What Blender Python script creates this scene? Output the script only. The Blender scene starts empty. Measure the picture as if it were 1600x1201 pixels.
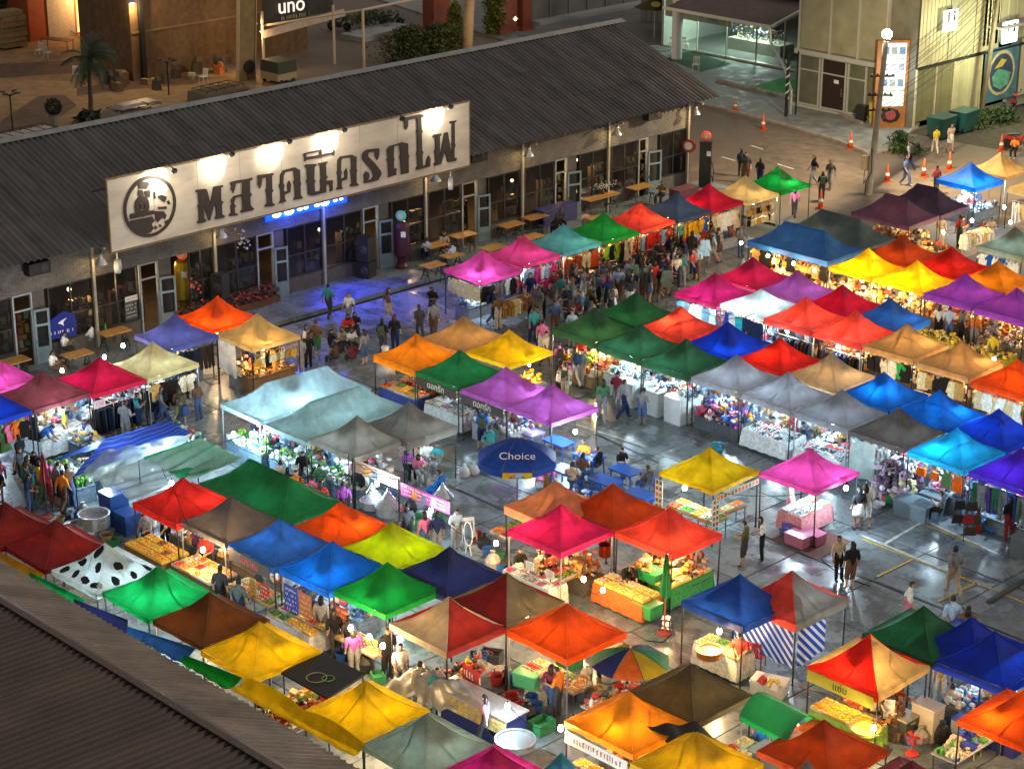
import bpy,bmesh,math,random
from mathutils import Vector,Matrix,Euler,noise as mnoise
random.seed(7)
SC=bpy.context.scene
COL=SC.collection
PI=math.pi
R=math.radians
CAM_H,FPX,PW,PH=30.0,3290.0,1600.0,1201.0
TH=math.atan((PH/2+642)/FPX)
YAW=R(45.9)
FWD=Vector((-math.sin(YAW)*math.cos(TH),math.cos(YAW)*math.cos(TH),-math.sin(TH)))
RGT=Vector((math.cos(YAW),math.sin(YAW),0))
UPV=RGT.cross(FWD)
cam_d=bpy.data.cameras.new("camera")
cam=bpy.data.objects.new("camera",cam_d)
COL.objects.link(cam)
cam.matrix_world=Matrix((RGT,UPV,-FWD)).transposed().to_4x4()
cam.location=(0,0,CAM_H)
cam_d.sensor_width=36.0
cam_d.lens=FPX/PW*36.0
cam_d.clip_start=0.5
cam_d.clip_end=2000
SC.camera=cam
w=bpy.data.worlds.new("World")
SC.world=w
w.use_nodes=True
nt=w.node_tree
nt.nodes.clear()
wo=nt.nodes.new("ShaderNodeOutputWorld")
bg1=nt.nodes.new("ShaderNodeBackground")
sky=nt.nodes.new("ShaderNodeTexSky")
sky.sky_type='NISHITA'
sky.sun_disc=False
sky.sun_elevation=R(30)
sky.sun_rotation=R(49)
bg1.inputs[1].default_value=0.002
nt.links.new(sky.outputs[0],bg1.inputs[0])
bg2=nt.nodes.new("ShaderNodeBackground")
bg2.inputs[0].default_value=(1.0,0.90,0.82,1)
bg2.inputs[1].default_value=0.135
ad=nt.nodes.new("ShaderNodeAddShader")
nt.links.new(bg1.outputs[0],ad.inputs[0])
nt.links.new(bg2.outputs[0],ad.inputs[1])
nt.links.new(ad.outputs[0],wo.inputs[0])
sl=bpy.data.lights.new("skyglow_sun",'SUN')
sl.energy=0.30
sl.angle=R(14)
sl.color=(1.0,0.86,0.70)
so=bpy.data.objects.new("skyglow_sun",sl)
COL.objects.link(so)
so.rotation_euler=(R(60),0,R(131))
SC.view_settings.view_transform='Standard'
SC.view_settings.look='None'
SC.view_settings.gamma=1.0
SC.view_settings.use_curve_mapping=False
SC.view_settings.exposure=1.3
SC.render.engine='CYCLES'
cy=SC.cycles
cy.use_denoising=True
try:
 cy.denoiser='OPENIMAGEDENOISE'
except Exception:
 pass
cy.max_bounces=6
cy.diffuse_bounces=2
cy.glossy_bounces=3
cy.transmission_bounces=5
cy.transparent_max_bounces=10
cy.caustics_reflective=False
cy.caustics_refractive=False
cy.sample_clamp_indirect=3.0
cy.use_light_tree=True
def G(px,py,z=0.0):
 """the point of the place at height z that lies behind pixel (px, py) of the 1600 px photograph"""
 d=FWD*FPX+RGT*(px-800)+UPV*(PH/2-py)
 t=(z-CAM_H)/d.z
 return Vector((d.x*t,d.y*t,z))
def GX(px,py,x):
 """same, on a wall that stands at this x"""
 d=FWD*FPX+RGT*(px-800)+UPV*(PH/2-py)
 t=x/d.x
 return Vector((x,d.y*t,CAM_H+d.z*t))
def GY(px,py,y):
 d=FWD*FPX+RGT*(px-800)+UPV*(PH/2-py)
 t=y/d.y
 return Vector((d.x*t,y,CAM_H+d.z*t))
def lin(h):
 h=h.lstrip('#')
 o=[]
 for i in(0,2,4):
  c=int(h[i:i+2],16)/255
  o.append(c/12.92 if c<=.04045 else((c+.055)/1.055)**2.4)
 return tuple(o)
class MB:
 def __init__(s):
  s.v,s.f,s.m=[],[],[]
 def add(s,vs,fs,m=0):
  b=len(s.v)
  s.v+=[tuple(p)for p in vs]
  for f in fs:
   s.f.append(tuple(b+i for i in f))
   s.m.append(m)
  return s
 def box(s,c,d,m=0,rz=0,ry=0,rx=0,taper=1.0):
  x,y,z=d[0]/2,d[1]/2,d[2]/2
  t=taper
  vs=[(-x,-y,-z),(x,-y,-z),(x,y,-z),(-x,y,-z),(-x*t,-y*t,z),(x*t,-y*t,z),(x*t,y*t,z),(-x*t,y*t,z)]
  if rz or ry or rx:
   e=Euler((rx,ry,rz)).to_matrix()
   vs=[e@Vector(p)for p in vs]
  vs=[(p[0]+c[0],p[1]+c[1],p[2]+c[2])for p in vs]
  return s.add(vs,[(3,2,1,0),(4,5,6,7),(0,1,5,4),(1,2,6,5),(2,3,7,6),(3,0,4,7)],m)
 def bar(s,p,q,r,n=5,m=0,r2=None,cap=True):
  p,q=Vector(p),Vector(q)
  d=(q-p)
  if d.length<1e-6:
   return s
  d.normalize()
  a=d.orthogonal().normalized()if abs(d.z)<.99 else Vector((1,0,0))
  b=d.cross(a)
  r2=r if r2 is None else r2
  vs=[]
  for P,rr in((p,r),(q,r2)):
   for i in range(n):
    t=2*PI*(i+.5)/n
    vs.append(P+a*rr*math.cos(t)+b*rr*math.sin(t))
  fs=[(i,(i+1)%n,n+(i+1)%n,n+i)for i in range(n)]
  if cap:
   fs+=[tuple(range(n-1,-1,-1)),tuple(range(n,2*n))]
  return s.add(vs,fs,m)
 def tube(s,pts,r,n=5,m=0):
  for a,b in zip(pts,pts[1:]):
   s.bar(a,b,r,n,m)
  return s
 def lathe(s,prof,n=12,c=(0,0,0),m=0,sx=1,sy=1):
  vs=[]
  for r,z in prof:
   for i in range(n):
    t=2*PI*i/n
    vs.append((c[0]+r*sx*math.cos(t),c[1]+r*sy*math.sin(t),c[2]+z))
  fs=[]
  for k in range(len(prof)-1):
   for i in range(n):
    j=(i+1)%n
    fs.append((k*n+i,k*n+j,(k+1)*n+j,(k+1)*n+i))
  if prof[0][0]>1e-4:
   fs.append(tuple(range(n-1,-1,-1)))
  if prof[-1][0]>1e-4:
   fs.append(tuple((len(prof)-1)*n+i for i in range(n)))
  return s.add(vs,fs,m)
 def ball(s,c,r,n=8,k=5,m=0,sz=1.0):
  return s.lathe([(max(r*math.sin(PI*i/k),1e-5),-r*sz*math.cos(PI*i/k))for i in range(k+1)],n,c,m)
 def prism(s,pts,off,m=0):
  """extruded outline: pts is a list of 3D points, off the thickness vector"""
  n=len(pts)
  off=Vector(off)
  vs=[Vector(p)for p in pts]+[Vector(p)+off for p in pts]
  fs=[tuple(range(n)),tuple(range(2*n-1,n-1,-1))]
  fs+=[(i+n,(i+1)%n+n,(i+1)%n,i)for i in range(n)]
  return s.add(vs,fs,m)
 def sheet(s,fn,nu,nv,m=0,th=0):
  vs=[fn(i/nu,j/nv)for j in range(nv+1)for i in range(nu+1)]
  fs=[]
  for j in range(nv):
   for i in range(nu):
    a=j*(nu+1)+i
    fs.append((a,a+1,a+nu+2,a+nu+1))
  return s.add(vs,fs,m)
 def mesh(s,name,smooth=False,norm=True):
  me=bpy.data.meshes.new(name)
  me.from_pydata(s.v,[],s.f)
  me.polygons.foreach_set("material_index",s.m)
  if norm:
   bm=bmesh.new()
   bm.from_mesh(me)
   bmesh.ops.recalc_face_normals(bm,faces=bm.faces)
   bm.to_mesh(me)
   bm.free()
  if smooth:
   me.polygons.foreach_set("use_smooth",[True]*len(me.polygons))
  me.update()
  return me
def tag(o,label=None,cat=None,group=None,kind=None):
 if label:
  ws=label.split()
  if len(ws)>16:
   ws=[q for q in ws if q not in('the','a','an')]
  o['label']=' '.join(ws[:16])
 if cat:
  o['category']=cat
 if group:
  o['group']=group
 if kind:
  o['kind']=kind
 return o
def ob(name,me,mats=None,parent=None,loc=(0,0,0),rz=0,rot=None,sc=None):
 """link a mesh as ONE object; its materials sit on the object so that meshes can be shared"""
 if isinstance(me,MB):
  me=me.mesh(name)
 o=bpy.data.objects.new(name,me)
 COL.objects.link(o)
 if parent is not None:
  o.parent=parent
 o.location=loc
 o.rotation_euler=rot if rot else(0,0,rz)
 if sc:
  o.scale=sc
 if mats is not None:
  if not isinstance(mats,(list,tuple)):
   mats=[mats]
  while len(me.materials)<len(mats):
   me.materials.append(None)
  for i,mt in enumerate(mats):
   if me.users<=1:
    me.materials[i]=mt
   else:
    o.material_slots[i].link='OBJECT'
    o.material_slots[i].material=mt
 return o
def thing(name,label,cat,loc=(0,0,0),rz=0,group=None):
 o=bpy.data.objects.new(name,None)
 COL.objects.link(o)
 o.location=loc
 o.rotation_euler=(0,0,rz)
 o.empty_display_size=.2
 return tag(o,label,cat,group)
def copy_tree(o,parent=None):
 c=o.copy()
 COL.objects.link(c)
 if parent is not None:
  c.parent=parent
 for ch in o.children:
  copy_tree(ch,c)
 return c
def smooth(me,ang=None):
 me.polygons.foreach_set("use_smooth",[True]*len(me.polygons))
 return me
_MC={}
def mat(col,rough=.6,metal=0.0,var=.18,scale=6.0,bump=0.0,spec=.4,trans=0.0,rvar=0.0,alpha=None,emit=None,estr=1.0,bscale=None,coat=0,world=False,orand=0.0):
 if isinstance(col,str):
  col=lin(col)
 key=(tuple(round(c,3)for c in col),rough,metal,var,scale,bump,spec,trans,rvar,alpha,emit,estr,bscale,coat,world,orand)
 if key in _MC:
  return _MC[key]
 m=bpy.data.materials.new("mat_%d"%len(_MC))
 _MC[key]=m
 m.use_nodes=True
 t=m.node_tree
 N,L=t.nodes,t.links
 bs=N["Principled BSDF"]
 out=N["Material Output"]
 bs.inputs["Roughness"].default_value=rough
 bs.inputs["Metallic"].default_value=metal
 bs.inputs["Specular IOR Level"].default_value=spec
 if coat:
  bs.inputs["Coat Weight"].default_value=coat
 src=None
 if var or bump or rvar:
  tc=N.new("ShaderNodeTexCoord")
  nz=N.new("ShaderNodeTexNoise")
  nz.inputs["Scale"].default_value=scale
  nz.inputs["Detail"].default_value=5
  nz.inputs["Roughness"].default_value=.6
  pos=tc.outputs["Object"]
  if world:
   gm=N.new("ShaderNodeNewGeometry")
   mp=N.new("ShaderNodeMapping")
   mp.inputs["Scale"].default_value=world
   L.new(gm.outputs["Position"],mp.inputs[0])
   pos=mp.outputs[0]
  L.new(pos,nz.inputs["Vector"])
  mr=N.new("ShaderNodeMapRange")
  mr.inputs[1].default_value=.3
  mr.inputs[2].default_value=.7
  mr.inputs[3].default_value=1-var
  mr.inputs[4].default_value=1+var
  L.new(nz.outputs[0],mr.inputs[0])
  mx=N.new("ShaderNodeMix")
  mx.data_type='RGBA'
  mx.blend_type='MULTIPLY'
  mx.inputs[0].default_value=1
  mx.inputs[6].default_value=(*col,1)
  L.new(mr.outputs[0],mx.inputs[7])
  src=mx.outputs[2]
  if orand:
   oi=N.new("ShaderNodeObjectInfo")
   ro=N.new("ShaderNodeMapRange")
   ro.inputs[3].default_value=1-orand
   ro.inputs[4].default_value=1+orand
   L.new(oi.outputs["Random"],ro.inputs[0])
   m3=N.new("ShaderNodeMix")
   m3.data_type='RGBA'
   m3.blend_type='MULTIPLY'
   m3.inputs[0].default_value=1
   L.new(src,m3.inputs[6])
   L.new(ro.outputs[0],m3.inputs[7])
   src=m3.outputs[2]
  L.new(src,bs.inputs["Base Color"])
  if rvar:
   m2=N.new("ShaderNodeMapRange")
   m2.inputs[1].default_value=.35
   m2.inputs[2].default_value=.65
   m2.inputs[3].default_value=max(.04,rough-rvar)
   m2.inputs[4].default_value=min(1,rough+rvar)
   L.new(nz.outputs[0],m2.inputs[0])
   L.new(m2.outputs[0],bs.inputs["Roughness"])
  if bump:
   bp=N.new("ShaderNodeBump")
   bp.inputs["Strength"].default_value=bump
   bp.inputs["Distance"].default_value=.02
   if bscale:
    n2=N.new("ShaderNodeTexNoise")
    n2.inputs["Scale"].default_value=bscale
    n2.inputs["Detail"].default_value=3
    L.new(tc.outputs["Object"],n2.inputs["Vector"])
    L.new(n2.outputs[0],bp.inputs["Height"])
   else:
    L.new(nz.outputs[0],bp.inputs["Height"])
   L.new(bp.outputs[0],bs.inputs["Normal"])
 else:
  bs.inputs["Base Color"].default_value=(*col,1)
 if emit:
  bs.inputs["Emission Color"].default_value=(*emit,1)
  bs.inputs["Emission Strength"].default_value=estr
 sh=bs.outputs[0]
 if trans:
  tr=N.new("ShaderNodeBsdfTranslucent")
  if src:
   L.new(src,tr.inputs[0])
  else:
   tr.inputs[0].default_value=(*col,1)
  ms=N.new("ShaderNodeMixShader")
  ms.inputs[0].default_value=trans
  L.new(sh,ms.inputs[1])
  L.new(tr.outputs[0],ms.inputs[2])
  sh=ms.outputs[0]
 if alpha is not None:
  tp=N.new("ShaderNodeBsdfTransparent")
  ms=N.new("ShaderNodeMixShader")
  ms.inputs[0].default_value=alpha
  L.new(tp.outputs[0],ms.inputs[1])
  L.new(sh,ms.inputs[2])
  sh=ms.outputs[0]
 L.new(sh,out.inputs[0])
 return m
def glow(col,s):
 key=('glow',col,s)
 if key in _MC:
  return _MC[key]
 m=bpy.data.materials.new("glow_%d"%len(_MC))
 _MC[key]=m
 m.use_nodes=True
 t=m.node_tree
 t.nodes.clear()
 o=t.nodes.new("ShaderNodeOutputMaterial")
 e=t.nodes.new("ShaderNodeEmission")
 e.inputs[0].default_value=(*col,1)
 e.inputs[1].default_value=s
 t.links.new(e.outputs[0],o.inputs[0])
 return m
def cloth(col):
 """tent cloth: thin woven polyester that lets the lamp under it show through"""
 return mat(col,rough=.6,var=.24,scale=2.6,bump=.5,bscale=6,trans=.36,spec=.28,orand=.12)
def fabric(col):
 return mat(col,rough=.85,var=.32,scale=9,bump=.5,spec=.15)
def plastic(col,rough=.35):
 return mat(col,rough=rough,var=.06,scale=9)
STEEL=mat((.10,.10,.105),.45,.8,.15)
DKSTEEL=mat((.018,.018,.02),.5,.3,.2)
GALV=mat((.42,.43,.44),.4,.8,.12)
WHITE=mat((.72,.72,.70),.5,0,.06)
BLACK=mat((.012,.012,.013),.6,0,.2)
WOOD=mat((.30,.16,.06),.55,0,.35,5,.2)
DKWOOD=mat((.09,.045,.02),.55,0,.3,6,.2)
def text_mesh(body,size,depth=.004):
 cu=bpy.data.curves.new("lettering",'FONT')
 cu.body=body
 cu.size=size
 cu.align_x='CENTER'
 cu.align_y='CENTER'
 cu.extrude=depth
 cu.resolution_u=3
 t=bpy.data.objects.new("lettering",cu)
 COL.objects.link(t)
 dg=bpy.context.evaluated_depsgraph_get()
 me=bpy.data.meshes.new_from_object(t.evaluated_get(dg))
 bpy.data.objects.remove(t)
 bpy.data.curves.remove(cu)
 me.materials.clear()
 return me
def strokes(w_,h,n=1,seed=1):
 """print too small to read: rows of little upright strokes"""
 rn=random.Random(seed)
 b=MB()
 for k in range(n):
  x=-w_/2
  z=h*(.5-(k+.5)/n)
  lh=h/n*.55
  while x<w_/2-.02:
   q=rn.uniform(.25,.8)*lh
   if rn.random()<.84:
    b.box((x+q/2,0,z+rn.uniform(-.1,.1)*lh),(q*.38,.004,lh*rn.uniform(.5,1)))
    b.box((x+q*.62,0,z+rn.choice((-.35,.35))*lh),(q*.5,.004,lh*.2))
   x+=q*1.15
 return b.mesh("lettering")
def point(parent,loc,watts,col,rad=.06):
 l=bpy.data.lights.new("light",'POINT')
 l.energy=watts
 l.color=col
 l.shadow_soft_size=rad
 o=bpy.data.objects.new("light",l)
 COL.objects.link(o)
 o.parent=parent
 o.location=loc
 return o
def spot(parent,loc,to,watts,col,ang,blend=.6,rad=.05):
 l=bpy.data.lights.new("light",'SPOT')
 l.energy=watts
 l.color=col
 l.spot_size=R(ang)
 l.spot_blend=blend
 l.shadow_soft_size=rad
 o=bpy.data.objects.new("light",l)
 COL.objects.link(o)
 o.parent=parent
 o.location=loc
 o.rotation_euler=(Vector(to)-Vector(loc)).to_track_quat('-Z','Y').to_euler()
 return o
WARM,COOL,SODIUM=(1.0,.66,.30),(.62,.86,1.0),(1.0,.62,.25)
# ================================================================== THE SETTING
def ground_poly(name,pts,z,m,label=None,kind='structure',th=0.0):
 b=MB()
 if th:
  b.prism([(p[0],p[1],z)for p in pts],(0,0,-th))
 else:
  b.add([(p[0],p[1],z)for p in pts],[tuple(range(len(pts)))])
 o=ob(name,b,m)
 if kind:
  o['kind']=kind
 if label:
  o['label']=label
 return o
def concrete_mat():
 """worn slab concrete with damp, polished patches"""
 m=mat((.150,.180,.190),.31,0,.4,.9,.12,.5,rvar=.26,bscale=22).copy()
 t=m.node_tree
 N,L=t.nodes,t.links
 bs=N["Principled BSDF"]
 src=bs.inputs["Base Color"].links[0].from_socket
 oi=N.new("ShaderNodeObjectInfo")
 mr=N.new("ShaderNodeMapRange")
 mr.inputs[3].default_value=.78
 mr.inputs[4].default_value=1.18
 L.new(oi.outputs["Random"],mr.inputs[0])
 tc=N.new("ShaderNodeNewGeometry")
 for l_ in list(L):
  if l_.from_socket.name=="Object" and l_.from_node.type=="TEX_COORD":
   L.new(tc.outputs["Position"],l_.to_socket)
 n2=N.new("ShaderNodeTexNoise")
 n2.inputs["Scale"].default_value=5
 n2.inputs["Detail"].default_value=8
 L.new(tc.outputs["Position"],n2.inputs["Vector"])
 r2=N.new("ShaderNodeMapRange")
 r2.inputs[1].default_value=.3
 r2.inputs[2].default_value=.62
 r2.inputs[3].default_value=.72
 r2.inputs[4].default_value=1.1
 L.new(n2.outputs[0],r2.inputs[0])
 mu=N.new("ShaderNodeMath")
 mu.operation='MULTIPLY'
 L.new(mr.outputs[0],mu.inputs[0])
 L.new(r2.outputs[0],mu.inputs[1])
 mx=N.new("ShaderNodeMix")
 mx.data_type='RGBA'
 mx.blend_type='MULTIPLY'
 mx.inputs[0].default_value=1
 L.new(src,mx.inputs[6])
 L.new(mu.outputs[0],mx.inputs[7])
 L.new(mx.outputs[2],bs.inputs["Base Color"])
 return m
CONC=concrete_mat()
gnd=ground_poly("market_ground",[(-420,-260),(160,-260),(160,420),(-420,420)],-.05,mat((.06,.055,.05),.8,0,.3,2,.2))
sb=MB()
sb.box((0,0,-.06),(2.965,2.965,.12),taper=.996)
slab=sb.mesh("concrete_slab")
for i in range(17):
 for j in range(16):
  x,y=-69.0+3.0*i,30.0+3.0*j
  if x>-68+(y-20)*1.2 and x>-26:
   continue
  ob("concrete_slab",slab,CONC,gnd,(x+1.5,y+1.5,.05+random.uniform(-.006,.006)),rot=(random.uniform(-.0012,.0012),random.uniform(-.0012,.0012),random.choice((0,PI/2,
PI))))
YELLOW_PAINT=mat((.42,.30,.05),.6,0,.5,7)
LITTER=None
WHITE_PAINT=mat((.5,.5,.47),.6,0,.35,5)
def stripe(name,a,b,wd,z,m,par):
 a,b=Vector((a[0],a[1],0)),Vector((b[0],b[1],0))
 n=(b-a).normalized().cross(Vector((0,0,1)))*wd/2
 q=MB()
 q.box(((a+b).x/2,(a+b).y/2,z),((b-a).length,wd,.004),rz=math.atan2((b-a).y,(b-a).x))
 return ob(name,q,m,par)
for a,b in(((1346,844),(1556,925)),((1440,820),(1532,856)),((1502,841),(1540,820)),((1370,903),(1430,874)),((1465,942),(1528,911)),((1556,925),(1600,944))):
 stripe("parking_line",G(*a),G(*b),.09,.062,YELLOW_PAINT,gnd)
for a,b in(((1380,853),(1445,815)),((1345,838),(1470,890)),((1445,815),(1560,868)),((1540,945),(1600,912)),((900,665),(1010,700))):
 stripe("worn_line",G(*a),G(*b),.12,.062,WHITE_PAINT,gnd)
DR=mat((.02,.02,.02),.5,0,.3)
for a,b in(((1195,840),(1610,1008)),((700,760),(790,800)),((930,680),(1030,725))):
 stripe("drain_slot",G(*a),G(*b),.10,.063,DR,gnd)
q=MB()
p=[G(1501,950),G(1530,937),G(1556,949),G(1527,962)]
q.prism([(v.x,v.y,.06)for v in p],(0,0,.02))
tag(ob("drain_cover",q,mat((.28,.30,.32),.32,.7,.3,8,.2)),"square steel plate lying over the drain in the open yard","drain cover")
q=MB()
a,b=G(1544,945),G(1602,910)
q.box(((a.x+b.x)/2,(a.y+b.y)/2,.1),((b-a).length,.16,.09),rz=math.atan2((b-a).y,(b-a).x))
tag(ob("cable_cover",q,mat((.05,.045,.04),.7,0,.3)),"dark rubber cable cover running right from the steel plate","cable cover")
ASPH=mat((.13,.10,.075),.75,0,.3,1.6,.25,rvar=.15,bscale=30)
road=ground_poly("road",[(-150,83.2),(-74.5,83.2),(-74.5,81),(-20,79),(-20,180),(-62,180),(-62,110),(-150,118)],.058,ASPH)
for a,b in(((1128,247),(1149,253)),((1173,229),(1192,235)),((1215,258),(1240,266))):
 stripe("lane_dash",G(*a),G(*b),.14,.064,WHITE_PAINT,road)
KERB=mat((.30,.27,.23),.8,0,.3,3,.2)
PAVE=mat((.20,.205,.19),.7,0,.35,1.2,.15,rvar=.2,bscale=20)
kl=[G(1060,156),G(1094,164),G(1229,199),G(1310,223),G(1357,243),G(1392,236),G(1425,205),G(1440,196)]
pv=[(p.x,p.y)for p in kl]+[(-71,104),(-71,170),(-150,170),(-150,112)]
ground_poly("pavement",pv,.17,PAVE,th=.2)
kb=MB()
for a,b in zip(kl,kl[1:]):
 n=max(1,int((b-a).length/1.0))
 for k in range(n):
  c=a.lerp(b,(k+.5)/n)
  kb.box((c.x,c.y,.1),((b-a).length/n-.02,.18,.18),rz=math.atan2((b-a).y,(b-a).x))
o=ob("kerb",kb,KERB)
o['kind']='structure'
kb=MB()
l2=[G(1120,130),G(1170,143),G(1269,165),G(1347,199)]
for a,b in zip(l2,l2[1:]):
 n=max(1,int((b-a).length/1.0))
 for k in range(n):
  c=a.lerp(b,(k+.5)/n)
  kb.box((c.x,c.y,.25),((b-a).length/n-.02,.16,.16),rz=math.atan2((b-a).y,(b-a).x))
o=ob("kerb",kb,KERB)
o['kind']='structure'
TURF=mat((.03,.26,.045),.9,0,.3,8,.3,bscale=60)
ground_poly("turf_mat",[G(1168,138,.18),G(1224,121,.18),G(1270,127,.18),G(1268,141,.18),G(1215,151,.18)],.185,TURF,"strip of bright green artificial turf on the pavement")
ground_poly("turf_mat",[G(1040,92,.18),G(1075,78,.18),G(1142,100,.18),G(1095,112,.18)],.185,mat((.02,.07,.025),.9,0,.3,8),"dark green artificial turf by the glass front")
SOIL=mat((.05,.04,.025),.9,0,.4,3,.3)
ground_poly("planting_strip",[(-70.9,101),(-64.5,101.5),(-64.8,112),(-70.9,112)],.066,mat((.05,.045,.03),.9,0,.4,3,.3))
YB=mat((.24,.15,.07),.8,0,.3,1.2,.2,bscale=16)
ground_poly("brick_yard",[(-170,40),(-88,40),(-88,84),(-104,92),(-104,150),(-170,150)],.05,YB)
YD=mat((.10,.06,.04),.8,0,.3,1.5,.2)
for pts in([(0,100),(150,92),(175,110),(0,122)],[(120,138),(270,112),(330,122),(300,132),(180,142),(120,150)],[(0,190),(60,150),(100,148),(120,165),(70,200),(0,212)]):
 ground_poly("paving_band",[G(*q_,.054)for q_ in pts],.054,YD,"band of darker brick paving in the yard")
ground_poly("side_lane",[(-104.2,84),(-88,84),(-88,130),(-104.2,130)],.052,mat((.13,.12,.11),.7,0,.3,1.5,.2))
# ================================================================== THE MARKET HALL
WX,EX,EZ,RX,RZ=-72.0,-71.0,4.96,-78.5,7.85
Y0,Y1=36.0,84.4
def WY(px,x,z):
 """y at which a point of the wall x at height z shows in picture column px"""
 c=(px-800)/FPX
 k=RGT-FWD*c
 return-(k.x*x+k.z*(z-CAM_H))/k.y
hall=thing("market_hall","long low hall with dark corrugated roof and glazed front","building",(WX,60,0))
hl=Vector((WX,60,0))
def hob(name,me,m,par=None,**k):
 return ob(name,me,m,par or hall,loc=(-hl if par is None else(0,0,0)),**k)
ROOFM=mat((.088,.080,.078),.45,.25,.45,1,.05,rvar=.14,world=(.35,2.2,1),orand=.14)
slope=Vector((EX-RX,0,EZ-RZ))
SL=slope.length
sw,rows=.9,3
sh=MB()
NW=24
def corr(u,v):
 return(SL/rows*1.03*v,sw*u,.055*math.sin(u*6*PI))
sh.sheet(corr,NW,1)
sheet_me=sh.mesh("roof_sheet",smooth=True,norm=False)
ang=math.atan2(-(EZ-RZ),EX-RX)
ncol=int((Y1-Y0)/sw)
for r in range(rows):
 for c in range(ncol):
  d=slope*(r/rows)
  ob("roof_sheet",sheet_me,ROOFM,hall,Vector((RX+d.x,Y0+c*sw+.3,RZ+d.z-.012*r+random.uniform(-.004,.004)+.03))-hl,rot=(0,ang,random.uniform(-.002,.002)))
b=MB()
b.add([(RX,Y0,RZ),(2*RX-EX,Y0,EZ),(2*RX-EX,Y1,EZ),(RX,Y1,RZ)],[(0,1,2,3)])
hob("rear_roof",b,ROOFM)
b=MB()
b.box((RX+.12,(Y0+Y1)/2,RZ+.05),(.34,Y1-Y0+.2,.03),ry=ang)
b.box((RX-.16,(Y0+Y1)/2,RZ+.052),(.3,Y1-Y0+.2,.03),ry=-ang)
hob("ridge_cap",b,mat((.26,.26,.26),.45,.5,.2,2))
WALL=mat((.085,.08,.075),.8,0,.25,2,.15)
b=MB()
b.box((WX-.12,60,4.1),(.2,46.0,1.5))
hob("upper_wall",b,WALL)
b=MB()
b.prism([(2*RX-WX,Y1-1.6,0),(WX-.02,Y1-1.6,0),(WX-.02,Y1-1.6,EZ),(RX,Y1-1.6,RZ-.2),(2*RX-WX,Y1-1.6,EZ)],(0,.15,0))
b.box((2*RX-WX,60,2.4),(.2,46,4.8))
hob("end_wall",b,WALL)
b=MB()
b.box((-78.5,60,.08),(13,46,.16))
hob("floor",b,mat((.10,.08,.06),.5,0,.3,1.5))
b=MB()
b.box((-80.5,60,2.3),(.15,45,4.4))
hob("partition",b,mat((.11,.085,.06),.8,0,.3,2))
BRK=mat((.135,.125,.115),.75,0,.3,1.5,.2,world=(1,1,1),orand=.12)
bm_=MB()
bm_.box((0,0,0),(.06,.31,.10))
brick_me=bm_.mesh("brick")
stuff=MB()
for k in range(13):
 z=3.36+k*.113
 n=0
 y=38.0+(.16 if k%2 else 0)
 while y<82.6:
  if y<45.5:
   ob("brick",brick_me,BRK,hall,Vector((WX+.005+random.uniform(0,.012),y,z))-hl)
  else:
   stuff.box((WX+.005+random.uniform(0,.012),y,z),(.06,.31,.10))
  y+=.322
o=hob("brickwork",stuff,BRK)
o['kind']='stuff'
wk=MB()
for k in range(16):
 wk.box((-70.62,37.5+3*k,.12),(2.72,2.97,.2))
o=ob("walkway",wk,CONC)
o['kind']='structure'
FRAME=mat((.03,.03,.032),.45,.4,.2)
PANEF=mat((.30,.34,.36),.5,.5,.15)
DOORB=mat((.17,.24,.28),.5,.2,.2,4)
GLASS=mat((.012,.013,.014),.06,0,0,1,spec=.6,alpha=.42)
LOWW=mat((.075,.068,.064),.8,0,.3,5,.2)
def window(pa,pb,cols=2,mid=True,zb=.95):
 ya,yb=WY(pa,WX,1.8),WY(pb,WX,1.8)
 f=MB()
 for y in(ya,yb):
  f.box((WX,y,(zb+3.3)/2),(.1,.07,3.3-zb))
 f.box((WX,(ya+yb)/2,zb),(.1,yb-ya-.07,.07))
 f.box((WX,(ya+yb)/2,3.28),(.1,yb-ya-.07,.06))
 for k in range(1,cols):
  f.box((WX,ya+(yb-ya)*k/cols,(zb+3.3)/2),(.08,.06,3.3-zb-.1))
 if mid:
  for k in range(cols):
   yy=ya+(yb-ya)*(k+.5)/cols
   f.box((WX,yy,1.95),(.08,(yb-ya)/cols-.08,.06))
 wi=hob("window",f,FRAME)
 for k in range(cols):
  w_=(yb-ya)/cols-.1
  yy=ya+(yb-ya)*(k+.5)/cols
  for(z0,z1)in((zb+.05,1.9),(2.0,3.24)):
   p=MB()
   p.box((WX-.01,yy,(z0+z1)/2),(.012,w_,z1-z0))
   ob("pane",p,GLASS,wi)
 lw=MB()
 lw.box((WX-.03,(ya+yb)/2,zb/2-.02),(.16,yb-ya+.06,zb-.06))
 hob("low_wall",lw,LOWW)
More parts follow.
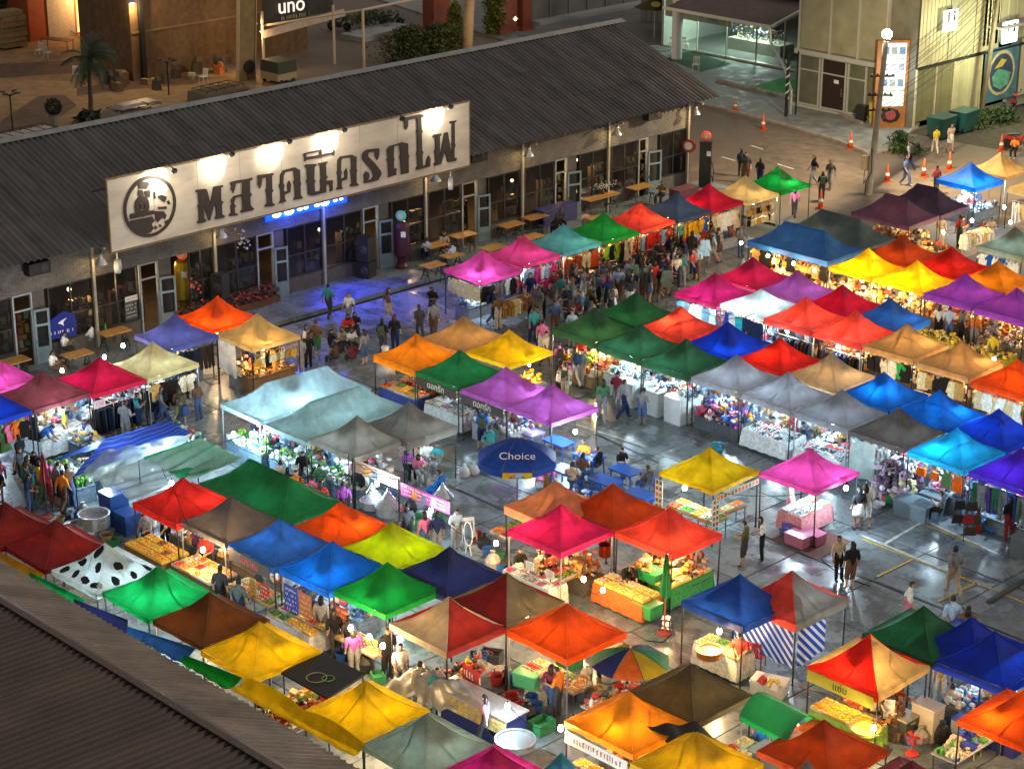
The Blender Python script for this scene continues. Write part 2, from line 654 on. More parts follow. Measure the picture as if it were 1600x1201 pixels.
def door(pa,pb,pc,sgn=None):
 ya,yb=WY(pa,WX,1.5),WY(pb,WX,1.5)
 f=MB()
 f.box((WX,ya,1.65),(.12,.08,3.3))
 f.box((WX,yb,1.65),(.12,.08,3.3))
 f.box((WX,(ya+yb)/2,2.62),(.1,yb-ya-.08,.07))
 f.box((WX,(ya+yb)/2,3.27),(.1,yb-ya-.08,.06))
 hob("door_frame",f,PANEF)
 yc=WY(pc,WX,1.5)
 wd=yc-yb-.08
 d=MB()
 d.box((0,.04,1.2),(.05,.09,2.4))
 d.box((0,wd-.045,1.2),(.05,.09,2.4))
 for z,h in((.42,.72),(1.72,.1),(2.35,.1)):
  d.box((0,wd/2,z),(.045,wd-.18,h))
 dl=ob("door_leaf",d,DOORB,hall,Vector((WX+.1,yb+.03,.15))-hl,rz=-R(14))
 g=MB()
 g.box((0,wd/2,1.23),(.012,wd-.19,.86))
 g.box((0,wd/2,2.03),(.012,wd-.19,.52))
 ob("pane",g,GLASS,dl)
 g=MB()
 g.box((.05,.08,1.05),(.05,.03,.14))
 ob("handle",g,STEEL,dl)
 pl=MB()
 pl.box((WX-.1,(yb+yc)/2,1.65),(.1,yc-yb-.1,3.3))
 hob("wall_panel",pl,WALL)
for a in((-60,20),(78,146),(151,216),(297,334),(340,401),(449,503),(509,566),(612,662),(669,720),(763,812),(820,866),(905,946),(955,996),(1030,1071)):
 window(*a)
for a in((24,52,76),(221,248,272),(403,427,447),(568,590,610),(722,744,762),(867,884,903),(997,1010,1028)):
 door(*a)
POSTM=mat((.33,.31,.26),.5,.4,.15)
for px in(-20,149,337,506,665,816,950,1074):
 y=WY(px,WX+.1,2)
 b=MB()
 b.box((WX+.12,y,2.5),(.12,.12,4.6))
 b.box((WX+.6,y,4.75),(1.0,.1,.1))
 hob("post",b,POSTM)
def barn_lamp(px,py,x,lab,watts=16):
 p=GX(px,py,x)
 t=thing("barn_lamp",lab,"lamp",p,0,"enamel barn lamps along the hall front")
 s=MB()
 s.lathe([(.05,.34),(.1,.33),(.11,.16),(.1,.14),(.26,-.1),(.27,-.13)],14)
 ob("lamp_shade",s.mesh("lamp_shade",smooth=True),mat((.50,.50,.48),.35,.5,.1),t)
 s=MB()
 s.tube([(0,0,.34),(0,0,.5),(-.3,0,.62),(-.7,0,.62)],.025)
 ob("bracket",s,DKSTEEL,t)
 s=MB()
 s.ball((0,0,-.06),.09)
 ob("bulb",s,glow((1,.72,.36),9),t)
 point(t,(0,0,-.2),watts,(1.0,.68,.28),.08)
 return t
for px,py,lab in((158,408,"barn lamp on the post beside the white round clock, far left"),(346,366,"barn lamp below the train emblem of the sign"),(681,279,"barn lamp under the last letters of the sign"),
(826,
240,
"barn lamp on the first post right of the sign"),
(964,
207,
"barn lamp on the second post right of the sign"),
(1087,
175,
"barn lamp on the end corner of the hall")):
 barn_lamp(px,py,WX+.75,lab)
for px,py,lab in((58,418,"black speaker box under the eaves at the left end"),(745,244,"black speaker box under the eaves just right of the sign"),(1019,179,"black speaker box under the eaves near the end corner")):
 p=GX(px,py,WX+.45)
 t=thing("speaker_box",lab,"speaker",p)
 b=MB()
 b.box((0,0,0),(.45,1.0,.5))
 ob("case",b,BLACK,t)
 b=MB()
 b.lathe([(.16,0),(.17,.015),(.08,.03),(0,.02)],12)
 ob("cone",b,mat((.03,.03,.03),.5),t,(.226,.2,0),rot=(0,PI/2,0))
 b=MB()
 b.bar((-.1,.3,.25),(-.2,.3,.5),.02)
 b.bar((-.1,-.3,.25),(-.2,-.3,.5),.02)
 ob("bracket",b,DKSTEEL,t)
for px,py,lab,cc in((184,416,"white round two-faced clock on a bracket, left end of the hall",(.6,.62,.6)),(704,287,"round clock lit blue, hanging under the right end of the sign",
(.5,
.55,
.7))):
 p=GX(px,py,WX+.55)
 t=thing("clock",lab,"clock",p)
 b=MB()
 b.lathe([(.30,-.1),(.31,-.06),(.31,.06),(.30,.1)],20)
 ob("case",b,mat(cc,.4),t,rot=(PI/2,0,R(-45)))
 for s_ in(1,-1):
  b=MB()
  b.lathe([(0,0),(.25,.001),(.25,.006),(0,.007)],20)
  b.box((0,.07,.01),(.02,.16,.006),1)
  b.box((.05,.0,.012),(.12,.02,.006),1)
  fc=ob("face",b,[mat((.75,.75,.72),.4),BLACK],t,(0,0,0),rot=(PI/2*s_,0,R(-45)))
  fc.location=Matrix.Rotation(R(-45),4,'Z')@Vector((0,-.101*s_,0))
 b=MB()
 b.bar((0,0,.3),(0,0,.6),.03)
 b.bar((0,0,.6),(-.6,0,.6),.025)
 ob("bracket",b,WHITE,t)
SX=-70.82
sign=thing("market_sign","long white sheet metal sign with black Thai lettering and a steam train emblem","sign",(SX,55.8,4.5))
sl0=Vector((SX,55.8,4.5))
SY0,SY1,SZ0,SZ1=45.76,65.87,4.5,7.62
BOARD=mat((.52,.48,.40),.5,.1,.22,.8,.05,world=(1,.6,2),orand=.05)
n=9
for k in range(n):
 b=MB()
 wy=(SY1-SY0)/n
 b.box((SX-.05-sl0.x+random.uniform(0,.006),SY0+wy*(k+.5)-sl0.y,(SZ0+SZ1)/2-sl0.z),(.06,wy-.015,SZ1-SZ0-.1))
 ob("sheet_panel",b,BOARD,sign)
b=MB()
for z in(SZ0,SZ1):
 b.box((SX-.06-sl0.x,0.015,z-sl0.z),(.12,SY1-SY0+.1,.05))
for y in(SY0,SY1):
 b.box((SX-.06-sl0.x,y-sl0.y,1.56),(.12,.05,SZ1-SZ0-.05))
ob("frame",b,mat((.22,.16,.09),.6,.4,.4,6),sign)
b=MB()
for k in range(6):
 y=SY0+1.2+k*3.5
 b.bar((SX-.1-sl0.x,y-sl0.y,.4),(SX-1.9-sl0.x,y-sl0.y,1.4),.04)
 b.bar((SX-.1-sl0.x,y-sl0.y,2.8),(SX-3.0-sl0.x,y-sl0.y,1.8),.04)
ob("brace",b,STEEL,sign)
LETT=mat((.035,.028,.024),.6,0,.15)
def zc(pts,x0,y0,s):
 return[GX(x0+a*s,y0+b_*s,SX)-sl0 for a,b_ in pts]
def flatP(t):
 return[(t[i],t[i+1])for i in range(0,len(t),2)]
Z1=(290,180,.15625)
Z2=(520,150,.1375)
LET=[(Z1,(95,768,105,746,195,735,210,750,245,885,278,715,368,698,372,715,350,722,352,850,376,868,358,892,362,988,388,1005,384,1022,298,1040,288,1022,303,1005,298,
910,
285,
880,
240,
1052,
225,
1050,
178,
900,
172,
930,
182,
1030,
200,
1050,
196,
1066,
120,
1082,
112,
1068,
130,
1045,
128,
930,
112,
912,
128,
890,
120,
775)),
(Z1,
(440,
672,
500,
655,
640,
632,
662,
624,
660,
648,
638,
655,
640,
770,
660,
792,
640,
820,
645,
900,
680,
932,
672,
948,
550,
975,
545,
958,
568,
942,
560,
805,
495,
822,
478,
880,
500,
905,
485,
925,
490,
975,
515,
985,
520,
998,
432,
1008,
430,
990,
455,
975,
445,
910,
460,
890,
448,
850,
480,
808,
560,
788,
566,
668,
500,
682,
490,
725,
472,
780,
460,
745,
442,
742,
452,
715)),
(Z1,
(715,
608,
730,
598,
870,
578,
876,
595,
858,
605,
862,
735,
875,
755,
858,
775,
862,
870,
888,
895,
884,
905,
795,
915,
790,
900,
812,
880,
805,
770,
795,
745,
808,
730,
808,
620,
760,
628,
755,
690,
738,
735,
730,
700,
712,
692,
722,
675,
720,
628)),
(Z1,
(975,
550,
1090,
522,
1140,
548,
1142,
660,
1152,
685,
1142,
710,
1147,
800,
1168,
825,
1160,
833,
1075,
845,
1092,
810,
1084,
700,
1074,
672,
1086,
650,
1076,
548,
992,
570,
975,
605,
972,
680,
985,
700,
978,
722,
980,
768,
1018,
755,
1013,
692,
1030,
652,
1050,
690,
1042,
770,
985,
792,
988,
832,
1003,
862,
930,
880,
948,
848,
945,
740,
930,
700,
942,
680,
945,
590)),
(Z1,
(1185,
515,
1200,
492,
1305,
488,
1300,
505,
1285,
515,
1280,
640,
1298,
655,
1282,
680,
1290,
765,
1345,
755,
1350,
680,
1340,
650,
1352,
635,
1345,
500,
1325,
495,
1330,
480,
1415,
462,
1412,
480,
1398,
488,
1402,
600,
1418,
615,
1400,
640,
1405,
655,
1470,
650,
1465,
690,
1470,
750,
1440,
762,
1440,
700,
1425,
690,
1402,
692,
1402,
770,
1255,
805,
1222,
790,
1215,
680,
1200,
660,
1215,
640,
1208,
525)),
(Z1,
(1188,
460,
1186,
424,
1200,
420,
1340,
396,
1470,
370,
1476,
350,
1487,
352,
1482,
402,
1470,
400,
1465,
388,
1340,
422,
1200,
448,
1196,
462)),
(Z1,
(1178,
385,
1198,
379,
1200,
418,
1182,
420)),
(Z1,
(1202,
377,
1332,
347,
1334,
362,
1204,
391)),
(Z1,
(1336,
346,
1352,
342,
1356,
392,
1340,
395)),
(Z2,
(80,
690,
210,
668,
265,
690,
262,
820,
272,
845,
262,
870,
265,
985,
290,
1005,
285,
1018,
195,
1028,
190,
1012,
210,
995,
200,
870,
192,
845,
205,
825,
200,
695,
105,
705,
90,
740,
88,
850,
98,
870,
88,
900,
90,
940,
130,
925,
125,
860,
148,
820,
162,
860,
158,
945,
95,
965,
95,
1030,
110,
1045,
105,
1055,
38,
1062,
35,
1048,
55,
1030,
50,
900,
40,
870,
50,
850,
50,
730)),
(Z2,
(345,
640,
380,
610,
520,
595,
522,
640,
518,
690,
498,
730,
482,
690,
468,
680,
485,
655,
450,
628,
400,
645,
395,
685,
470,
760,
540,
850,
548,
890,
510,
955,
440,
975,
355,
992,
345,
980,
355,
960,
345,
895,
375,
855,
410,
880,
408,
930,
385,
955,
430,
950,
460,
910,
440,
850,
370,
770,
330,
720,
330,
670)),
(Z2,
(640,
570,
790,
525,
850,
540,
852,
660,
865,
685,
855,
710,
858,
870,
770,
890,
775,
870,
765,
720,
750,
695,
765,
670,
757,
555,
690,
572,
687,
690,
697,
720,
688,
745,
690,
830,
718,
820,
716,
895,
625,
925,
630,
890,
622,
750,
605,
725,
620,
705,
612,
610)),
(Z2,
(805,
270,
815,
250,
1010,
210,
1030,
208,
1025,
235,
1000,
245,
1005,
380,
1018,
400,
1005,
425,
1010,
620,
1025,
640,
1012,
670,
1018,
792,
1060,
784,
1065,
720,
1085,
675,
1105,
715,
1100,
800,
965,
838,
945,
835,
945,
808,
965,
800,
955,
680,
945,
655,
960,
640,
955,
420,
945,
400,
958,
380,
950,
255,
850,
275,
850,
345,
828,
385,
808,
345,
818,
330)),
(Z2,
(1130,
465,
1145,
440,
1230,
428,
1228,
450,
1210,
455,
1215,
690,
1262,
420,
1300,
410,
1345,
660,
1350,
570,
1338,
550,
1350,
530,
1345,
310,
1325,
315,
1325,
290,
1400,
278,
1398,
295,
1380,
302,
1382,
540,
1390,
560,
1378,
590,
1378,
710,
1402,
700,
1398,
735,
1310,
752,
1298,
740,
1270,
625,
1225,
775,
1155,
790,
1145,
785,
1145,
765,
1165,
755,
1160,
650,
1150,
630,
1165,
600,
1160,
470)),
]
for zz,t in LET:
 b=MB()
 b.prism(zc(flatP(t),*zz),(.05,0,0))
 ob("letter",b,LETT,sign)
Z3=(160,250,.1249)
cc=GX(160+592*.1249,250+580*.1249,SX)-sl0
e1=GX(160+250*.1249,250+640*.1249,SX)-sl0
rr=1.30
b=MB()
for k in range(40):
 a0,a1=2*PI*k/40,2*PI*(k+1)/40
 r0,r1=rr-.13,rr
 pts=[(cc.x,cc.y+r*math.cos(a),cc.z+r*math.sin(a))for r,a in((r0,a0),(r1,a0),(r1,a1),(r0,a1))]
 b.prism(pts,(.05,0,0))
ob("emblem_ring",b,LETT,sign)
b=MB()
LOCO=[(445,300,480,275,560,270,590,300,560,345,562,362,452,358,455,340),(452,372,500,380,515,440,470,462,445,440),(530,385,588,378,595,465,560,462,535,430),(640,
400,
660,
395,
665,
480,
645,
485),
(690,
450,
740,
435,
800,
460,
790,
500,
770,
530,
740,
500,
695,
470),
(800,
520,
830,
505,
850,
550,
820,
555),
(692,
590,
800,
580,
802,
612,
700,
610),
(340,
690,
350,
672,
640,
628,
655,
650,
650,
672,
345,
740),
(345,
760,
620,
705,
650,
760,
610,
800,
640,
850,
600,
905,
500,
935,
430,
915,
375,
860,
345,
800),
(660,
640,
760,
640,
800,
690,
780,
740,
740,
720,
690,
780,
660,
740),
(770,
770,
830,
740,
850,
760,
790,
800),
(640,
850,
660,
820,
690,
840,
660,
870),
(700,
820,
720,
800,
740,
830,
715,
840)]
for t in LOCO:
 b.prism(zc(flatP(t),*Z3),(.035,0,0))
c2=GX(160+492*.1249,250+580*.1249,SX)-sl0
for k in range(18):
 a0,a1=2*PI*k/18,2*PI*(k+1)/18
 for r0,r1 in((.0,.10),(.14,.36)):
  pts=[(c2.x,c2.y+r*math.cos(a),c2.z+r*math.sin(a)*1.25)for r,a in((r0,a0),(r1,a0),(r1,a1),(r0,a1))]
  b.prism(pts if r0 else pts[1:3]+[pts[0]],(.045,0,0))
ob("train_emblem",b,LETT,sign)
for px,py,lab,wt in((272,268,"sign flood lamp over the train emblem",75),(362,242,"second sign flood lamp from the left",62),(452,222,"third sign flood lamp, left of the middle of the sign",
62),
(538,
204,
"fourth sign flood lamp, over the raised vowel mark",
75),
(628,
186,
"unlit sign flood lamp over the tall letter",
0),
(704,
168,
"sign flood lamp at the right end of the sign",
75)):
 p=GX(px,py,SX+.55)
 t=thing("flood_lamp",lab,"lamp",p,0,"flood lamps over the sign")
 b=MB()
 b.tube([(-.95,-.25,.12),(-.5,-.12,.3),(0,0,.12)],.025)
 ob("arm",b,DKSTEEL,t)
 b=MB()
 b.box((.02,0,.02),(.13,.2,.17),ry=R(35))
 ob("housing",b,BLACK,t)
 b=MB()
 b.box((-.06,0,-.045),(.01,.17,.12),ry=R(35))
 ob("lamp_glass",b,glow((1,.85,.6),6)if wt else GALV,t)
 if wt:
  spot(t,(.12,-.3,-.05),(-.62,-.5,-.3),wt*1.45,(1,.90,.70),92,.35,.04)
  point(t,(.7,-.3,-.5),wt*.55,(1,.84,.62),.05)
p=GX(480,322,WX+.25)
t=thing("neon_strip","blue glowing shop name strip under the sign","neon sign",(WX+.25,p.y,p.z-.05))
b=MB()
b.box((-.05,0,0),(.12,4.6,.42))
ob("light_box",b,mat((.0,.02,.3),.4,emit=(.0,.06,1.0),estr=1.2),t)
for k,(yy,wd)in enumerate(((-1.75,.5),(-1.05,.55),(-.45,.3),(-.1,.28),(.55,.34),(1.0,.5),(1.6,.25),(1.95,.22))):
 b=MB()
 b.lathe([(.0,0),(wd/2,.004),(wd/2,.02),(0,.022)],10,(0,0,0))
 m0=len(b.v)-40
 for i in range(m0,len(b.v)):
  x_,y_,z_=b.v[i]
  b.v[i]=(.02+z_,yy+x_,y_*.55)
 ob("letter",b,glow((.65,.85,1),2.2),t)
point(t,(.35,-1,-.15),55,(.03,.10,1),.1)
point(t,(.35,1.2,-.15),55,(.03,.10,1),.1)
spot(t,(.5,0,-.2),(2.6,.8,-3.5),1100,(.02,.035,1),86,.8,.15)
for px,py,lab,wt in((108,452,"bare warm bulb glowing behind the left shop window",30),(500,380,"pendant behind the blue lit window",9),(640,300,"pendant behind the window by the red petrol pump",
16),
(720,
270,
"pendant inside by the blue clock",
14),
(800,
300,
"pendant inside behind the wooden tables",
22),
(900,
250,
"pendant inside behind the long table",
20),
(1040,
210,
"pendant inside the end shop window",
18),
(250,
400,
"pendant inside by the yellow petrol pump",
12)):
 p=GX(px,py,WX-2.2)
 p.z=max(2.0,min(3.3,p.z))
 t=thing("pendant_lamp",lab,"lamp",p,0,"pendant lamps inside the hall")
 b=MB()
 b.bar((0,0,.1),(0,0,3.9-p.z),.012)
 ob("cord",b,BLACK,t)
 b=MB()
 b.ball((0,0,0),.09)
 ob("bulb",b,glow((1,.75,.4),14 if px==108 else 3),t)
 point(t,(0,0,-.16),wt*3.4,(1,.62,.28),.08)
SHC=[(.20,.05,.03),(.30,.26,.20),(.08,.10,.16),(.25,.20,.05),(.18,.17,.16),(.10,.18,.12)]
for k,px in enumerate((15,100,130,190,300,370,470,540,640,700,790,850,930,980,1050)):
 y=WY(px,WX-2,1)
 t=thing("display_shelf","dim shelf of goods behind the hall window, "+("far left end","under the warm bulb","beside the window motorbike","left of the open door",
"by the yellow pump",
"behind the black speaker",
"in the blue lit window",
"right half of the blue lit window",
"by the red pump",
"under the blue clock",
"behind the wooden tables",
"right of the first barn lamp",
"behind the long table",
"left of the blue door",
"in the end window")[k],
"shelf",
(WX-1.6,
y,
.16))
 b=MB()
 for z in(.3,.9,1.5):
  b.box((0,0,z),(.5,1.5,.04))
 for s_ in(-.72,.72):
  b.box((0,s_,.85),(.48,.04,1.7))
 ob("rack",b,DKWOOD,t)
 for z in(.32,.92,1.52):
  for j in range(4):
   h=random.uniform(.2,.42)
   b=MB()
   b.box((random.uniform(-.05,.1),-.54+.36*j,z+h/2),(.3,random.uniform(.18,.3),h),taper=random.choice((1,.8,.6)))
   ob("goods",b,mat(random.choice(SHC),.6,0,.2),t)
   # ================================================================== THE NEAR SHED ROOF (bottom left)
shed=thing("market_shed","nearer dark corrugated shed roof with a pale eave strip","building",(-45,24,0))
so_=Vector((-45,24,0))
RZS,EZS,RYS,EYS=4.2,3.0,25.9,28.5
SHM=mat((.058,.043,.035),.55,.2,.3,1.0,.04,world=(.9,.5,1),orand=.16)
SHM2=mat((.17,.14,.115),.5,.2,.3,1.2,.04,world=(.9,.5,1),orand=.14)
b=MB()
d=Vector((0,EYS-RYS,EZS-RZS))
def cs(u,v):
 return(1.35*u,v,.07*math.sin(u*10*PI))
b.sheet(cs,30,1)
sm=b.mesh("roof_sheet",smooth=True,norm=False)
n1=int(34/1.3)
aS=math.atan2(d.z,d.y)
for k in range(n1):
 ob("roof_sheet",sm,SHM2,shed,Vector((-64+1.3*k,RYS,RZS+.01*(k%2)))-so_,rot=(aS,0,0),sc=(1,d.length,1))
for k in range(n1):
 ob("roof_sheet",sm,SHM,shed,Vector((-64+1.3*k,RYS-.02,RZS+.012+.01*(k%2)))-so_,rot=(R(-2.0),0,0),sc=(1,-14,1))
b=MB()
b.box((-47,RYS+.09,RZS+.07),(34,.2,.03),rx=aS)
b.box((-47,RYS-.09,RZS+.115),(34,.2,.03),rx=R(-2))
ob("ridge_cap",b,mat((.10,.075,.06),.55,.3,.3),shed,-so_)
b=MB()
b.box((-47,EYS+.02,EZS-.1),(34,.1,.12))
ob("gutter",b,DKSTEEL,shed,-so_)
b=MB()
b.box((-47,EYS-.6,1.4),(34,.15,2.7))
ob("wall",b,WALL,shed,-so_)
# ================================================================== BUILDINGS ACROSS THE ROAD
CREAM=mat((.36,.35,.24),.6,.1,.14,1.5,.08)
OLIVE=mat((.17,.165,.085),.5,.1,.15,1.5)
PALEF=mat((.50,.52,.46),.45,.2,.1)
DARKG=mat((.02,.024,.022),.08,0,0,1,spec=.6,alpha=.55)
CLEAR=mat((.02,.03,.028),.05,0,0,1,spec=.5,alpha=.3)
bc=Vector((-71.0,101.6,.17))
bld=thing("corner_building","two storey corner building with cream metal cladding and toilet signs","building",bc)
def rib(w_,h,n,depth=.03):
 """vertically ribbed cladding panel in the local x-z plane, facing -y"""
 b=MB()
 pts=[]
 for k in range(n):
  x0=w_*k/n
  dx=w_/n
  pts+=[(x0,0),(x0+dx*.7,0),(x0+dx*.75,-depth),(x0+dx*.95,-depth)]
 pts.append((w_,0))
 for(xa,ya),(xb,yb)in zip(pts,pts[1:]):
  b.add([(xa,ya,0),(xb,yb,0),(xb,yb,h),(xa,ya,h)],[(0,1,2,3)])
 return b
b=MB()
b.box((-4.3,5.2,5.0),(8.4,10,10))
b.box((-.6,10,5.0),(1.0,18,10))
ob("core",b,mat((.16,.155,.11),.7,0,.2,1.5),bld)
for x0,x1,z0,z1,m_,nm in((-8.5,-6.3,3.6,8.5,mat((.34,.33,.22),.35,.1,.2,.8),"upper_panel"),(-6.2,-4.2,3.6,8.5,mat((.34,.33,.22),.35,.1,.2,.8),"upper_panel"),(-4.1,
-2.2,
3.6,
8.5,
mat((.35,
.34,
.23),
.35,
.1,
.2,
.8),
"upper_panel")):
 b=MB()
 b.box(((x0+x1)/2,.1,(z0+z1)/2),(x1-x0,.2,z1-z0))
 ob(nm,b,m_,bld)
for x in(-8.6,-6.25,-4.15,-2.1):
 b=MB()
 b.box((x,.05,5.9),(.1,.3,5))
 ob("mullion",b,PALEF,bld)
b=MB()
b.box((-5.3,0,3.4),(6.9,.5,.28))
ob("beam",b,PALEF,bld)
b=MB()
b.box((-5.3,0,.06),(6.9,.4,.12))
ob("step",b,PALEF,bld)
for x0,x1,kind in((-8.55,-6.9,'g'),(-6.8,-4.9,'d'),(-4.8,-3.4,'g')):
 b=MB()
 for x in(x0+.05,x1-.05):
  b.box((x,.03,1.7),(.1,.12,3.2))
 for z in(.18,2.3,3.2):
  b.box(((x0+x1)/2,.03,z),(x1-x0-.2,.1,.08))
 f=ob("door" if kind=='d' else "window",b,PALEF,bld)
 for z0,z1 in((.22,2.26),(2.34,3.16)):
  b=MB()
  b.box(((x0+x1)/2,.06,(z0+z1)/2),(x1-x0-.2,.02,z1-z0))
  ob("pane",b,mat((.035,.025,.02),.2,0,.2)if kind=='d' else mat((.13,.14,.10),.15,0,.2,1),f)
 if kind=='d':
  b=MB()
  b.box((x1-.3,-.02,1.3),(.04,.06,.5))
  ob("handle",b,GALV,f)
  b=MB()
  b.box(((x0+x1)/2+.2,.03,1.9),(.35,.02,.22))
  ob("notice",b,WHITE,f)
t=thing("light_panel_tower","tall lit picture panel in an orange frame on the building corner","sign",bc+Vector((-1.1,-.7,0)),R(50))
b=MB()
b.box((0,.1,2.6),(1.9,.3,5.2))
ob("frame",b,mat((.34,.13,.03),.6,0,.25,2),t)
PCOL=[(.55,.75,.95),(.75,.85,.9),(.8,.88,.92),(.6,.85,.55)]
for k in range(4):
 b=MB()
 b.box((.05,-.07,4.6-.95*k),(1.45,.05,.9))
 pn=ob("light_panel",b,mat((.5,.6,.6),.3,emit=PCOL[k],estr=.42),t)
 if k<3:
  for j in range(3):
   b=MB()
   b.box((-.42+.47*j,-.1,4.6-.95*k),(.36,.012,.42))
   ob("picture",b,mat(random.choice([(.12,.2,.3),(.2,.2,.22),(.1,.16,.2),(.25,.25,.2)]),.4,emit=(.2,.3,.4),estr=.12),pn)
b=MB()
b.lathe([(0,0),(.5,0),(.5,.05),(0,.06)],8,(0,0,0))
ob("emblem_board",b,BLACK,t,(.05,-.06,.75),rot=(PI/2,0,0),sc=(1.2,.9,1))
b=MB()
b.lathe([(.2,0),(.32,0),(.32,.02),(.2,.02)],10)
ob("emblem",b,mat((.3,.05,.05),.5),t,(.05,-.12,.78),rot=(PI/2,0,0))
point(t,(.2,-1.3,3.4),70,(.72,.9,1),.3)
RIBC=mat((.44,.42,.25),.55,.15,.3,.7,.05,world=(1,1,.5))
for y0,y1,z0,z1,n_,m_,nm in((.3,3.2,3.6,9,8,RIBC,"cladding_panel"),(3.3,5.9,3.6,9,6,mat((.33,.33,.21),.5,.1,.14),"cladding_panel"),(.3,2.1,.3,3.4,2,OLIVE,"shutter_panel"),
(2.2,
3.9,
.3,
3.4,
2,
OLIVE,
"shutter_panel"),
(4.0,
6.8,
.2,
3.4,
3,
RIBC,
"cladding_panel"),
(6.0,
8.6,
3.6,
9,
6,
RIBC,
"cladding_panel"),
(6.9,
18,
3.9,
9,
12,
RIBC,
"cladding_panel"),
(11.2,
18,
.2,
3.8,
6,
mat((.5,
.47,
.3),
.5,
.1,
.2),
"cladding_panel")):
 ob(nm,rib(y1-y0,z1-z0,n_),m_,bld,(-.02,y0,z0),rz=PI/2)
for y in(.2,2.15,3.95,6.85):
 b=MB()
 b.box((.03,y,1.8),(.12,.1,3.4))
 ob("mullion",b,mat((.45,.42,.27),.5,.1),bld)
b=MB()
b.box((.02,9,3.5),(.16,17.6,.12))
ob("rail",b,DKSTEEL,bld)
b=MB()
b.box((.06,9.0,1.95),(.06,3.6,3.3))
mu=ob("wall_mural",b,mat((.06,.17,.22),.6,0,.3,2),bld)
for(ry,rz,col,dx)in((1.45,1.4,(.5,.42,.2),.10),(1.25,1.2,(.04,.06,.12),.11)):
 b=MB()
 b.prism([(dx,9.0+ry*math.cos(a*PI/12),2.0+rz*math.sin(a*PI/12))for a in range(24)],(-.03,0,0))
 ob("painted_oval",b,mat(col,.6,0,.3,3),mu)
b=MB()
b.prism([(.125,8.0,1.9),(.125,8.6,2.3),(.125,9.4,2.1),(.125,10,1.9),(.125,9.8,1.2),(.125,9,.95),(.125,8.2,1.3)],(-.01,0,0))
b.prism([(.127,8.2,2.35),(.127,8.9,2.9),(.127,9.5,2.75),(.127,9.0,2.4)],(-.01,0,0),1)
ob("painted_figure",b,[mat((.10,.35,.22),.6,0,.4,4),mat((.55,.42,.06),.6)],mu)
def toilet_sign(px,py,x,lab,w_,h,lit):
 p=GX(px,py,x)
 t=thing("toilet_sign",lab,"sign",p)
 b=MB()
 b.box((0,0,0),(.14,w_,h))
 ob("light_box",b,mat((.7,.75,.7),.4,emit=(.78,.95,.92),estr=lit),t)
 b=MB()
 for s_,sk in((-.22*w_,0),(.22*w_,1)):
  b.ball((.08,s_,.36*h),.055*w_,8,5)
  b.box((.085,s_,.18*h),(.02,.10*w_ if not sk else .06*w_,.2*h))
  if sk:
   b.prism([(.08,s_-.03*w_,.2*h),(.08,s_+.03*w_,.2*h),(.08,s_+.11*w_,.02*h),(.08,s_-.11*w_,.02*h)],(.015,0,0))
  for q_ in(-.025*w_,.025*w_):
   b.box((.082,s_+q_,.02*h),(.018,.035*w_,.16*h))
 ob("figures",b,BLACK,t)
 me=strokes(w_*.5,.14*h,1,int(px))
 ob("lettering",me,BLACK,t,(.08,.0,-.33*h),rot=(0,0,PI/2))
 b=MB()
 b.box((-.15,0,h/2+.05),(.4,.05,.05))
 ob("bracket",b,DKSTEEL,t)
 return t
toilet_sign(1485,32,-70.75,"pale green toilet sign with two figures high on the ribbed cladding",1.3,1.25,.45)
ts=toilet_sign(1578,50,-70.3,"bright white toilet sign box right of the leaning pole",1.5,1.3,1.3)
point(ts,(2.6,-3.5,.4),620,(1,.95,.60),.3)
gs=thing("glass_shop","glass fronted showroom with grey floor and a planter inside","building",(-89,109,.17))
b=MB()
b.box((3,7,.02),(32,14,.06))
ob("floor",b,mat((.16,.165,.15),.3,0,.2,1),gs)
b=MB()
b.box((3,14,2.5),(32,.2,5))
b.box((-8.5,7,2.5),(.2,13.8,5))
ob("wall",b,mat((.30,.31,.27),.7,0,.15,1.5),gs)
b=MB()
b.box((3,7,5.05),(32,14.2,.15))
ob("ceiling",b,mat((.3,.3,.28),.8),gs)
b=MB()
for x in(-5.2,-2.6,0,2.4,5.0):
 b.box((x,0,2.5),(.07,.1,4.9))
b.box((0,0,.1),(11,.14,.14))
ob("window_frame",b,PALEF,gs)
for x0,x1 in((-5.2,-2.6),(-2.6,0),(0,2.4),(2.4,5.0)):
 b=MB()
 b.box(((x0+x1)/2,0,2.55),(x1-x0-.08,.02,4.75))
 ob("pane",b,CLEAR,gs)
b=MB()
b.box((-2.2,3.2,.45),(4.6,1.5,.8))
ob("planter",b,mat((.42,.40,.32),.6,0,.1),gs)
b=MB()
rn=random.Random(3)
for k in range(140):
 c=(rn.uniform(-4.3,-.2),rn.uniform(2.6,3.8),rn.uniform(.9,1.7))
 b.box(c,(.16,.09,.05),rn.choice((0,0,0,1,2)),rn.uniform(0,6),rn.uniform(-.8,.8),rn.uniform(-.8,.8))
o=ob("flowers",b,[mat((.03,.05,.06),.7),mat((.35,.3,.1),.7),mat((.28,.12,.2),.7)],gs)
o['kind']='stuff'
b=MB()
b.lathe([(.36,0),(.36,4.9)],16)
tag(ob("pillar",b.mesh("pillar",smooth=False),WHITE,None,G(1057,92,.17)),"round white pillar before the glass shop, left end","pillar")
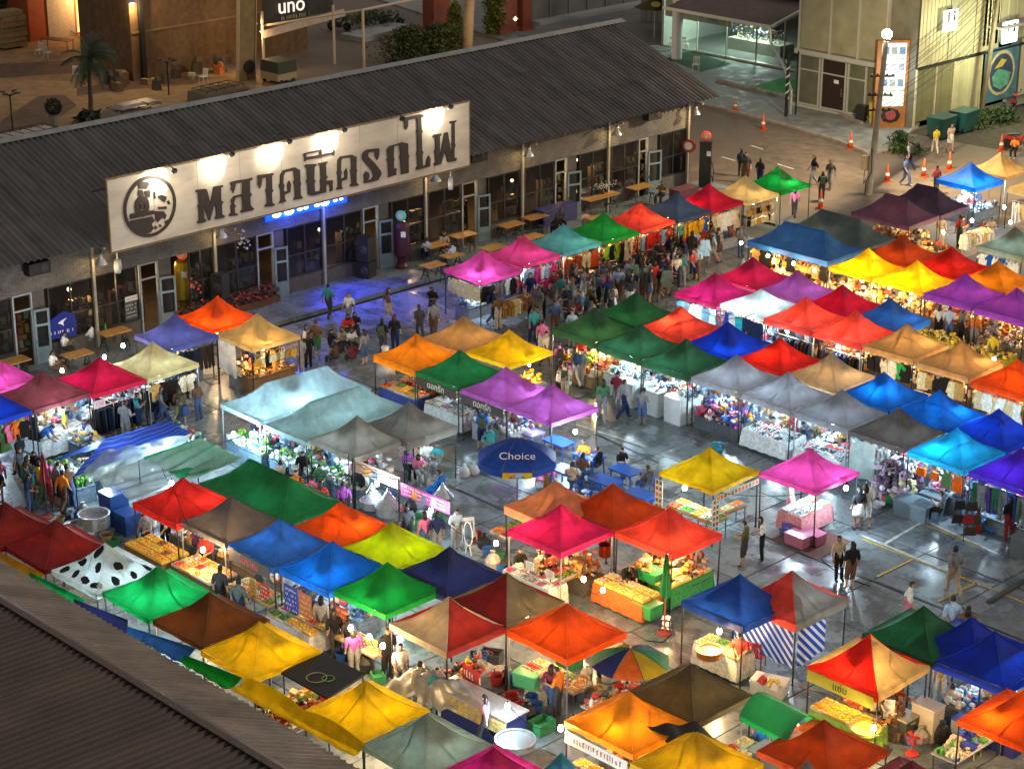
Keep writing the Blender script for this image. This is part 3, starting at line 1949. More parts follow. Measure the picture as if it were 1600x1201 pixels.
for px,py,lab in((1146,18,"fluorescent fitting glowing in the glass shop, farther one"),(1187,38,"fluorescent fitting glowing under the awning edge")):
 p=GY(px,py,111.5)
 t=thing("ceiling_light",lab,"lamp",p)
 b=MB()
 b.box((0,0,.06),(1.1,.3,.06))
 ob("fitting",b,WHITE,t)
 b=MB()
 b.box((0,0,0),(1.0,.22,.05))
 ob("tube",b,glow((.75,1,.92),3),t)
 point(t,(0,0,-.25),380,(.70,1.0,.86),.3)
p=GY(1090,16,108.9)
t=thing("shop_lettering","outlined shop name letters over the glass front, far left","sign",p)
ob("letters",text_mesh("me6ก",1.3,.03),mat((.02,.03,.02),.5),t,rot=(PI/2,0,0))
b=MB()
b.box((0,.12,0),(6,.1,1.6))
ob("back_board",b,mat((.27,.29,.24),.6),t)
c0=G(1204,42,3.9)
aw=thing("awning","dark corrugated awning roof with pale gutters over the shop corner","awning",c0)
AWM=mat((.10,.075,.065),.5,.3,.2,1.5)
def awf(u,v):
 return(-9+9*u+0,10*v,.05*math.sin(u*60*PI)+2.2*v)
b=MB()
b.sheet(awf,240,2)
ob("corrugated_roof",b.mesh("corrugated_roof",smooth=True,norm=False),AWM,aw)
b=MB()
b.box((-4.5,-.1,0),(9.2,.16,.18))
b.box((.1,5,1.1),(.16,10.3,.18),rx=math.atan2(2.2,10))
ob("gutter",b,PALEF,aw)
b=MB()
e=G(1235,178,.17)-c0
b.tube([(0,0,-.1),(.15,-.1,-1.0),(e.x*.55,e.y*.5,-1.7),(e.x,e.y,-2.3),(e.x,e.y,e.z)],.09,8)
ob("downpipe",b,mat((.45,.47,.44),.4,.4,.15),aw)
p=G(1228,182,.17)
t=thing("striped_post","black post wound with white spiral stripes by the downpipe","post",p)
b=MB()
b.lathe([(.1,0),(.1,3.6),(.14,3.6),(.14,3.75),(0,3.8)],10)
ob("post",b,BLACK,t)
b=MB()
for k in range(70):
 a=k*.42
 z=1.1+k*.032
 b.box((.105*math.cos(a),.105*math.sin(a),z),(.03,.06,.07),rz=a)
ob("spiral_stripe",b,WHITE,t)
b=MB()
b.lathe([(.05,0),(.05,3.9)],8)
tag(ob("black_post",b,BLACK,None,G(1243,180,.17)),"thin black post standing right of the striped post","post")
POLEM=mat((.30,.26,.19),.75,0,.2,3,.15)
pb=G(1357,306)
t=thing("street_lamp","concrete street lamp pole with a glaring lamp, by the road","street lamp",pb)
top=Vector((.3,.3,8.2))
b=MB()
b.bar((0,0,0),top,.19,8,0,.13)
ob("pole",b,POLEM,t)
b=MB()
b.bar(top,top+Vector((.25,-.25,.25)),.05)
b.box(top+Vector((.3,-.35,.22)),(.5,.26,.14),rz=R(-45))
ob("lamp_head",b,GALV,t)
b=MB()
b.ball(top+Vector((.1,-.12,.42)),.26,12,8)
ob("bulb",b,glow((1,.86,.6),40),t)
for dv in((-1,-.5,-.75),(.8,.5,-.75),(-.1,1,-.6)):
 spot(t,top+Vector((.1,-.12,.42))+Vector(dv)*.45,top+Vector(dv)*5,3400,(1,.77,.46),112,.5,.12)
b=MB()
b.box((-.28,-.1,1.75),(.35,.25,.75))
ob("meter_box",b,mat((.45,.38,.2),.5),t)
b=MB()
b.tube([(.15,-.15,2.6),(.25,-.2,1.4),(0,-.3,.8),(-.1,-.2,.1)],.03)
b.tube([(-.28,-.1,1.4),(-.25,-.15,.6),(-.1,-.15,1.0)],.02)
ob("cable",b,BLACK,t)
b=MB()
for z in(4.6,5.4,6.4):
 b.box((.3*z/8.2,.3*z/8.2,z),(1.3,.08,.08),rz=R(45))
 for s_ in(-.55,-.25,.25,.55):
  b.ball((.3*z/8.2+s_*.7,.3*z/8.2+s_*.7,z+.09),.06,6,4)
ob("crossarm",b,DKSTEEL,t)
p2=G(1532,185)
t=thing("utility_pole","leaning utility pole in front of the cladding, wires tied to it","utility pole",p2)
b=MB()
b.bar((0,0,0),(.45,.5,10),.17,8,0,.12)
ob("pole",b,mat((.11,.09,.055),.8,0,.25,3,.2),t)
a0=pb+top
for k in range(13):
 za,zb=4.0+.26*k,5.2+.42*k
 A=Vector((pb.x+.3*za/8.2,pb.y+.3*za/8.2,za))
 B=Vector((p2.x+.045*zb,p2.y+.05*zb,zb))
 pts=[]
 sag=.35+.5*random.random()
 for i in range(11):
  u=i/10
  q_=A.lerp(B,u)
  q_.z-=sag*4*u*(1-u)
  pts.append(q_)
 b=MB()
 b.tube(pts,.018,4)
 tag(ob("overhead_wire",b,BLACK),"black overhead wire sagging between the street lamp and leaning pole","wire","overhead wires")
def wheelie(px,py,col,lab,w_,d_,h,rz):
 t=thing("bin",lab,"bin",G(px,py,.17),rz)
 b=MB()
 b.box((0,0,h/2),(w_*.85,d_*.85,h),taper=1.18)
 ob("body",b,plastic(col),t)
 b=MB()
 b.box((0,0,h+.04),(w_*1.05,d_*1.05,.07))
 b.box((0,-d_*.5,h+.02),(w_*.8,.08,.06))
 ob("lid",b,plastic(tuple(c*.8 for c in col)),t)
 b=MB()
 for s_ in(-.4,.4):
  b.bar((s_*w_,d_*.4-.04,.1),(s_*w_,d_*.4+.04,.1),.1,8)
 ob("wheel",b,BLACK,t)
wheelie(1370,192,(.40,.36,.06),"tall yellow bin at the foot of the corner building",.85,.85,1.25,R(20))
wheelie(1345,190,(.02,.02,.02),"black bin left of the tall yellow bin",.6,.6,.9,R(20))
wheelie(1470,212,(.02,.09,.08),"dark green dumpster before the olive shutters, left one",1.6,1.1,1.1,R(95))
wheelie(1505,202,(.02,.10,.09),"dark green dumpster before the olive shutters, right one",1.6,1.1,1.1,R(95))
def leafy(name,cat,lab,p,sx,sy,h,n,leaf=.12,cols=((.035,.075,.02),(.06,.11,.03),(.02,.045,.015)),seed=1,hub=0.0):
 rn=random.Random(seed)
 t=thing(name,lab,cat,p)
 for mi,c in enumerate(cols):
  b=MB()
  for k in range(n//3):
   u,v=rn.gauss(0,.42),rn.gauss(0,.42)
   zz=rn.random()**.8*h*(1-.35*min(1,(u*u+v*v)))
   s_=leaf*rn.uniform(.6,1.5)
   e=Euler((rn.uniform(-.9,.9),rn.uniform(-.9,.9),rn.uniform(0,6.3))).to_matrix()
   c0_=Vector((u*sx,v*sy,zz+.05))
   vs=[c0_+e@Vector(q_)for q_ in((-s_,0,0),(0,-s_*.45,.02),(s_,0,-.02),(0,s_*.45,.02))]
   b.add(vs,[(0,1,2,3)])
  o=ob("foliage",b.mesh("foliage",norm=False),mat(c,.6,0,.3,3,trans=.25),t)
  o['kind']='stuff'
 b=MB()
 for k in range(7):
  b.bar((rn.uniform(-.1,.1)*sx,rn.uniform(-.1,.1)*sy,0),(rn.uniform(-.5,.5)*sx,rn.uniform(-.5,.5)*sy,h*.8),.02,4)
 ob("stem",b,DKWOOD,t)
 return t
leafy("shrub","shrub","low green shrub by the foot of the leaning pole",G(1512,200),1.4,1.6,.9,900,seed=4)
leafy("shrub","shrub","low green shrub between the leaning pole and motorbikes",G(1560,190),1.2,1.6,.8,900,seed=5)
leafy("shrub","shrub","dark weeds round the planting strip by the lamp",G(1420,240),1.2,1.2,.5,400,seed=6)
leafy("shrub","shrub","dark shrub left of the dumpsters",G(1405,232),.7,.7,1.0,400,seed=8)
def cone(px,py,lab,h=.75,z=.06):
 t=thing("traffic_cone",lab,"traffic cone",G(px,py,z),random.random())
 b=MB()
 b.lathe([(.16,.03),(.10,h*.45),(.075,h*.6),(.03,h),(0,h+.01)],12)
 ob("cone_body",b.mesh("cone_body",smooth=True),mat((.60,.09,.02),.5),t)
 b=MB()
 b.box((0,0,.02),(.42,.42,.04))
 ob("base",b,mat((.5,.07,.02),.6),t)
 b=MB()
 b.lathe([(.125,h*.36),(.10,h*.5)],12)
 ob("reflective_band",b,WHITE,t)
for px,py,lab in((1192,203,"orange traffic cone on the road by the kerb, near the striped post"),(1329,232,"orange traffic cone at the kerb left of the street lamp"),
(1386,
284,
"orange traffic cone on the road just right of the street lamp"),
(1443,
276,
"orange traffic cone on the road, second right of the street lamp"),
(1483,
265,
"orange traffic cone on the road, third right of the street lamp"),
(1282,
325,
"orange and white traffic cone behind the dark blue tent"),
(1564,
236,
"orange traffic cone behind the tan canopy tips"),
(1149,
172,
"small grey white cone on the pavement edge")):
 cone(px,py,lab,1.0 if px!=1149 else .7,.06 if px!=1149 else .17)
def pump(px,py,cols,lab,z=.22,h=1.9,shape='box'):
 t=thing("petrol_pump",lab,"petrol pump",G(px,py,z),R(35),"old petrol pumps before the hall")
 b=MB()
 if shape=='box':
  b.box((0,0,h/2),(.62,.5,h))
  b.box((0,0,h+.03),(.68,.56,.06))
 else:
  b.lathe([(.30,0),(.30,.1),(.22,.25),(.22,.5),(.34,.62),(.36,1.0),(.36,h-.2),(.30,h),(.1,h+.05)],16)
 ob("body",b,mat(cols[0],.35,.3,.2,4),t)
 b=MB()
 b.box((.18,-.26 if shape=='box' else-.34,h*.78),(.22,.04,.26))
 ob("dial",b,WHITE,t)
 b=MB()
 b.lathe([(.02,-.06),(.22,-.05),(.26,0),(.22,.05),(.02,.06)],14)
 ob("globe",b.mesh("globe",smooth=True),mat(cols[1],.3,emit=cols[1],estr=.25),t,(0,0,h+.32),rot=(PI/2,0,0))
 b=MB()
 b.lathe([(.0,0),(.14,.002),(.14,.01),(0,.012)],12)
 ob("globe_face",b,mat((.6,.55,.5),.4),t,(0,-.06,h+.32),rot=(PI/2,0,0))
 b=MB()
 b.tube([(.32,0,h*.6),(.45,0,h*.4),(.42,0,h*.15),(.34,0,h*.3)],.025)
 ob("hose",b,BLACK,t)
pump(1101,296,((.022,.03,.026),(.45,.05,.04)),"tall dark green petrol pump with red globe past the hall corner",.06,2.6)
pump(628,418,((.06,.015,.03),(.05,.25,.22)),"dark red petrol pump with green globe by the blue lit door",h=2.2,shape='round')
pump(289,486,((.42,.30,.03),(.5,.09,.03)),"yellow petrol pump with red globe before the hall",h=2.3,shape='round')
for px,py,lab in((346,492,"tall black speaker stack left of the hall door, behind the orange canopy"),(572,432,"tall black speaker stack lit blue beside the neon window")):
 t=thing("speaker_stack",lab,"speaker",G(px,py,.22),R(20))
 for k,hh in enumerate((.75,1.15)):
  b=MB()
  b.box((0,0,.38+k*.98),(.7-.1*k,.7-.1*k,hh))
  c_=ob("cabinet",b,BLACK,t)
  b=MB()
  b.lathe([(.22,0),(.24,.02),(.1,.05),(0,.03)],14)
  ob("cone",b,mat((.03,.03,.035),.4),c_,(.1-.05*k,-.36+.05*k,.38+k*.98),rot=(PI/2,0,0))
t=thing("round_shop_sign","small round red and white sign on the hall end corner","sign",GX(1077,228,WX+.4))
b=MB()
b.lathe([(0,-.05),(.36,-.05),(.36,.05),(0,.05)],16)
ob("disc",b,mat((.4,.04,.04),.4),t,rot=(PI/2,0,R(20)))
b=MB()
b.lathe([(0,0),(.22,.005),(.22,.012),(0,.014)],14)
ob("badge",b,WHITE,t,(0,-.06,0),rot=(PI/2,0,R(20)))
def motorbike(p,rz,col,lab):
 t=thing("motorbike",lab,"motorbike",p,rz)
 for x in(-.6,.62):
  b=MB()
  b.lathe([(.27,-.05),(.31,-.03),(.31,.03),(.27,.05)],16)
  wl=ob("wheel",b,BLACK,t,(x,0,.31),rot=(PI/2,0,0))
  b=MB()
  b.lathe([(.05,-.04),(.26,-.01),(.26,.01),(.05,.04)],10)
  ob("rim",b,GALV,wl)
 b=MB()
 b.prism([(-.75,-.12,.62),(-.2,-.12,.45),(.15,-.12,.45),(.5,-.12,.85),(.38,-.12,.95),(.1,-.12,.62),(-.2,-.12,.72),(-.8,-.12,.8)],(0,.24,0))
 ob("body",b,plastic(col,.25),t)
 b=MB()
 b.box((-.3,0,.82),(.75,.24,.1),ry=R(-4),taper=.9)
 ob("seat",b,BLACK,t)
 b=MB()
 b.box((-.02,0,.36),(.42,.22,.26))
 b.bar((.62,.06,.31),(.42,.06,.95),.03)
 b.bar((.62,-.06,.31),(.42,-.06,.95),.03)
 b.bar((-.6,-.14,.32),(-.1,-.16,.3),.05)
 ob("engine",b,STEEL,t)
 b=MB()
 b.bar((.40,-.33,1.02),(.40,.33,1.02),.02)
 b.ball((.50,0,.92),.1,8,5)
 b.bar((.4,.25,1.02),(.36,.33,1.2),.01)
 b.box((.36,.34,1.22),(.02,.12,.08))
 b.bar((.4,-.25,1.02),(.36,-.33,1.2),.01)
 b.box((.36,-.34,1.22),(.02,.12,.08))
 ob("handlebar",b,STEEL,t)
 return t
motorbike(G(1567,182),R(120),(.03,.03,.035),"black motorbike parked by the shrubs, left one")
motorbike(G(1583,172),R(115),(.4,.02,.02),"red motorbike parked by the shrubs, right one")
motorbike(G(1590,232),R(40),(.4,.03,.03),"red motorbike on the road behind the tan canopy")
def plastic_chair(p,rz,col,lab,grp=None):
 t=thing("plastic_chair",lab,"chair",p,rz,grp)
 m_=plastic(col,.4)
 b=MB()
 b.box((0,0,.43),(.44,.44,.035))
 ob("seat",b,m_,t)
 b=MB()
 b.box((-.19,.22,.66),(.05,.035,.45),rx=R(-10))
 b.box((.19,.22,.66),(.05,.035,.45),rx=R(-10))
 b.box((0,.26,.86),(.42,.04,.12),rx=R(-10))
 for x in(-.08,.0,.08):
  b.box((x,.225,.63),(.04,.025,.38),rx=R(-10))
 ob("backrest",b,m_,t)
 for x in(-.19,.19):
  for y in(-.19,.19):
   b=MB()
   b.bar((x*1.1,y*1.1,0),(x,y,.42),.022,5)
   ob("leg",b,m_,t)
 return t
CH=(.6,.58,.52)
for px,py,rz,lab,z in((1087,111,30,"white plastic chair on the turf behind the hall roof end",.19),(1047,80,10,"white plastic chair by the white pillar, left one",
.19),
(1070,
78,
200,
"white plastic chair by the white pillar, right one",
.19)):
 plastic_chair(G(px,py,z),R(rz),CH,lab)
 # ================================================================== THE YARD BEHIND THE HALL
BRW=mat((.13,.075,.035),.85,0,.3,2.5,.3)
t=thing("brick_wall_block","plain brown rendered side wall of a tall building","building",(-114,80,0))
b=MB()
b.box((-3,3.5,5),(6,14.5,10))
ob("wall",b,BRW,t)
b=MB()
b.box((.02,3.5,3.2),(.06,14.4,.12))
ob("ledge",b,mat((.2,.13,.07),.8),t)
b=MB()
b.box((.15,-3.0,5),(.3,.3,9.8))
ob("drainpipe",b,DKSTEEL,t)
for x,y,z,lab,wt in((-113.2,74.6,4.6,"wall lamp at the left edge of the brown wall",260),(-111.3,84.3,3.6,"round lamp on the leaning board pillar",160)):
 p=GX(206,4,-113.6)if y<80 else GX(396,38,-110.6)
 t=thing("wall_lamp",lab,"lamp",p)
 b=MB()
 b.lathe([(.06,.3),(.3,.05),(.32,0)],12)
 ob("lamp_shade",b,GALV,t)
 b=MB()
 b.ball((0,0,-.02),.15,8,5)
 ob("bulb",b,glow((1,.85,.6),5),t)
 b=MB()
 b.bar((0,0,.3),(-.4,0,.4),.03)
 ob("bracket",b,DKSTEEL,t)
 point(t,(.2,0,-.3),wt*.7,(1,.66,.30),.12)
p=G(388,125)
t=thing("board_pillar","tall brown board pillar with a round speaker at its foot","pillar",p)
b=MB()
b.box((0,0,3.5),(.25,1.3,7.0),rx=R(-4))
ob("board",b,mat((.20,.14,.06),.7,0,.25,2),t)
b=MB()
b.lathe([(0,0),(.42,0),(.42,.08),(0,.06)],14)
ob("round_plate",b,BLACK,t,(.16,0,.9),rot=(0,PI/2,0))
b=MB()
for y in(-.68,.68):
 b.box((.05,y,3.5),(.3,.05,7.0),rx=R(-4))
ob("edge_strip",b,mat((.4,.33,.22),.5),t)
t=thing("orange_kiosk","orange shopfront with a white door and warm light through slats","building",(-129.6,82,0))
b=MB()
b.box((-2,0,3),(3.6,7.2,6))
ob("wall",b,mat((.36,.09,.03),.6,0,.2,3),t)
b=MB()
b.box((-.15,-1.0,1.6),(.06,2.2,3.2))
ob("door",b,mat((.45,.42,.36),.5),t)
b=MB()
b.box((-.17,.6,2),(.05,.55,3.6))
ob("lit_gap",b,glow((1,.42,.10),1.6),t)
for k in range(14):
 b=MB()
 b.box((-.1,2.0,.3+.26*k),(.12,2.1,.12),ry=R(20))
 ob("slat",b,mat((.45,.16,.05),.6),t)
point(t,(1.0,.6,2.6),200,(1,.5,.16),.2)
t=thing("dark_window_block","dark shopfront with a grid of black window frames","building",(-132.5,76,0))
b=MB()
b.box((-2,0,3.5),(3.8,9,7))
ob("wall",b,mat((.06,.05,.035),.3,0,.3,1),t)
for y in(-3,-1,1,3):
 b=MB()
 b.box((0,y,3.5),(.15,.12,6.9))
 ob("mullion",b,BLACK,t)
for z in(.8,2.6,4.4):
 b=MB()
 b.box((.02,0,z),(.12,8.8,.1))
 ob("transom",b,BLACK,t)
t=thing("grey_wall_block","grey wall panel between the orange shop and brown wall","building",(-127,90,0))
b=MB()
b.box((-2,0,3.5),(3.8,8,7))
ob("wall",b,mat((.13,.12,.10),.7,0,.2,1.5),t)
pp=G(142,186)
t=thing("palm_tree","dark palm with drooping fronds in the yard","tree",pp)
pts=[(0,0,0),(.05,.05,1.2),(0,.1,2.4),(.05,.15,3.6)]
b=MB()
b.bar(pts[0],pts[1],.17,8,0,.14)
b.bar(pts[1],pts[2],.14,8,0,.12)
b.bar(pts[2],pts[3],.12,8,0,.14)
ob("trunk",b,mat((.10,.075,.05),.9,0,.3,8,.3),t)
rn=random.Random(11)
LEAFM=[mat(c,.6,0,.25,4)for c in((.02,.04,.018),(.03,.055,.02),(.045,.07,.03))]
for k in range(30):
 az=rn.uniform(0,2*PI)
 el=rn.uniform(-.5,1.25)
 ln=rn.uniform(1.7,2.5)
 b=MB()
 P=Vector((.05,.15,3.7))
 d=Vector((math.cos(az)*math.cos(el),math.sin(az)*math.cos(el),math.sin(el)))
 prev=P.copy()
 for i in range(9):
  d.z-=.17
  d.normalize()
  nx=prev+d*ln/9
  b.bar(prev,nx,.02,3,cap=False)
  sd=d.cross(Vector((0,0,1))).normalized()
  ll=.55*math.sin(PI*(i+1.5)/11)
  for s_ in(-1,1):
   for h in(0,.5):
    q0=prev.lerp(nx,h)
    tip=q0+sd*s_*ll+d*ll*.5-Vector((0,0,ll*.55))
    b.add([q0,q0+d*.07,tip],[(0,1,2)])
  prev=nx
 ob("frond",b.mesh("frond",norm=False),rn.choice(LEAFM),t)
t2=leafy("palm_seedling","plant","spiky low plant behind the hall ridge under the palm",G(140,196),.9,.9,.8,240,.3,((.015,.03,.012),(.02,.04,.015),(.03,.05,.02)),
9)
for px,py,h,lab in((21,216,2.6,"thin garden lamp post at the far left"),(264,150,2.2,"thin garden lamp post by the junk pile")):
 t=thing("garden_lamp_post",lab,"lamp post",G(px,py))
 b=MB()
 b.bar((0,0,0),(0,0,h),.05,6)
 ob("post",b,BLACK,t)
 b=MB()
 for a in range(4):
  b.bar((0,0,h-.1),(.55*math.cos(a*PI/2+.5),.55*math.sin(a*PI/2+.5),h+.12),.03,5)
  b.box((.5*math.cos(a*PI/2+.5),.5*math.sin(a*PI/2+.5),h+.12),(.35,.2,.05),rz=a*PI/2+.5)
 ob("arms",b,BLACK,t)
t=thing("potted_bush","round clipped bush in a tall pale pot","plant",G(86,204))
b=MB()
b.lathe([(.22,0),(.3,.2),(.36,.9),(.4,1.0),(.3,.98)],12)
ob("pot",b,mat((.26,.22,.18),.7),t)
b=MB()
rn=random.Random(2)
for k in range(500):
 v=Vector((rn.gauss(0,1),rn.gauss(0,1),rn.gauss(0,1))).normalized()*rn.uniform(.35,.52)
 b.box((v.x,v.y,v.z+1.45),(.12,.06,.02),0,rn.uniform(0,6),rn.uniform(-1,1),rn.uniform(-1,1))
ob("foliage",b,mat((.02,.035,.015),.7),t)['kind']='stuff'
def van(p,rz,col,lab,box=True):
 t=thing("van",lab,"van",p,rz)
 m_=mat(col,.3,.2,.12,2)
 b=MB()
 prof=[(-2.2,.35),(2.3,.35),(2.35,.95),(1.75,1.15),(1.25,1.9),(-2.1,1.95),(-2.25,1.1)]
 b.prism([(x,-.85,z)for x,z in prof],(0,1.7,0))
 ob("body",b,m_,t)
 for s_ in(-1,1):
  for x0,x1 in((-2.0,-1.0),(-.9,.1),(.2,1.15)):
   b=MB()
   b.box(((x0+x1)/2,.856*s_,1.5),(x1-x0,.02,.5))
   ob("window",b,mat((.02,.02,.02),.1),t)
 b=MB()
 b.prism([(1.74,-.7,1.2),(1.30,-.7,1.82),(1.30,.7,1.82),(1.74,.7,1.2)],(.03,0,.02))
 ob("windscreen",b,mat((.03,.03,.03),.1),t)
 for x in(-1.4,1.45):
  for s_ in(-.78,.78):
   b=MB()
   b.lathe([(.2,-.1),(.33,-.1),(.33,.1),(.2,.1),(.0,.08)],14)
   ob("wheel",b,BLACK,t,(x,s_,.33),rot=(PI/2,0,0))
 for s_ in(-.6,.6):
  b=MB()
  b.lathe([(0,0),(.13,.01),(.13,.04),(0,.06)],10)
  ob("headlight",b,GALV,t,(2.33,s_,.8),rot=(0,PI/2,0))
 b=MB()
 for y in(-.7,.7):
  b.bar((-1.9,y,2.1),(1.0,y,2.1),.025)
 for x in(-1.9,-1.2,-.5,.2,1.0):
  b.bar((x,-.7,2.1),(x,.7,2.1),.02)
  for y in(-.7,.7):
   b.bar((x,y,1.93),(x,y,2.1),.02)
 ob("roof_rack",b,DKSTEEL,t)
 if box:
  b=MB()
  b.box((-.8,0,2.2),(1.9,1.0,.18),taper=.75)
  b.box((.55,0,2.17),(.8,1.1,.12))
  ob("roof_box",b,mat((.2,.18,.16),.4),t)
 return t
van(G(222,218,.05),R(95),(.22,.20,.16),"old pale van with a roof box, behind the hall roof")
van(G(352,186,.05),R(95),(.16,.13,.09),"old van behind the hall roof, below the board pillar",False)
van(G(60,258,.05),R(95),(.28,.25,.2),"pale van roof just over the hall ridge, far left",False)
t=thing("covered_cart","cart with a dark green tarp cover behind the hall ridge","cart",G(436,128,.05),R(92))
b=MB()
b.box((0,0,.5),(1.6,1.7,.5))
ob("bed",b,mat((.30,.24,.14),.6),t)
b=MB()
b.box((0,0,1.1),(1.6,1.8,.75),taper=.95)
ob("tarp_cover",b,mat((.035,.04,.025),.7,0,.3,5,.3),t)
for x in(-.5,.5):
 for s_ in(-.85,.85):
  b=MB()
  b.lathe([(.05,-.04),(.16,-.04),(.16,.04),(.05,.04)],12)
  ob("wheel",b,BLACK,t,(x,s_,.16),rot=(PI/2,0,0))
JK=[((1.2,.6,.75),(.2,.11,.05),"crate","wooden crate"),((.7,.7,.9),(.05,.05,.05),"box","black bag heap"),((.8,.5,.5),(.30,.18,.07),"crate","tan wooden box"),((.6,
.6,
.7),
(.07,
.05,
.03),
"box",
"dark box"),
((.9,
.6,
.6),
(.02,
.02,
.022),
"sofa",
"black cushion seat"),
((.5,
.5,
.4),
(.45,
.40,
.30),
"basin",
"pale basin"),
((.6,
.4,
.5),
(.5,
.12,
.03),
"bag",
"orange bag"),
((.5,
.5,
.5),
(.18,
.2,
.17),
"drum",
"grey drum")]
rn=random.Random(8)
spots=[(rn.uniform(165,362),0,rn.choice((0,0,2,3,3,5,6,7,1)))for _ in range(34)]
spots=[(round(a),round(128-.14*(a-165)+rn.uniform(-12,16)),c)for a,b_,c in spots]+[(205,118,2),(214,122,4),(232,108,5),(190,124,4),(228,132,2),(243,112,7),(252,116,
6),
(262,
114,
6),
(240,
128,
5),
(275,
122,
3),
(290,
112,
3),
(245,
140,
3),
(318,
96,
1),
(335,
104,
1),
(352,
100,
3),
(180,
116,
1),
(170,
130,
4),
(300,
124,
5),
(225,
120,
0),
(198,
105,
0),
(258,
130,
3)]
for k,(px,py,j)in enumerate(spots):
 dims,col,cat,nm=JK[j]
 p=G(px,py,.05)
 b=MB()
 s_=random.uniform(.6,1.2)
 if cat in('basin','drum'):
  b.lathe([(dims[0]*.3,0),(dims[0]*.5,dims[2]*.6),(dims[0]*.45,dims[2])],12)
 elif cat in('box','bag','sofa'):
  b.box((0,0,dims[2]/2),dims,taper=.75)
  b.box((.1,.05,dims[2]+.12),(dims[0]*.6,dims[1]*.7,.25),taper=.6,rz=.4)
 else:
  for z in range(3):
   b.box((0,-dims[1]/2,dims[2]*(z+.5)/3),(dims[0],.04,dims[2]/3-.04))
   b.box((dims[0]/2,0,dims[2]*(z+.5)/3),(.04,dims[1],dims[2]/3-.04))
  b.box((0,0,dims[2]*.45),(dims[0]*.95,dims[1]*.9,dims[2]*.85))
 o=ob("junk_"+cat,b,mat(col,.7,0,.3,4),None,p,rz=random.uniform(-.5,.5),sc=(s_,s_,s_))
 nq=sorted(range(len(spots)),key=lambda q_:spots[q_][0]).index(k)+1
 where="under the palm" if px<215 else("beside the thin lamp post" if px<270 else "at the foot of the brown wall")
 tag(o,"%s in the yard clutter %s, %s from the left"%(nm,where,"%d%s"%(nq,"st" if nq%10==1 and nq!=11 else "nd" if nq%10==2 and nq!=12 else "rd" if nq%10==3 and nq!=13 else "th")),
cat,
"clutter stored in the yard")
ORD="1st 2nd 3rd 4th 5th 6th 7th 8th 9th 10th 11th 12th 13th 14th 15th 16th 17th 18th 19th 20th 21st 22nd 23rd 24th 25th 26th 27th 28th 29th 30th".split()
for px,py,rz,lab in((120,126,60,"white plastic chair tipped by the palm trunk"),(62,88,20,"white chair by the orange kiosk, left of the table"),(75,92,200,"white chair by the orange kiosk, right of the table"),
(440,
74,
150,
"white plastic chair under the far tent by the motorbike"),
(318,
130,
10,
"pale blue chair behind the van roof")):
 plastic_chair(G(px,py,.06),R(rz),CH,lab)
t=thing("folding_table","long dark table with chairs by the orange kiosk","table",G(90,78,.05),R(20))
b=MB()
b.box((0,0,.74),(2.4,.8,.05))
ob("tabletop",b,DKWOOD,t)
for x in(-1.1,1.1):
 for y in(-.33,.33):
  b=MB()
  b.bar((x,y,0),(x,y,.72),.025)
  ob("leg",b,BLACK,t)
t=thing("goods_stack","tall stack of wrapped pale goods at the far left edge","stack",G(18,75,.05))
for k in range(7):
 b=MB()
 b.box((random.uniform(-.1,.1),random.uniform(-.1,.1),.3+.36*k),(1.2,1.9,.33),taper=.93)
 ob("bale",b,mat((.24+.03*(k%3),.19,.08),.7,0,.3),t)
cx=G(470,60,.05)
t=thing("banner_tent","white post tent with a black name banner, cut by the top edge","tent",cx)
for px,py in((413,112),(523,101),(569,108)):
 q_=G(px,py,.05)-cx
 b=MB()
 b.box((q_.x,q_.y,2.0),(.13,.13,4.0))
 ob("post",b,mat((.42,.36,.28),.6),t)
a_,b2=G(413,112)-cx,G(569,108)-cx
b=MB()
b.bar((a_.x,a_.y,3.0),(b2.x,b2.y,3.9),.08)
b.bar((b2.x,b2.y,3.9),(b2.x+.6,b2.y+5,4.2),.08)
ob("beam",b,mat((.45,.38,.3),.6),t)
b=MB()
pa,pb_=GX(413,60,-110.2)-cx,GX(540,25,-110.2)-cx
b.prism([pa,pb_,pb_+Vector((-.3,.1,.42)),pa+Vector((-.3,-.1,.42))],(-.05,0,0))
ob("valance",b,mat((.36,.28,.22),.7,0,.2),t)
bl,br=GX(412,28,-110.6)-cx,GX(520,8,-110.6)-cx
b=MB()
b.prism([bl-Vector((0,0,.45)),br-Vector((0,0,.45)),br+Vector((0,0,2)),bl+Vector((0,0,2))],(-.08,0,0))
ob("banner",b,mat((.02,.02,.02),.5),t)
me=text_mesh("uno'",1.5,.02)
ang2=0
mid=GX(458,8,-110.5)-cx
ob("lettering",me,mat((.7,.66,.58),.5,emit=(1,.9,.75),estr=.4),t,mid,rot=(PI/2,0,PI/2))
ob("small_print",strokes(2.6,.5,1,4),mat((.55,.42,.25),.5),t,mid+Vector((.06,.2,-.75)),rz=PI/2)['kind']='stuff'
point(t,(1.5,-3,3.4),80,(1,.72,.4),.15)
motorbike(G(462,62,.06),R(10),(.06,.06,.07),"motorbike parked under the far tent behind the white chair")
motorbike(G(530,48,.06),R(30),(.08,.09,.12),"motorbike parked by the low hedge, far lane, left one")
motorbike(G(612,42,.06),R(60),(.05,.05,.06),"motorbike parked by the red pillars, far lane")
b=MB()
b.box((0,0,.2),(2.2,5.5,.4))
tag(ob("planter_kerb",b,mat((.35,.36,.36),.7),None,G(590,55,.05),rz=R(8)),"low pale planter kerb along the far lane","planter")
leafy("hedge","hedge","low dark hedge behind the pale planter kerb",G(575,40,.4),1.5,3.0,1.0,900,seed=21)
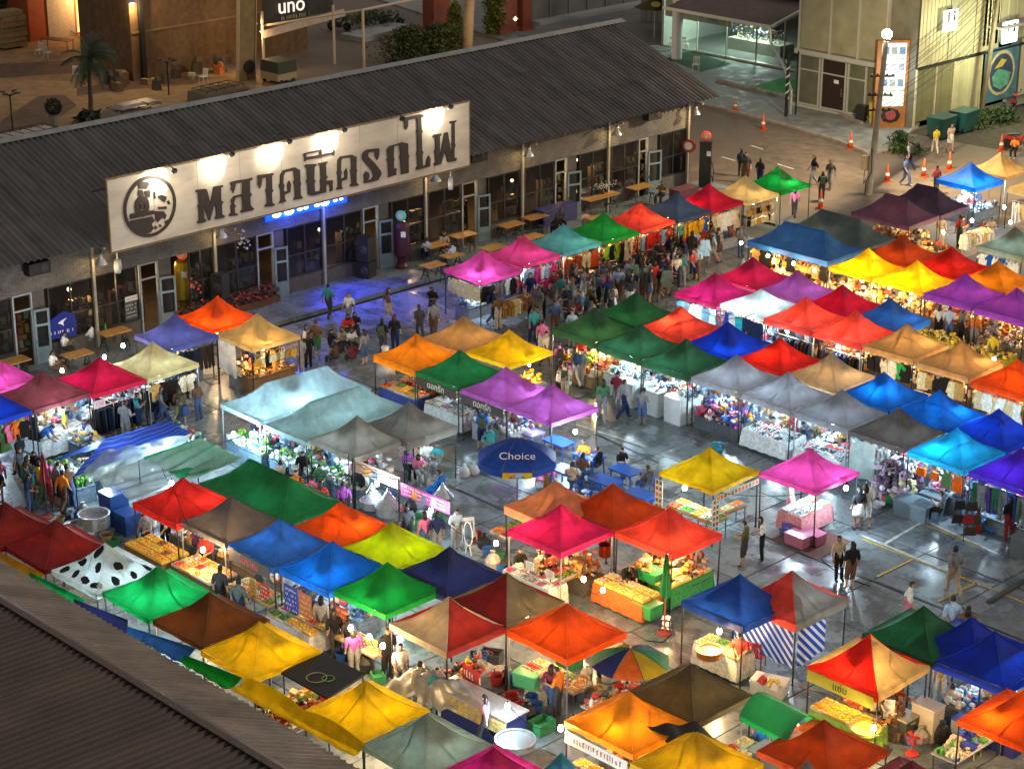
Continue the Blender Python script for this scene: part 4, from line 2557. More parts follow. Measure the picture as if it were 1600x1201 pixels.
for px,py,w_,lab in((683,62,1.6,"wide red brown pillar, left of the pale tree trunk"),(786,52,1.7,"red brown pillar with yellow green creeper, left"),(815,48,.9,
"thin red pillar right of the creeper")):
 t=thing("pillar",lab,"pillar",G(px,py,.05))
 b=MB()
 b.box((0,0,3),(1.2,w_,6))
 b.box((0,0,.2),(1.4,w_+.2,.4))
 ob("shaft",b,mat((.22,.055,.03),.7,0,.25,2),t)
leafy("shrub","shrub","bushy green shrubs rising over the hall ridge, left",G(640,100,.05),1.6,2.2,2.6,2600,.14,seed=31,cols=((.05,.07,.02),(.08,.10,.025),(.03,.04,
.015)))
leafy("shrub","shrub","bushy green shrubs rising over the hall ridge, right",G(685,92,.05),1.4,1.9,2.4,2200,.14,seed=32,cols=((.06,.09,.02),(.09,.12,.03),(.03,.05,
.015)))
leafy("creeper","plant","yellow green bamboo creeper climbing the red pillar",G(772,56,.05),.9,.7,4.2,1300,.18,seed=33,cols=((.16,.19,.03),(.22,.24,.05),(.08,.11,
.02)))
leafy("creeper","plant","yellow green creeper by the pale tree trunk",G(712,75,.05),.8,.6,3.2,800,.18,seed=34,cols=((.16,.19,.03),(.20,.22,.05),(.08,.11,.02)))
t=thing("tree","pale smooth tree trunk rising beyond the hall ridge","tree",G(728,92,.05))
b=MB()
b.bar((0,0,0),(.1,.3,4),.42,10,0,.34)
b.bar((.1,.3,4),(-.2,.9,9),.34,10,0,.28)
ob("trunk",b.mesh("trunk",smooth=True),mat((.33,.24,.14),.8,0,.2,2,.2),t)
t=thing("lane_lamp","small warm lamp fixed to the red pillars","lamp",G(805,30,3.6))
b=MB()
b.lathe([(.05,.2),(.2,0)],10)
ob("lamp_shade",b,GALV,t)
b=MB()
b.ball((0,0,-.03),.09)
ob("bulb",b,glow((1,.7,.4),6),t)
point(t,(.6,-.4,-.2),260,(1,.66,.34),.1)
t=thing("grey_shop_wall","long grey shop wall beyond the hall with pale steps","building",(-109.5,114,0))
b=MB()
b.box((-1.5,0,3),(3,14,6))
ob("wall",b,mat((.14,.145,.14),.7,0,.2,1.2,.1),t)
b=MB()
b.box((.5,0,.2),(1.0,12,.4))
ob("step",b,mat((.36,.38,.37),.7),t)
for k in range(7):
 b=MB()
 b.box((.05,-6+2*k,3),(.08,.1,5.9))
 ob("joint_strip",b,mat((.2,.2,.2),.6),t)
t=thing("pale_panel_wall","pale corrugated panel wall by the round white pillar","building",(-99,115,0))
ob("cladding",rib(11,6,22,.05),mat((.26,.26,.24),.6,.1,.15),t,(-6,0,0),rz=R(10))
t=thing("patio_umbrella","olive garden umbrella with a printed yellow emblem","umbrella",G(1022,62,.1))
b=MB()
for k in range(8):
 a0,a1=k*PI/4,(k+1)*PI/4
 b.add([(0,0,3.0),(1.5*math.cos(a0),1.5*math.sin(a0),2.3),(1.5*math.cos(a1),1.5*math.sin(a1),2.3)],[(0,1,2)])
ob("canopy",b,cloth((.10,.09,.04)),t)
b=MB()
b.bar((0,0,0),(0,0,3.05),.03)
ob("pole",b,WHITE,t)
b=MB()
b.lathe([(0,0),(.35,.01),(.35,.02),(0,.03)],10)
ob("emblem",b,mat((.5,.42,.1),.6),t,(.75,-.75,2.68),rot=(R(25),0,R(45)))
# ================================================================== THE STALL CANOPIES
C=dict(pink='#e0459a',hotpink='#dc3a78',magenta='#c21a5e',crimson='#c8103c',red='#cf2016',coral='#e8483a',brick='#9a2a20',darkred='#7d1d1c',maroon='#8c3f46',orange='#e8520c',
rust='#b8420e',
tangerine='#e88a10',
amber='#d8970f',
yellow='#efc400',
mustard='#d0a406',
lime='#c8cc00',
cream='#d8c48c',
sand='#c8a86a',
tan='#bd9560',
beige='#c4ae8e',
salmon='#d88a60',
khaki='#8f8060',
white='#cfdad8',
paleblue='#a8c4ca',
paleteal='#92aeac',
teal='#4a9fb0',
grey='#8e8e96',
warmgrey='#8a857c',
dkgrey='#68625e',
charcoal='#4c4848',
slate='#3c4a4e',
bluegrey='#3f5578',
blue='#1640a0',
royal='#0c36b0',
sky='#0c7ad0',
azure='#0a68c8',
cyan='#10a0d8',
denim='#1f4f8e',
navy='#1e2450',
indigo='#4a1fb8',
violet='#6a2a98',
lilac='#b85ab0',
periwinkle='#5c5fa8',
plum='#4a3048',
dkplum='#33243c',
green='#0f8a34',
emerald='#12a850',
grass='#108a2c',
dkgreen='#153f26',
bottle='#0e4a28',
forest='#0a5e2c',
olivebrown='#6a5a38',
brown='#6a3a14',
sage='#8a9480')
C={k:lin(v)for k,v in C.items()}
for k in('dkgreen','bottle','slate','denim','plum','dkplum','navy','charcoal','forest','violet'):
 C[k]=tuple(c*1.7+.006 for c in C[k])
EAVE,PK=2.1,.9
CELL=2.45
def roofz(x,y,hx,hy,seed,rx=0.0,ry=0.0):
 """height (0..1) of the stretched cloth over a rectangle, with an optional ridge"""
 ax=max(0,abs(x)-rx)/(hx-rx)
 ay=max(0,abs(y)-ry)/(hy-ry)
 m=max(ax,ay)
 v=1-m
 t=(min(ax,ay)/m)if m>1e-5 else 1
 z=.16*v+.84*v**1.8
 sag=math.sin(PI*min(1,v*1.0))
 z-=((.02+.07*((seed*.37)%1))if not(rx or ry)else .02)*(1-t**3)*sag
 a=math.atan2(y,x)
 wr=mnoise.noise((math.cos(a)*5,math.sin(a)*5,seed*3.1))*.5+mnoise.noise((x*5+seed,y*5,seed))*.7+mnoise.noise((math.cos(a)*13,math.sin(a)*13,seed))*.35
 z+=.03*wr*min(1,v*4)*(.3+m)
 d=1-t
 z+=.016*math.sin(d*26+seed)*max(0,m-.45)*(1-d)*min(1,v*6)
 return z
def roof_mesh(hx,hy,zs,seed,rx=0.0,ry=0.0,n=12):
 bm=MB()
 N2=2*n
 vs,id_=[],{}
 xs=[hx*(2*i/N2-1)for i in range(N2+1)]
 ys=[hy*(2*i/N2-1)for i in range(N2+1)]
 for j,y in enumerate(ys):
  for i,x in enumerate(xs):
   vs.append((x,y,zs*roofz(x,y,hx,hy,seed,rx,ry)))
 fs,ms=[],[]
 for j in range(N2):
  for i in range(N2):
   a=j*(N2+1)+i
   q_=(a,a+1,a+N2+2,a+N2+1)
   cx_,cy_=(xs[i]+xs[i+1])/2,(ys[j]+ys[j+1])/2
   ax=max(0,abs(cx_)-rx)/(hx-rx)
   ay=max(0,abs(cy_)-ry)/(hy-ry)
   if abs(ax-ay)<1e-6:
    if(cx_>0)==(cy_>0):
     tr=[(q_[0],q_[1],q_[2]),(q_[0],q_[2],q_[3])]
     s_=[0 if cy_<0 else 1,1 if cy_<0 else 0]
     s_=[1 if cx_>0 else 0,0 if cx_>0 else 1]
    else:
     tr=[(q_[0],q_[1],q_[3]),(q_[1],q_[2],q_[3])]
     s_=[0 if cy_<0 else 1,1 if cy_<0 else 0]
    fs+=tr
    ms+=s_
   else:
    fs.append(q_)
    ms.append(1 if ax>ay else 0)
 bm.v,bm.f,bm.m=vs,fs,ms
 return bm.mesh("roof_cloth",smooth=True,norm=False)
def piping_mesh(hx,hy,zs,seed,rx=0.0,ry=0.0):
 b=MB()
 for sx_ in(-1,1):
  for sy_ in(-1,1):
   pts=[]
   for k in range(9):
    v=k/8
    x,y=sx_*(hx+(rx-hx)*v),sy_*(hy+(ry-hy)*v)
    pts.append((x,y,zs*roofz(x,y,hx,hy,seed,rx,ry)+.006))
   b.tube(pts,.009,3)
 if rx or ry:
  b.bar((-rx,-ry,zs+.006),(rx,ry,zs+.006),.009,3)
 return b.mesh("piping",norm=False)
def valance_mesh(hx,hy,h,seed):
 b=MB()
 for k,(x0,y0,x1,y1)in enumerate(((-hx,-hy,hx,-hy),(hx,-hy,hx,hy),(hx,hy,-hx,hy),(-hx,hy,-hx,-hy))):
  def f(u,v,k=k,x0=x0,y0=y0,x1=x1,y1=y1):
   o_=.018*v*mnoise.noise((u*6+k*9,seed,0))
   nx,ny=((0,-1),(1,0),(0,1),(-1,0))[k]
   return(x0+(x1-x0)*u+nx*(o_+.004),y0+(y1-y0)*u+ny*(o_+.004),-h*v+.02*mnoise.noise((u*4+k*5,seed,3))*v)
  b.sheet(f,10,2,k%2)
 return b.mesh("valance",smooth=True,norm=False)
HX=(CELL-.05)/2
NV=5
ROOFS=[roof_mesh(HX,HX,PK,s+1)for s in range(NV)]
PIPES=[piping_mesh(HX,HX,PK,s+1)for s in range(NV)]
VALS=[valance_mesh(HX,HX,.17,s+1)for s in range(NV)]
b=MB()
b.box((0,0,EAVE/2),(.035,.035,EAVE))
b.box((0,0,.02),(.09,.09,.03))
LEGM=b.mesh("leg")
b=MB()
P5=[-HX+.05+(2*HX-.1)*k/4 for k in range(5)]
for k in range(4):
 z0,z1=(-.03,-.17)if k%2==0 else(-.17,-.03)
 b.bar((P5[k],0,z0),(P5[k+1],0,z1),.011,4)
 b.bar((P5[k],0,-.20-z0),(P5[k+1],0,-.20-z1),.011,4)
TRUSS=b.mesh("truss")
b=MB()
for a in range(4):
 t_=a*PI/2
 ex,ey=math.cos(t_)*(HX-.06),math.sin(t_)*(HX-.06)
 b.bar((ex,ey,-.06),(ex*.5,ey*.5,.14),.022,4)
 b.bar((ex*.5,ey*.5,.14),(0,0,.1),.018,4)
b.bar((0,0,-.02),(0,0,PK-.04),.016,5)
HUB=b.mesh("roof_frame")
SEAM={}
CAN={}
def canopy(cid,col,anchor,px,py,key,sx=CELL,sy=CELL,col2=None,rx=0,ry=0,lamp=None,pk=PK,val=.17,cat='canopy',eave=EAVE,label=None,legm=None,lo=None,notruss=False):
 p=G(px,py,eave)
 c=Vector((p.x,p.y,0))
 if anchor=='F':
  c+=Vector((-sx/2,sy/2,0))
 elif anchor=='L':
  c+=Vector((sx/2,sy/2,0))
 elif anchor=='R':
  c+=Vector((-sx/2,-sy/2,0))
 elif anchor=='P':
  p=G(px,py,eave+pk)
  c=Vector((p.x,p.y,0))
 t=thing("canopy",label or key,cat,c,0,"pop up canopies over the market stalls")
 s_=len(CAN)%NV
 m1=cloth(C[col])
 m2=cloth(C[col2])if col2 else m1
 std=not(rx or ry)
 if std:
  sc=(sx/CELL,sy/CELL,pk/PK)
  ob("roof_cloth",ROOFS[s_],[m1,m2],t,(0,0,eave),sc=sc)
  pi_,va=PIPES[s_],VALS[s_]
 else:
  hx,hy=sx/2-.025,sy/2-.025
  ob("roof_cloth",roof_mesh(hx,hy,pk,s_+11,rx,ry,14),[m1,m2],t,(0,0,eave))
  pi_,va=piping_mesh(hx,hy,pk,s_+11,rx,ry),valance_mesh(hx,hy,.17,s_+3)
  sc=(1,1,1)
 pc=tuple(min(1,c_*1.1+.05)for c_ in C[col])
 ob("piping",pi_,fabric(pc),t,(0,0,eave),sc=sc)
 ob("valance",va,[m1,m2],t,(0,0,eave),sc=(sc[0],sc[1],val/.17))
 lm=legm or(GALV if len(CAN)%5==2 else DKSTEEL)
 for a in(-1,1):
  for b_ in(-1,1):
   ob("leg",LEGM,lm,t,(a*(sx/2-.07),b_*(sy/2-.07),.01),sc=(1,1,(eave-.03)/EAVE))
 if not notruss:
  for a,(dx,dy,rz,s2)in enumerate(((0,-1,0,sx),(1,0,PI/2,sy),(0,1,0,sx),(-1,0,PI/2,sy))):
   ob("truss",TRUSS,DKSTEEL,t,(dx*(sx/2-.075),dy*(sy/2-.075),eave),rz=rz,sc=(s2/CELL,1,1))
 if std:
  ob("roof_frame",HUB,DKSTEEL,t,(0,0,eave),sc=(sx/CELL,sy/CELL,pk/PK))
 rt=random.Random(len(CAN)+40)
 t.rotation_euler=(rt.uniform(-.014,.014),rt.uniform(-.014,.014),rt.uniform(-.022,.022))
 CAN[cid]=dict(c=c,sx=sx,sy=sy,key=key,eave=eave,t=t,lamp=lamp,pk=pk,lo=lo)
 return t
W,K='w','c'
canopy('h1','pink','F',752,440,"pale pink canopy at the near end of the hall row",lamp=(K,62),lo=(.45,-.6))
canopy('h2','hotpink','F',817,416,"hot pink canopy second along the hall row",lamp=(K,26))
canopy('h3','teal','F',882,397,"pale teal canopy third along the hall row",lamp=(W,20))
canopy('h4','green','F',943,378,"green canopy with an orange tag in the hall row",lamp=(W,16))
canopy('h5','coral','F',1001,361,"coral red canopy right of the green one in the hall row",lamp=(W,42),lo=(.3,.5))
canopy('h6','bluegrey','F',1060,345,"dull blue canopy in the hall row",lamp=(W,8))
canopy('h7','crimson','F',1112,330,"red canopy between dull blue and cream in the hall row",lamp=(W,30),lo=(-.3,-.6))
canopy('h8','cream','F',1168,317,"cream canopy near the far end of the hall row",lamp=(W,26))
canopy('h9','grass','F',1220,302,"bright green canopy at the far end of the hall row",lamp=(K,55),lo=(.4,.2))
canopy('l1','orange','F',331,517,"orange canopy against the left part of the hall",lamp=(W,42))
canopy('l2','periwinkle','F',265,547,"violet blue canopy left of the orange one",lamp=(K,13),sy=2.4)
canopy('l3','sand','F',394,546,"tan canopy with a warm lamp right of the violet blue one",lamp=(W,48),lo=(.7,-.3))
canopy('l4','cream','F',231,593,"cream canopy over the clothes racks, left side",lamp=(K,20))
canopy('l5','crimson','F',144,617,"crimson canopy left of the cream one, left side",lamp=(K,40))
canopy('l6','maroon','F',54,641,"dull maroon canopy in the left side row",lamp=(K,16))
canopy('l7','pink','R',60,590,"magenta pink canopy at the left edge",lamp=(K,40))
canopy('l8','royal','R',52,641,"royal blue canopy cut by the left edge",lamp=(K,20))
canopy('t1','paleblue','F',407,661,"long pale blue tent with a ridge, left of the food court",sy=5.2,ry=1.45,lamp=(K,75),pk=.85)
canopy('t2','paleteal','F',478,691,"long pale teal tent with a ridge in the food court",sy=4.8,ry=1.25,lamp=(K,30),pk=.85)
canopy('t3','warmgrey','F',551,716,"grey canopy beside the bare tent frame",lamp=(K,26))
canopy('t4','warmgrey','F',635,693,"dark grey canopy behind the bare tent frame",lamp=(K,14),val=.3)
canopy('m1','tangerine','F',647,579,"orange canopy at the left end of the middle island",lamp=(W,28),val=.28)
canopy('m2','tan','F',724,549,"sandy orange canopy at the back of the middle island",lamp=(W,22))
canopy('m3','yellow','F',795,573,"golden yellow canopy at the back of the middle island",lamp=(W,46),lo=(.8,.3))
canopy('m4','forest','F',716,606,"green canopy over the brown banner in the middle island",lamp=(K,16))
canopy('m5','lilac','F',790,635,"lilac pink canopy right of the green one in the middle island",lamp=(K,52),lo=(.7,.5))
canopy('m6','lilac','F',862,663,"pink canopy at the right end of the middle island",lamp=(K,28))
canopy('r1','dkgreen','F',928,536,"dark green canopy at the left end of the long row",lamp=(W,30),val=.26)
canopy('r2','dkgreen','F',1002,562,"dark green canopy second along the long row",lamp=(K,30),val=.26)
canopy('r3','dkgreen','F',1077,588,"dark green canopy third along the long row",lamp=(K,30),val=.26)
canopy('r4','grey','F',1157,614,"grey canopy next after the dark green ones",lamp=(K,34),val=.22)
canopy('r5','grey','F',1237,643,"pale grey canopy over the white trays",lamp=(K,44),val=.22)
canopy('r6','grey','F',1323,672,"grey canopy third of the grey ones in the long row",lamp=(K,22),val=.22)
canopy('r7','dkgrey','F',1413,703,"brown grey canopy right of the three grey ones",lamp=(K,10))
canopy('r8','cyan','F',1509,736,"light blue glowing canopy in the long row",lamp=(K,70),lo=(-.4,-.3))
canopy('r9','indigo','F',1610,770,"indigo canopy at the right edge, front of the long row",lamp=(K,36))
canopy('b1','bottle','F',994,510,"dark green canopy at the back left corner of the long row",lamp=(W,12))
canopy('b2','coral','F',1067,533,"coral canopy behind the dark green ones",lamp=(W,48),lo=(-.2,-.2))
canopy('b3','royal','F',1143,559,"royal blue canopy behind the dark green and grey ones",lamp=(K,26))
canopy('b4','red','F',1224,586,"bright red canopy behind the grey ones",lamp=(W,50),lo=(-.3,-.1))
canopy('b5','beige','F',1306,612,"beige canopy behind the grey ones",lamp=(W,30))
canopy('b6','azure','F',1390,643,"deep blue canopy right of the beige one",lamp=(K,36),lo=(0,-.2))
canopy('b7','azure','F',1478,673,"deep blue canopy second right of the beige one",lamp=(K,38),lo=(.4,.4))
canopy('b8','royal','F',1572,704,"strong blue canopy third right of the beige one",lamp=(K,44))
canopy('c1','magenta','F',1121,477,"magenta canopy at the left end of the clothes row",lamp=(K,26),val=.2)
canopy('c2','white','F',1194,497,"low white canopy right of the magenta one",lamp=(K,60),pk=.7)
canopy('c3','coral','F',1267,518,"red canopy with a cool lamp in the clothes row",lamp=(W,38),val=.24)
canopy('c4','coral','F',1345,541,"red canopy beside the tan ones in the clothes row",lamp=(W,38),val=.24)
canopy('c5','tan','F',1427,563,"tan canopy with a glowing spot in the clothes row",lamp=(W,75),lo=(.1,.5),val=.24)
canopy('c6','tan','F',1512,591,"second tan canopy with a glowing spot in the clothes row",lamp=(W,70),lo=(.4,.6),val=.24)
canopy('c7','orange','F',1603,622,"orange red canopy at the right edge of the clothes row",lamp=(W,40),val=.24)
canopy('d1','magenta','F',1181,452,"magenta canopy at the back of the clothes row",lamp=(W,26))
canopy('d2','lilac','F',1251,474,"lilac canopy at the back of the clothes row",lamp=(K,20))
canopy('d3','crimson','F',1324,497,"crimson canopy at the back of the clothes row",lamp=(W,18))
canopy('d4','denim','F',1400,520,"denim blue canopy at the back of the clothes row",lamp=(K,14),val=.3)
canopy('u1','denim','F',1292,409,"wide blue tent with warm lamps along its front edge",sx=4.6,rx=1.15,sy=2.6,lamp=(W,15),val=.24)
canopy('u2','slate','F',1346,389,"wide dark slate tent behind the blue one",sx=4.6,rx=1.15,sy=2.6,lamp=(W,14))
canopy('u3','yellow','F',1363,437,"bright yellow canopy right of the wide blue tent",lamp=(W,62),lo=(-.3,-.3))
canopy('u4','yellow','F',1441,457,"bright yellow canopy second right of the wide blue tent",lamp=(W,62),lo=(-.4,-.2))
canopy('u5','violet','F',1519,479,"violet canopy right of the yellow ones",lamp=(W,22),val=.26)
canopy('u6','violet','F',1600,503,"violet canopy second right of the yellow ones",lamp=(W,30),val=.26)
canopy('v1','rust','F',1418,415,"rust red canopy behind the yellow ones, left",lamp=(W,24))
canopy('v2','red','F',1495,434,"red canopy behind the yellow ones, right",lamp=(W,20))
canopy('v3','tangerine','F',1571,457,"orange canopy behind the violet ones",lamp=(W,34))
canopy('w1','plum','F',1420,353,"wide plum canopy near the street lamp, front half",sx=3.4,rx=.6,sy=2.5,lamp=(W,10),val=.24)
canopy('w2','dkplum','F',1470,337,"wide dark plum canopy near the street lamp, back half",sx=3.4,rx=.6,sy=2.5,lamp=(W,6),val=.24)
canopy('w3','azure','F',1525,294,"bright blue canopy behind the plum ones",lamp=(K,44),val=.24)
canopy('w4','sand','F',1571,278,"tan canopy behind the bright blue one",lamp=(W,18))
canopy('w5','sand','L',1571,294,"tan canopy at the right edge beside the bright blue one",lamp=(W,26),val=.24)
canopy('w6','sage','F',1597,402,"pale grey green canopy at the right edge above the violet ones",lamp=(K,30),val=.24)
canopy('y1','mustard','F',1115,768,"yellow canopy with printed paper strips, standing free in the yard",lamp=(K,34),val=.14)
canopy('y2','pink','F',1275,770,"pink canopy standing free in the yard",lamp=(K,40),val=.14)
canopy('e1','magenta','F',876,864,"magenta canopy over the lit food trays",lamp=(W,60),lo=(-.6,-.3),val=.2)
canopy('e2','coral','F',1048,869,"red canopy over the yellow crates",lamp=(W,32),val=.2)
canopy('e3','rust','F',960,830,"rust orange canopy behind the magenta and red ones",lamp=(W,10))
canopy('e4','salmon','L',787,789,"salmon canopy behind the magenta one",lamp=(W,14),val=.3)
canopy('f1','red','F',275,819,"red canopy over the yellow fried food, lower left",lamp=(K,60),lo=(.2,.5),val=.22)
canopy('f2','charcoal','F',351,851,"charcoal canopy right of the red one, lower left",lamp=(W,12))
canopy('f3','denim','F',430,889,"blue canopy right of the charcoal one",lamp=(K,26),lo=(-.4,.2),val=.2)
canopy('f4','azure','F',514,926,"blue canopy second right of the charcoal one",lamp=(K,30),lo=(.2,-.6),val=.2)
canopy('f5','grass','F',601,962,"green canopy with a torn side over the drinks stall",lamp=(K,46),lo=(.1,-.7))
canopy('f6','beige','F',697,1021,"canopy with one beige and one red side, lower middle",col2='brick',lamp=(W,18),val=.2,sx=2.5)
canopy('f7','orange','F',887,1031,"orange red canopy beside the rainbow umbrella",lamp=(W,26),val=.2,sx=2.5)
canopy('f8','darkred','F',791,981,"canopy with one dark red and one khaki side, lower middle",col2='khaki',lamp=(W,10),sx=2.5)
canopy('g0','forest','F',444,818,"long dark green tent with a ridge, lower left",sx=4.6,rx=1.1,sy=2.5,lamp=(K,9))
canopy('g1','orange','F',527,860,"orange red canopy right of the long green tent",lamp=(W,34),lo=(.3,.2))
canopy('g2','lime','F',607,894,"lime yellow canopy behind the blue ones",lamp=(K,28))
canopy('g3','navy','F',697,936,"navy canopy right of the lime yellow one",lamp=(K,7))
canopy('s0','darkred','F',-8,860,"dark red canopy cut by the left edge, near the shed",lamp=(W,8))
canopy('s1','darkred','F',70,890,"dark red canopy next to the cow print one",lamp=(W,12))
canopy('s2','white','F',150,930,"white canopy with black cow patches",lamp=(K,24))
canopy('s3','emerald','F',232,968,"emerald green canopy right of the cow print one",lamp=(K,46))
canopy('s4','brown','F',316,1012,"brown canopy between emerald and yellow",lamp=(W,12))
canopy('s5','yellow','F',395,1062,"yellow canopy left of the flat black cover",lamp=(W,24))
canopy('s6','yellow','F',565,1162,"yellow canopy right of the flat black cover",lamp=(W,34))
canopy('s7','sage','F',662,1218,"grey green canopy at the bottom edge",lamp=(K,14))
canopy('s8','magenta','P',772,1167,"magenta canopy tip at the bottom edge",lamp=(K,30))
canopy('s9','teal','P',876,1176,"small teal canopy tip at the bottom edge",lamp=(K,40),sx=1.7,sy=1.7)
canopy('p1','tangerine','F',988,1181,"orange canopy over the lit snack counter, bottom",lamp=(W,46),lo=(.1,-.4),sx=2.5,sy=2.4)
canopy('p2','olivebrown','F',1084,1134,"olive brown canopy behind the orange one, bottom",lamp=(W,8),sx=2.5)
canopy('p3','mustard','P',1092,1143,"mustard yellow canopy at the bottom edge beside the black tarp",lamp=(W,26))
canopy('p4','rust','F',1300,1228,"rust orange canopy at the bottom edge, right of the green awning",lamp=(W,10))
canopy('p5','maroon','P',1425,1186,"maroon canopy tip at the bottom edge",lamp=(W,8))
canopy('p6','warmgrey','P',1262,1186,"grey canopy tip at the bottom edge",lamp=(W,8),sx=1.6,sy=1.6)
canopy('p7','orange','L',1493,1123,"orange canopy at the lower right edge",lamp=(W,62),lo=(-.4,-.4),val=.16)
canopy('p8','red','F',1371,1087,"canopy with one red and one sand side over a yellow banner",col2='sand',lamp=(W,60),lo=(-.1,-.5),val=.2,pk=1.0)
canopy('p9','bottle','F',1455,1036,"dark green canopy behind the red and sand one",lamp=(K,7))
canopy('q1','royal','F',1572,1078,"blue canopy at the lower right, behind the orange one",lamp=(K,16),val=.26)
canopy('q2','royal','R',1610,1008,"blue canopy at the right edge behind the other blue one",lamp=(K,8))
canopy('q3','blue','F',1162,983,"blue canopy over the fruit salad table",lamp=(W,30),lo=(-.5,-.6),val=.2)
canopy('q4','coral','F',1245,975,"canopy with one orange and one grey side behind the blue one",col2='warmgrey',lamp=(K,18),val=.26)
cw=CAN['s2']
cloth_o=[o_ for o_ in cw['t'].children if o_.name.startswith('roof_cloth')][0]
rn=random.Random(4)
b=MB()
seed=(list(CAN).index('s2')%NV)+1
for px,py in((-.8,-.98),(-.3,-.92),(.25,-.95),(.8,-.95),(-.5,-.55),(.3,-.5),(.98,-.35),(.55,.05),(.98,.3),(.85,.85),(-.05,-.2),(.45,.6),(-.8,.3),(-.3,.7),(-.95,-.4)):
 k0=len(b.v)
 n=12
 r0=rn.uniform(.12,.17)
 for i in range(n):
  r=r0*(1+.3*math.sin(i*PI/3+px*9)+rn.uniform(-.12,.12))
  x=max(-HX*.96,min(HX*.96,px+r*math.cos(2*PI*i/n)*1.15))
  y=max(-HX*.96,min(HX*.96,py+r*math.sin(2*PI*i/n)))
  b.v.append((x,y,PK*roofz(x,y,HX,HX,seed)+.012))
 b.v.append((px,py,PK*roofz(px,py,HX,HX,seed)+.014))
 for i in range(n):
  b.f.append((k0+i,k0+(i+1)%n,k0+n))
  b.m.append(0)
ob("printed_patch",b.mesh("printed_patch",norm=False),cloth((.015,.018,.018)),cw['t'],(0,0,EAVE))
p=G(551,716,EAVE)
t=thing("bare_tent_frame","bare black tent frame without cloth over the seafood stall","tent frame",(p.x+1.25,p.y-1.2,0))
for a in(-1,1):
 for b_ in(-1,1):
  ob("leg",LEGM,DKSTEEL,t,(a*1.2,b_*1.15,.01),sc=(1.3,1.3,1))
for dx,dy,rz in((0,-1.15,0),(1.2,0,PI/2),(0,1.15,0),(-1.2,0,PI/2)):
 ob("truss",TRUSS,DKSTEEL,t,(dx,dy,EAVE),rz=rz,sc=(1,1.4,1))
b=MB()
b.bar((0,0,-.3),(0,0,.85),.022)
for a in(-1,1):
 b.bar((a*1.2,0,-.1),(0,0,.1),.014)
 b.bar((0,a*1.15,-.1),(0,0,.1),.014)
for k in range(4):
 dx,dy=((1.2,1.15),(1.2,-1.15),(-1.2,1.15),(-1.2,-1.15))[k]
 b.bar((dx,dy,0),(0,0,.12),.014)
ob("roof_frame",b,DKSTEEL,t,(0,0,EAVE))
# ================================================================== GOODS ON THE STALLS
FIRST=["first","second","third","fourth","fifth","sixth","seventh","eighth","ninth","tenth","eleventh","twelfth","thirteenth","fourteenth","fifteenth","sixteenth",
"seventeenth",
"eighteenth",
"nineteenth",
"twentieth"]
def prism2(outline,th=.05):
 b=MB()
 b.prism([(x,-th/2,z)for x,z in outline],(0,th,0))
 return b
def mirror(h):
 return h+[(-x,z)for x,z in reversed(h)]
GOUT={'t-shirt':mirror([(.04,-.05),(.08,-.02),(.16,-.04),(.31,-.20),(.25,-.29),(.18,-.22),(.19,-.68)]),'shirt':mirror([(.03,-.05),(.07,-.02),(.17,-.05),(.27,-.50),
(.21,
-.52),
(.175,
-.26),
(.20,
-.74)]),
'dress':mirror([(.05,
-.10),
(.09,
-.02),
(.14,
-.03),
(.16,
-.20),
(.13,
-.42),
(.28,
-1.0)]),
'vest':mirror([(.05,
-.12),
(.09,
-.02),
(.12,
-.02),
(.13,
-.16),
(.18,
-.22),
(.18,
-.64)]),
'trousers':mirror([(.0,
-.38),
(.02,
-.38),
(.05,
-.95),
(.15,
-.95),
(.18,
-.02)])[0:0]+[(-.18,
-.02),
(.18,
-.02),
(.17,
-.95),
(.05,
-.95),
(0,
-.36),
(-.05,
-.95),
(-.17,
-.95)],
'bag':[(-.15,
-.22),
(.15,
-.22),
(.18,
-.50),
(-.18,
-.50)],
}
GME={}
for nm,o_ in GOUT.items():
 vs=[]
 for k in range(2):
  b=MB()
  m_=prism2(o_,.06 if nm!='bag' else .10)
  m_.v=[(x,y+.035*math.sin(6*x+k)+.03*math.sin(4*z+2*k),z)for x,y,z in m_.v]
  if nm=='bag':
   m_.tube([(-.1,0,-.22),(-.06,0,-.03),(.06,0,-.03),(.1,0,-.22)],.012,4)
  vs.append(m_.mesh("garment"))
 GME[nm]=vs
b=MB()
b.tube([(-.17,0,-.06),(0,0,0),(.17,0,-.06)],.008,4)
b.tube([(0,0,0),(.02,0,.05),(-.01,0,.08)],.006,4)
HANGER=b.mesh("hanger")
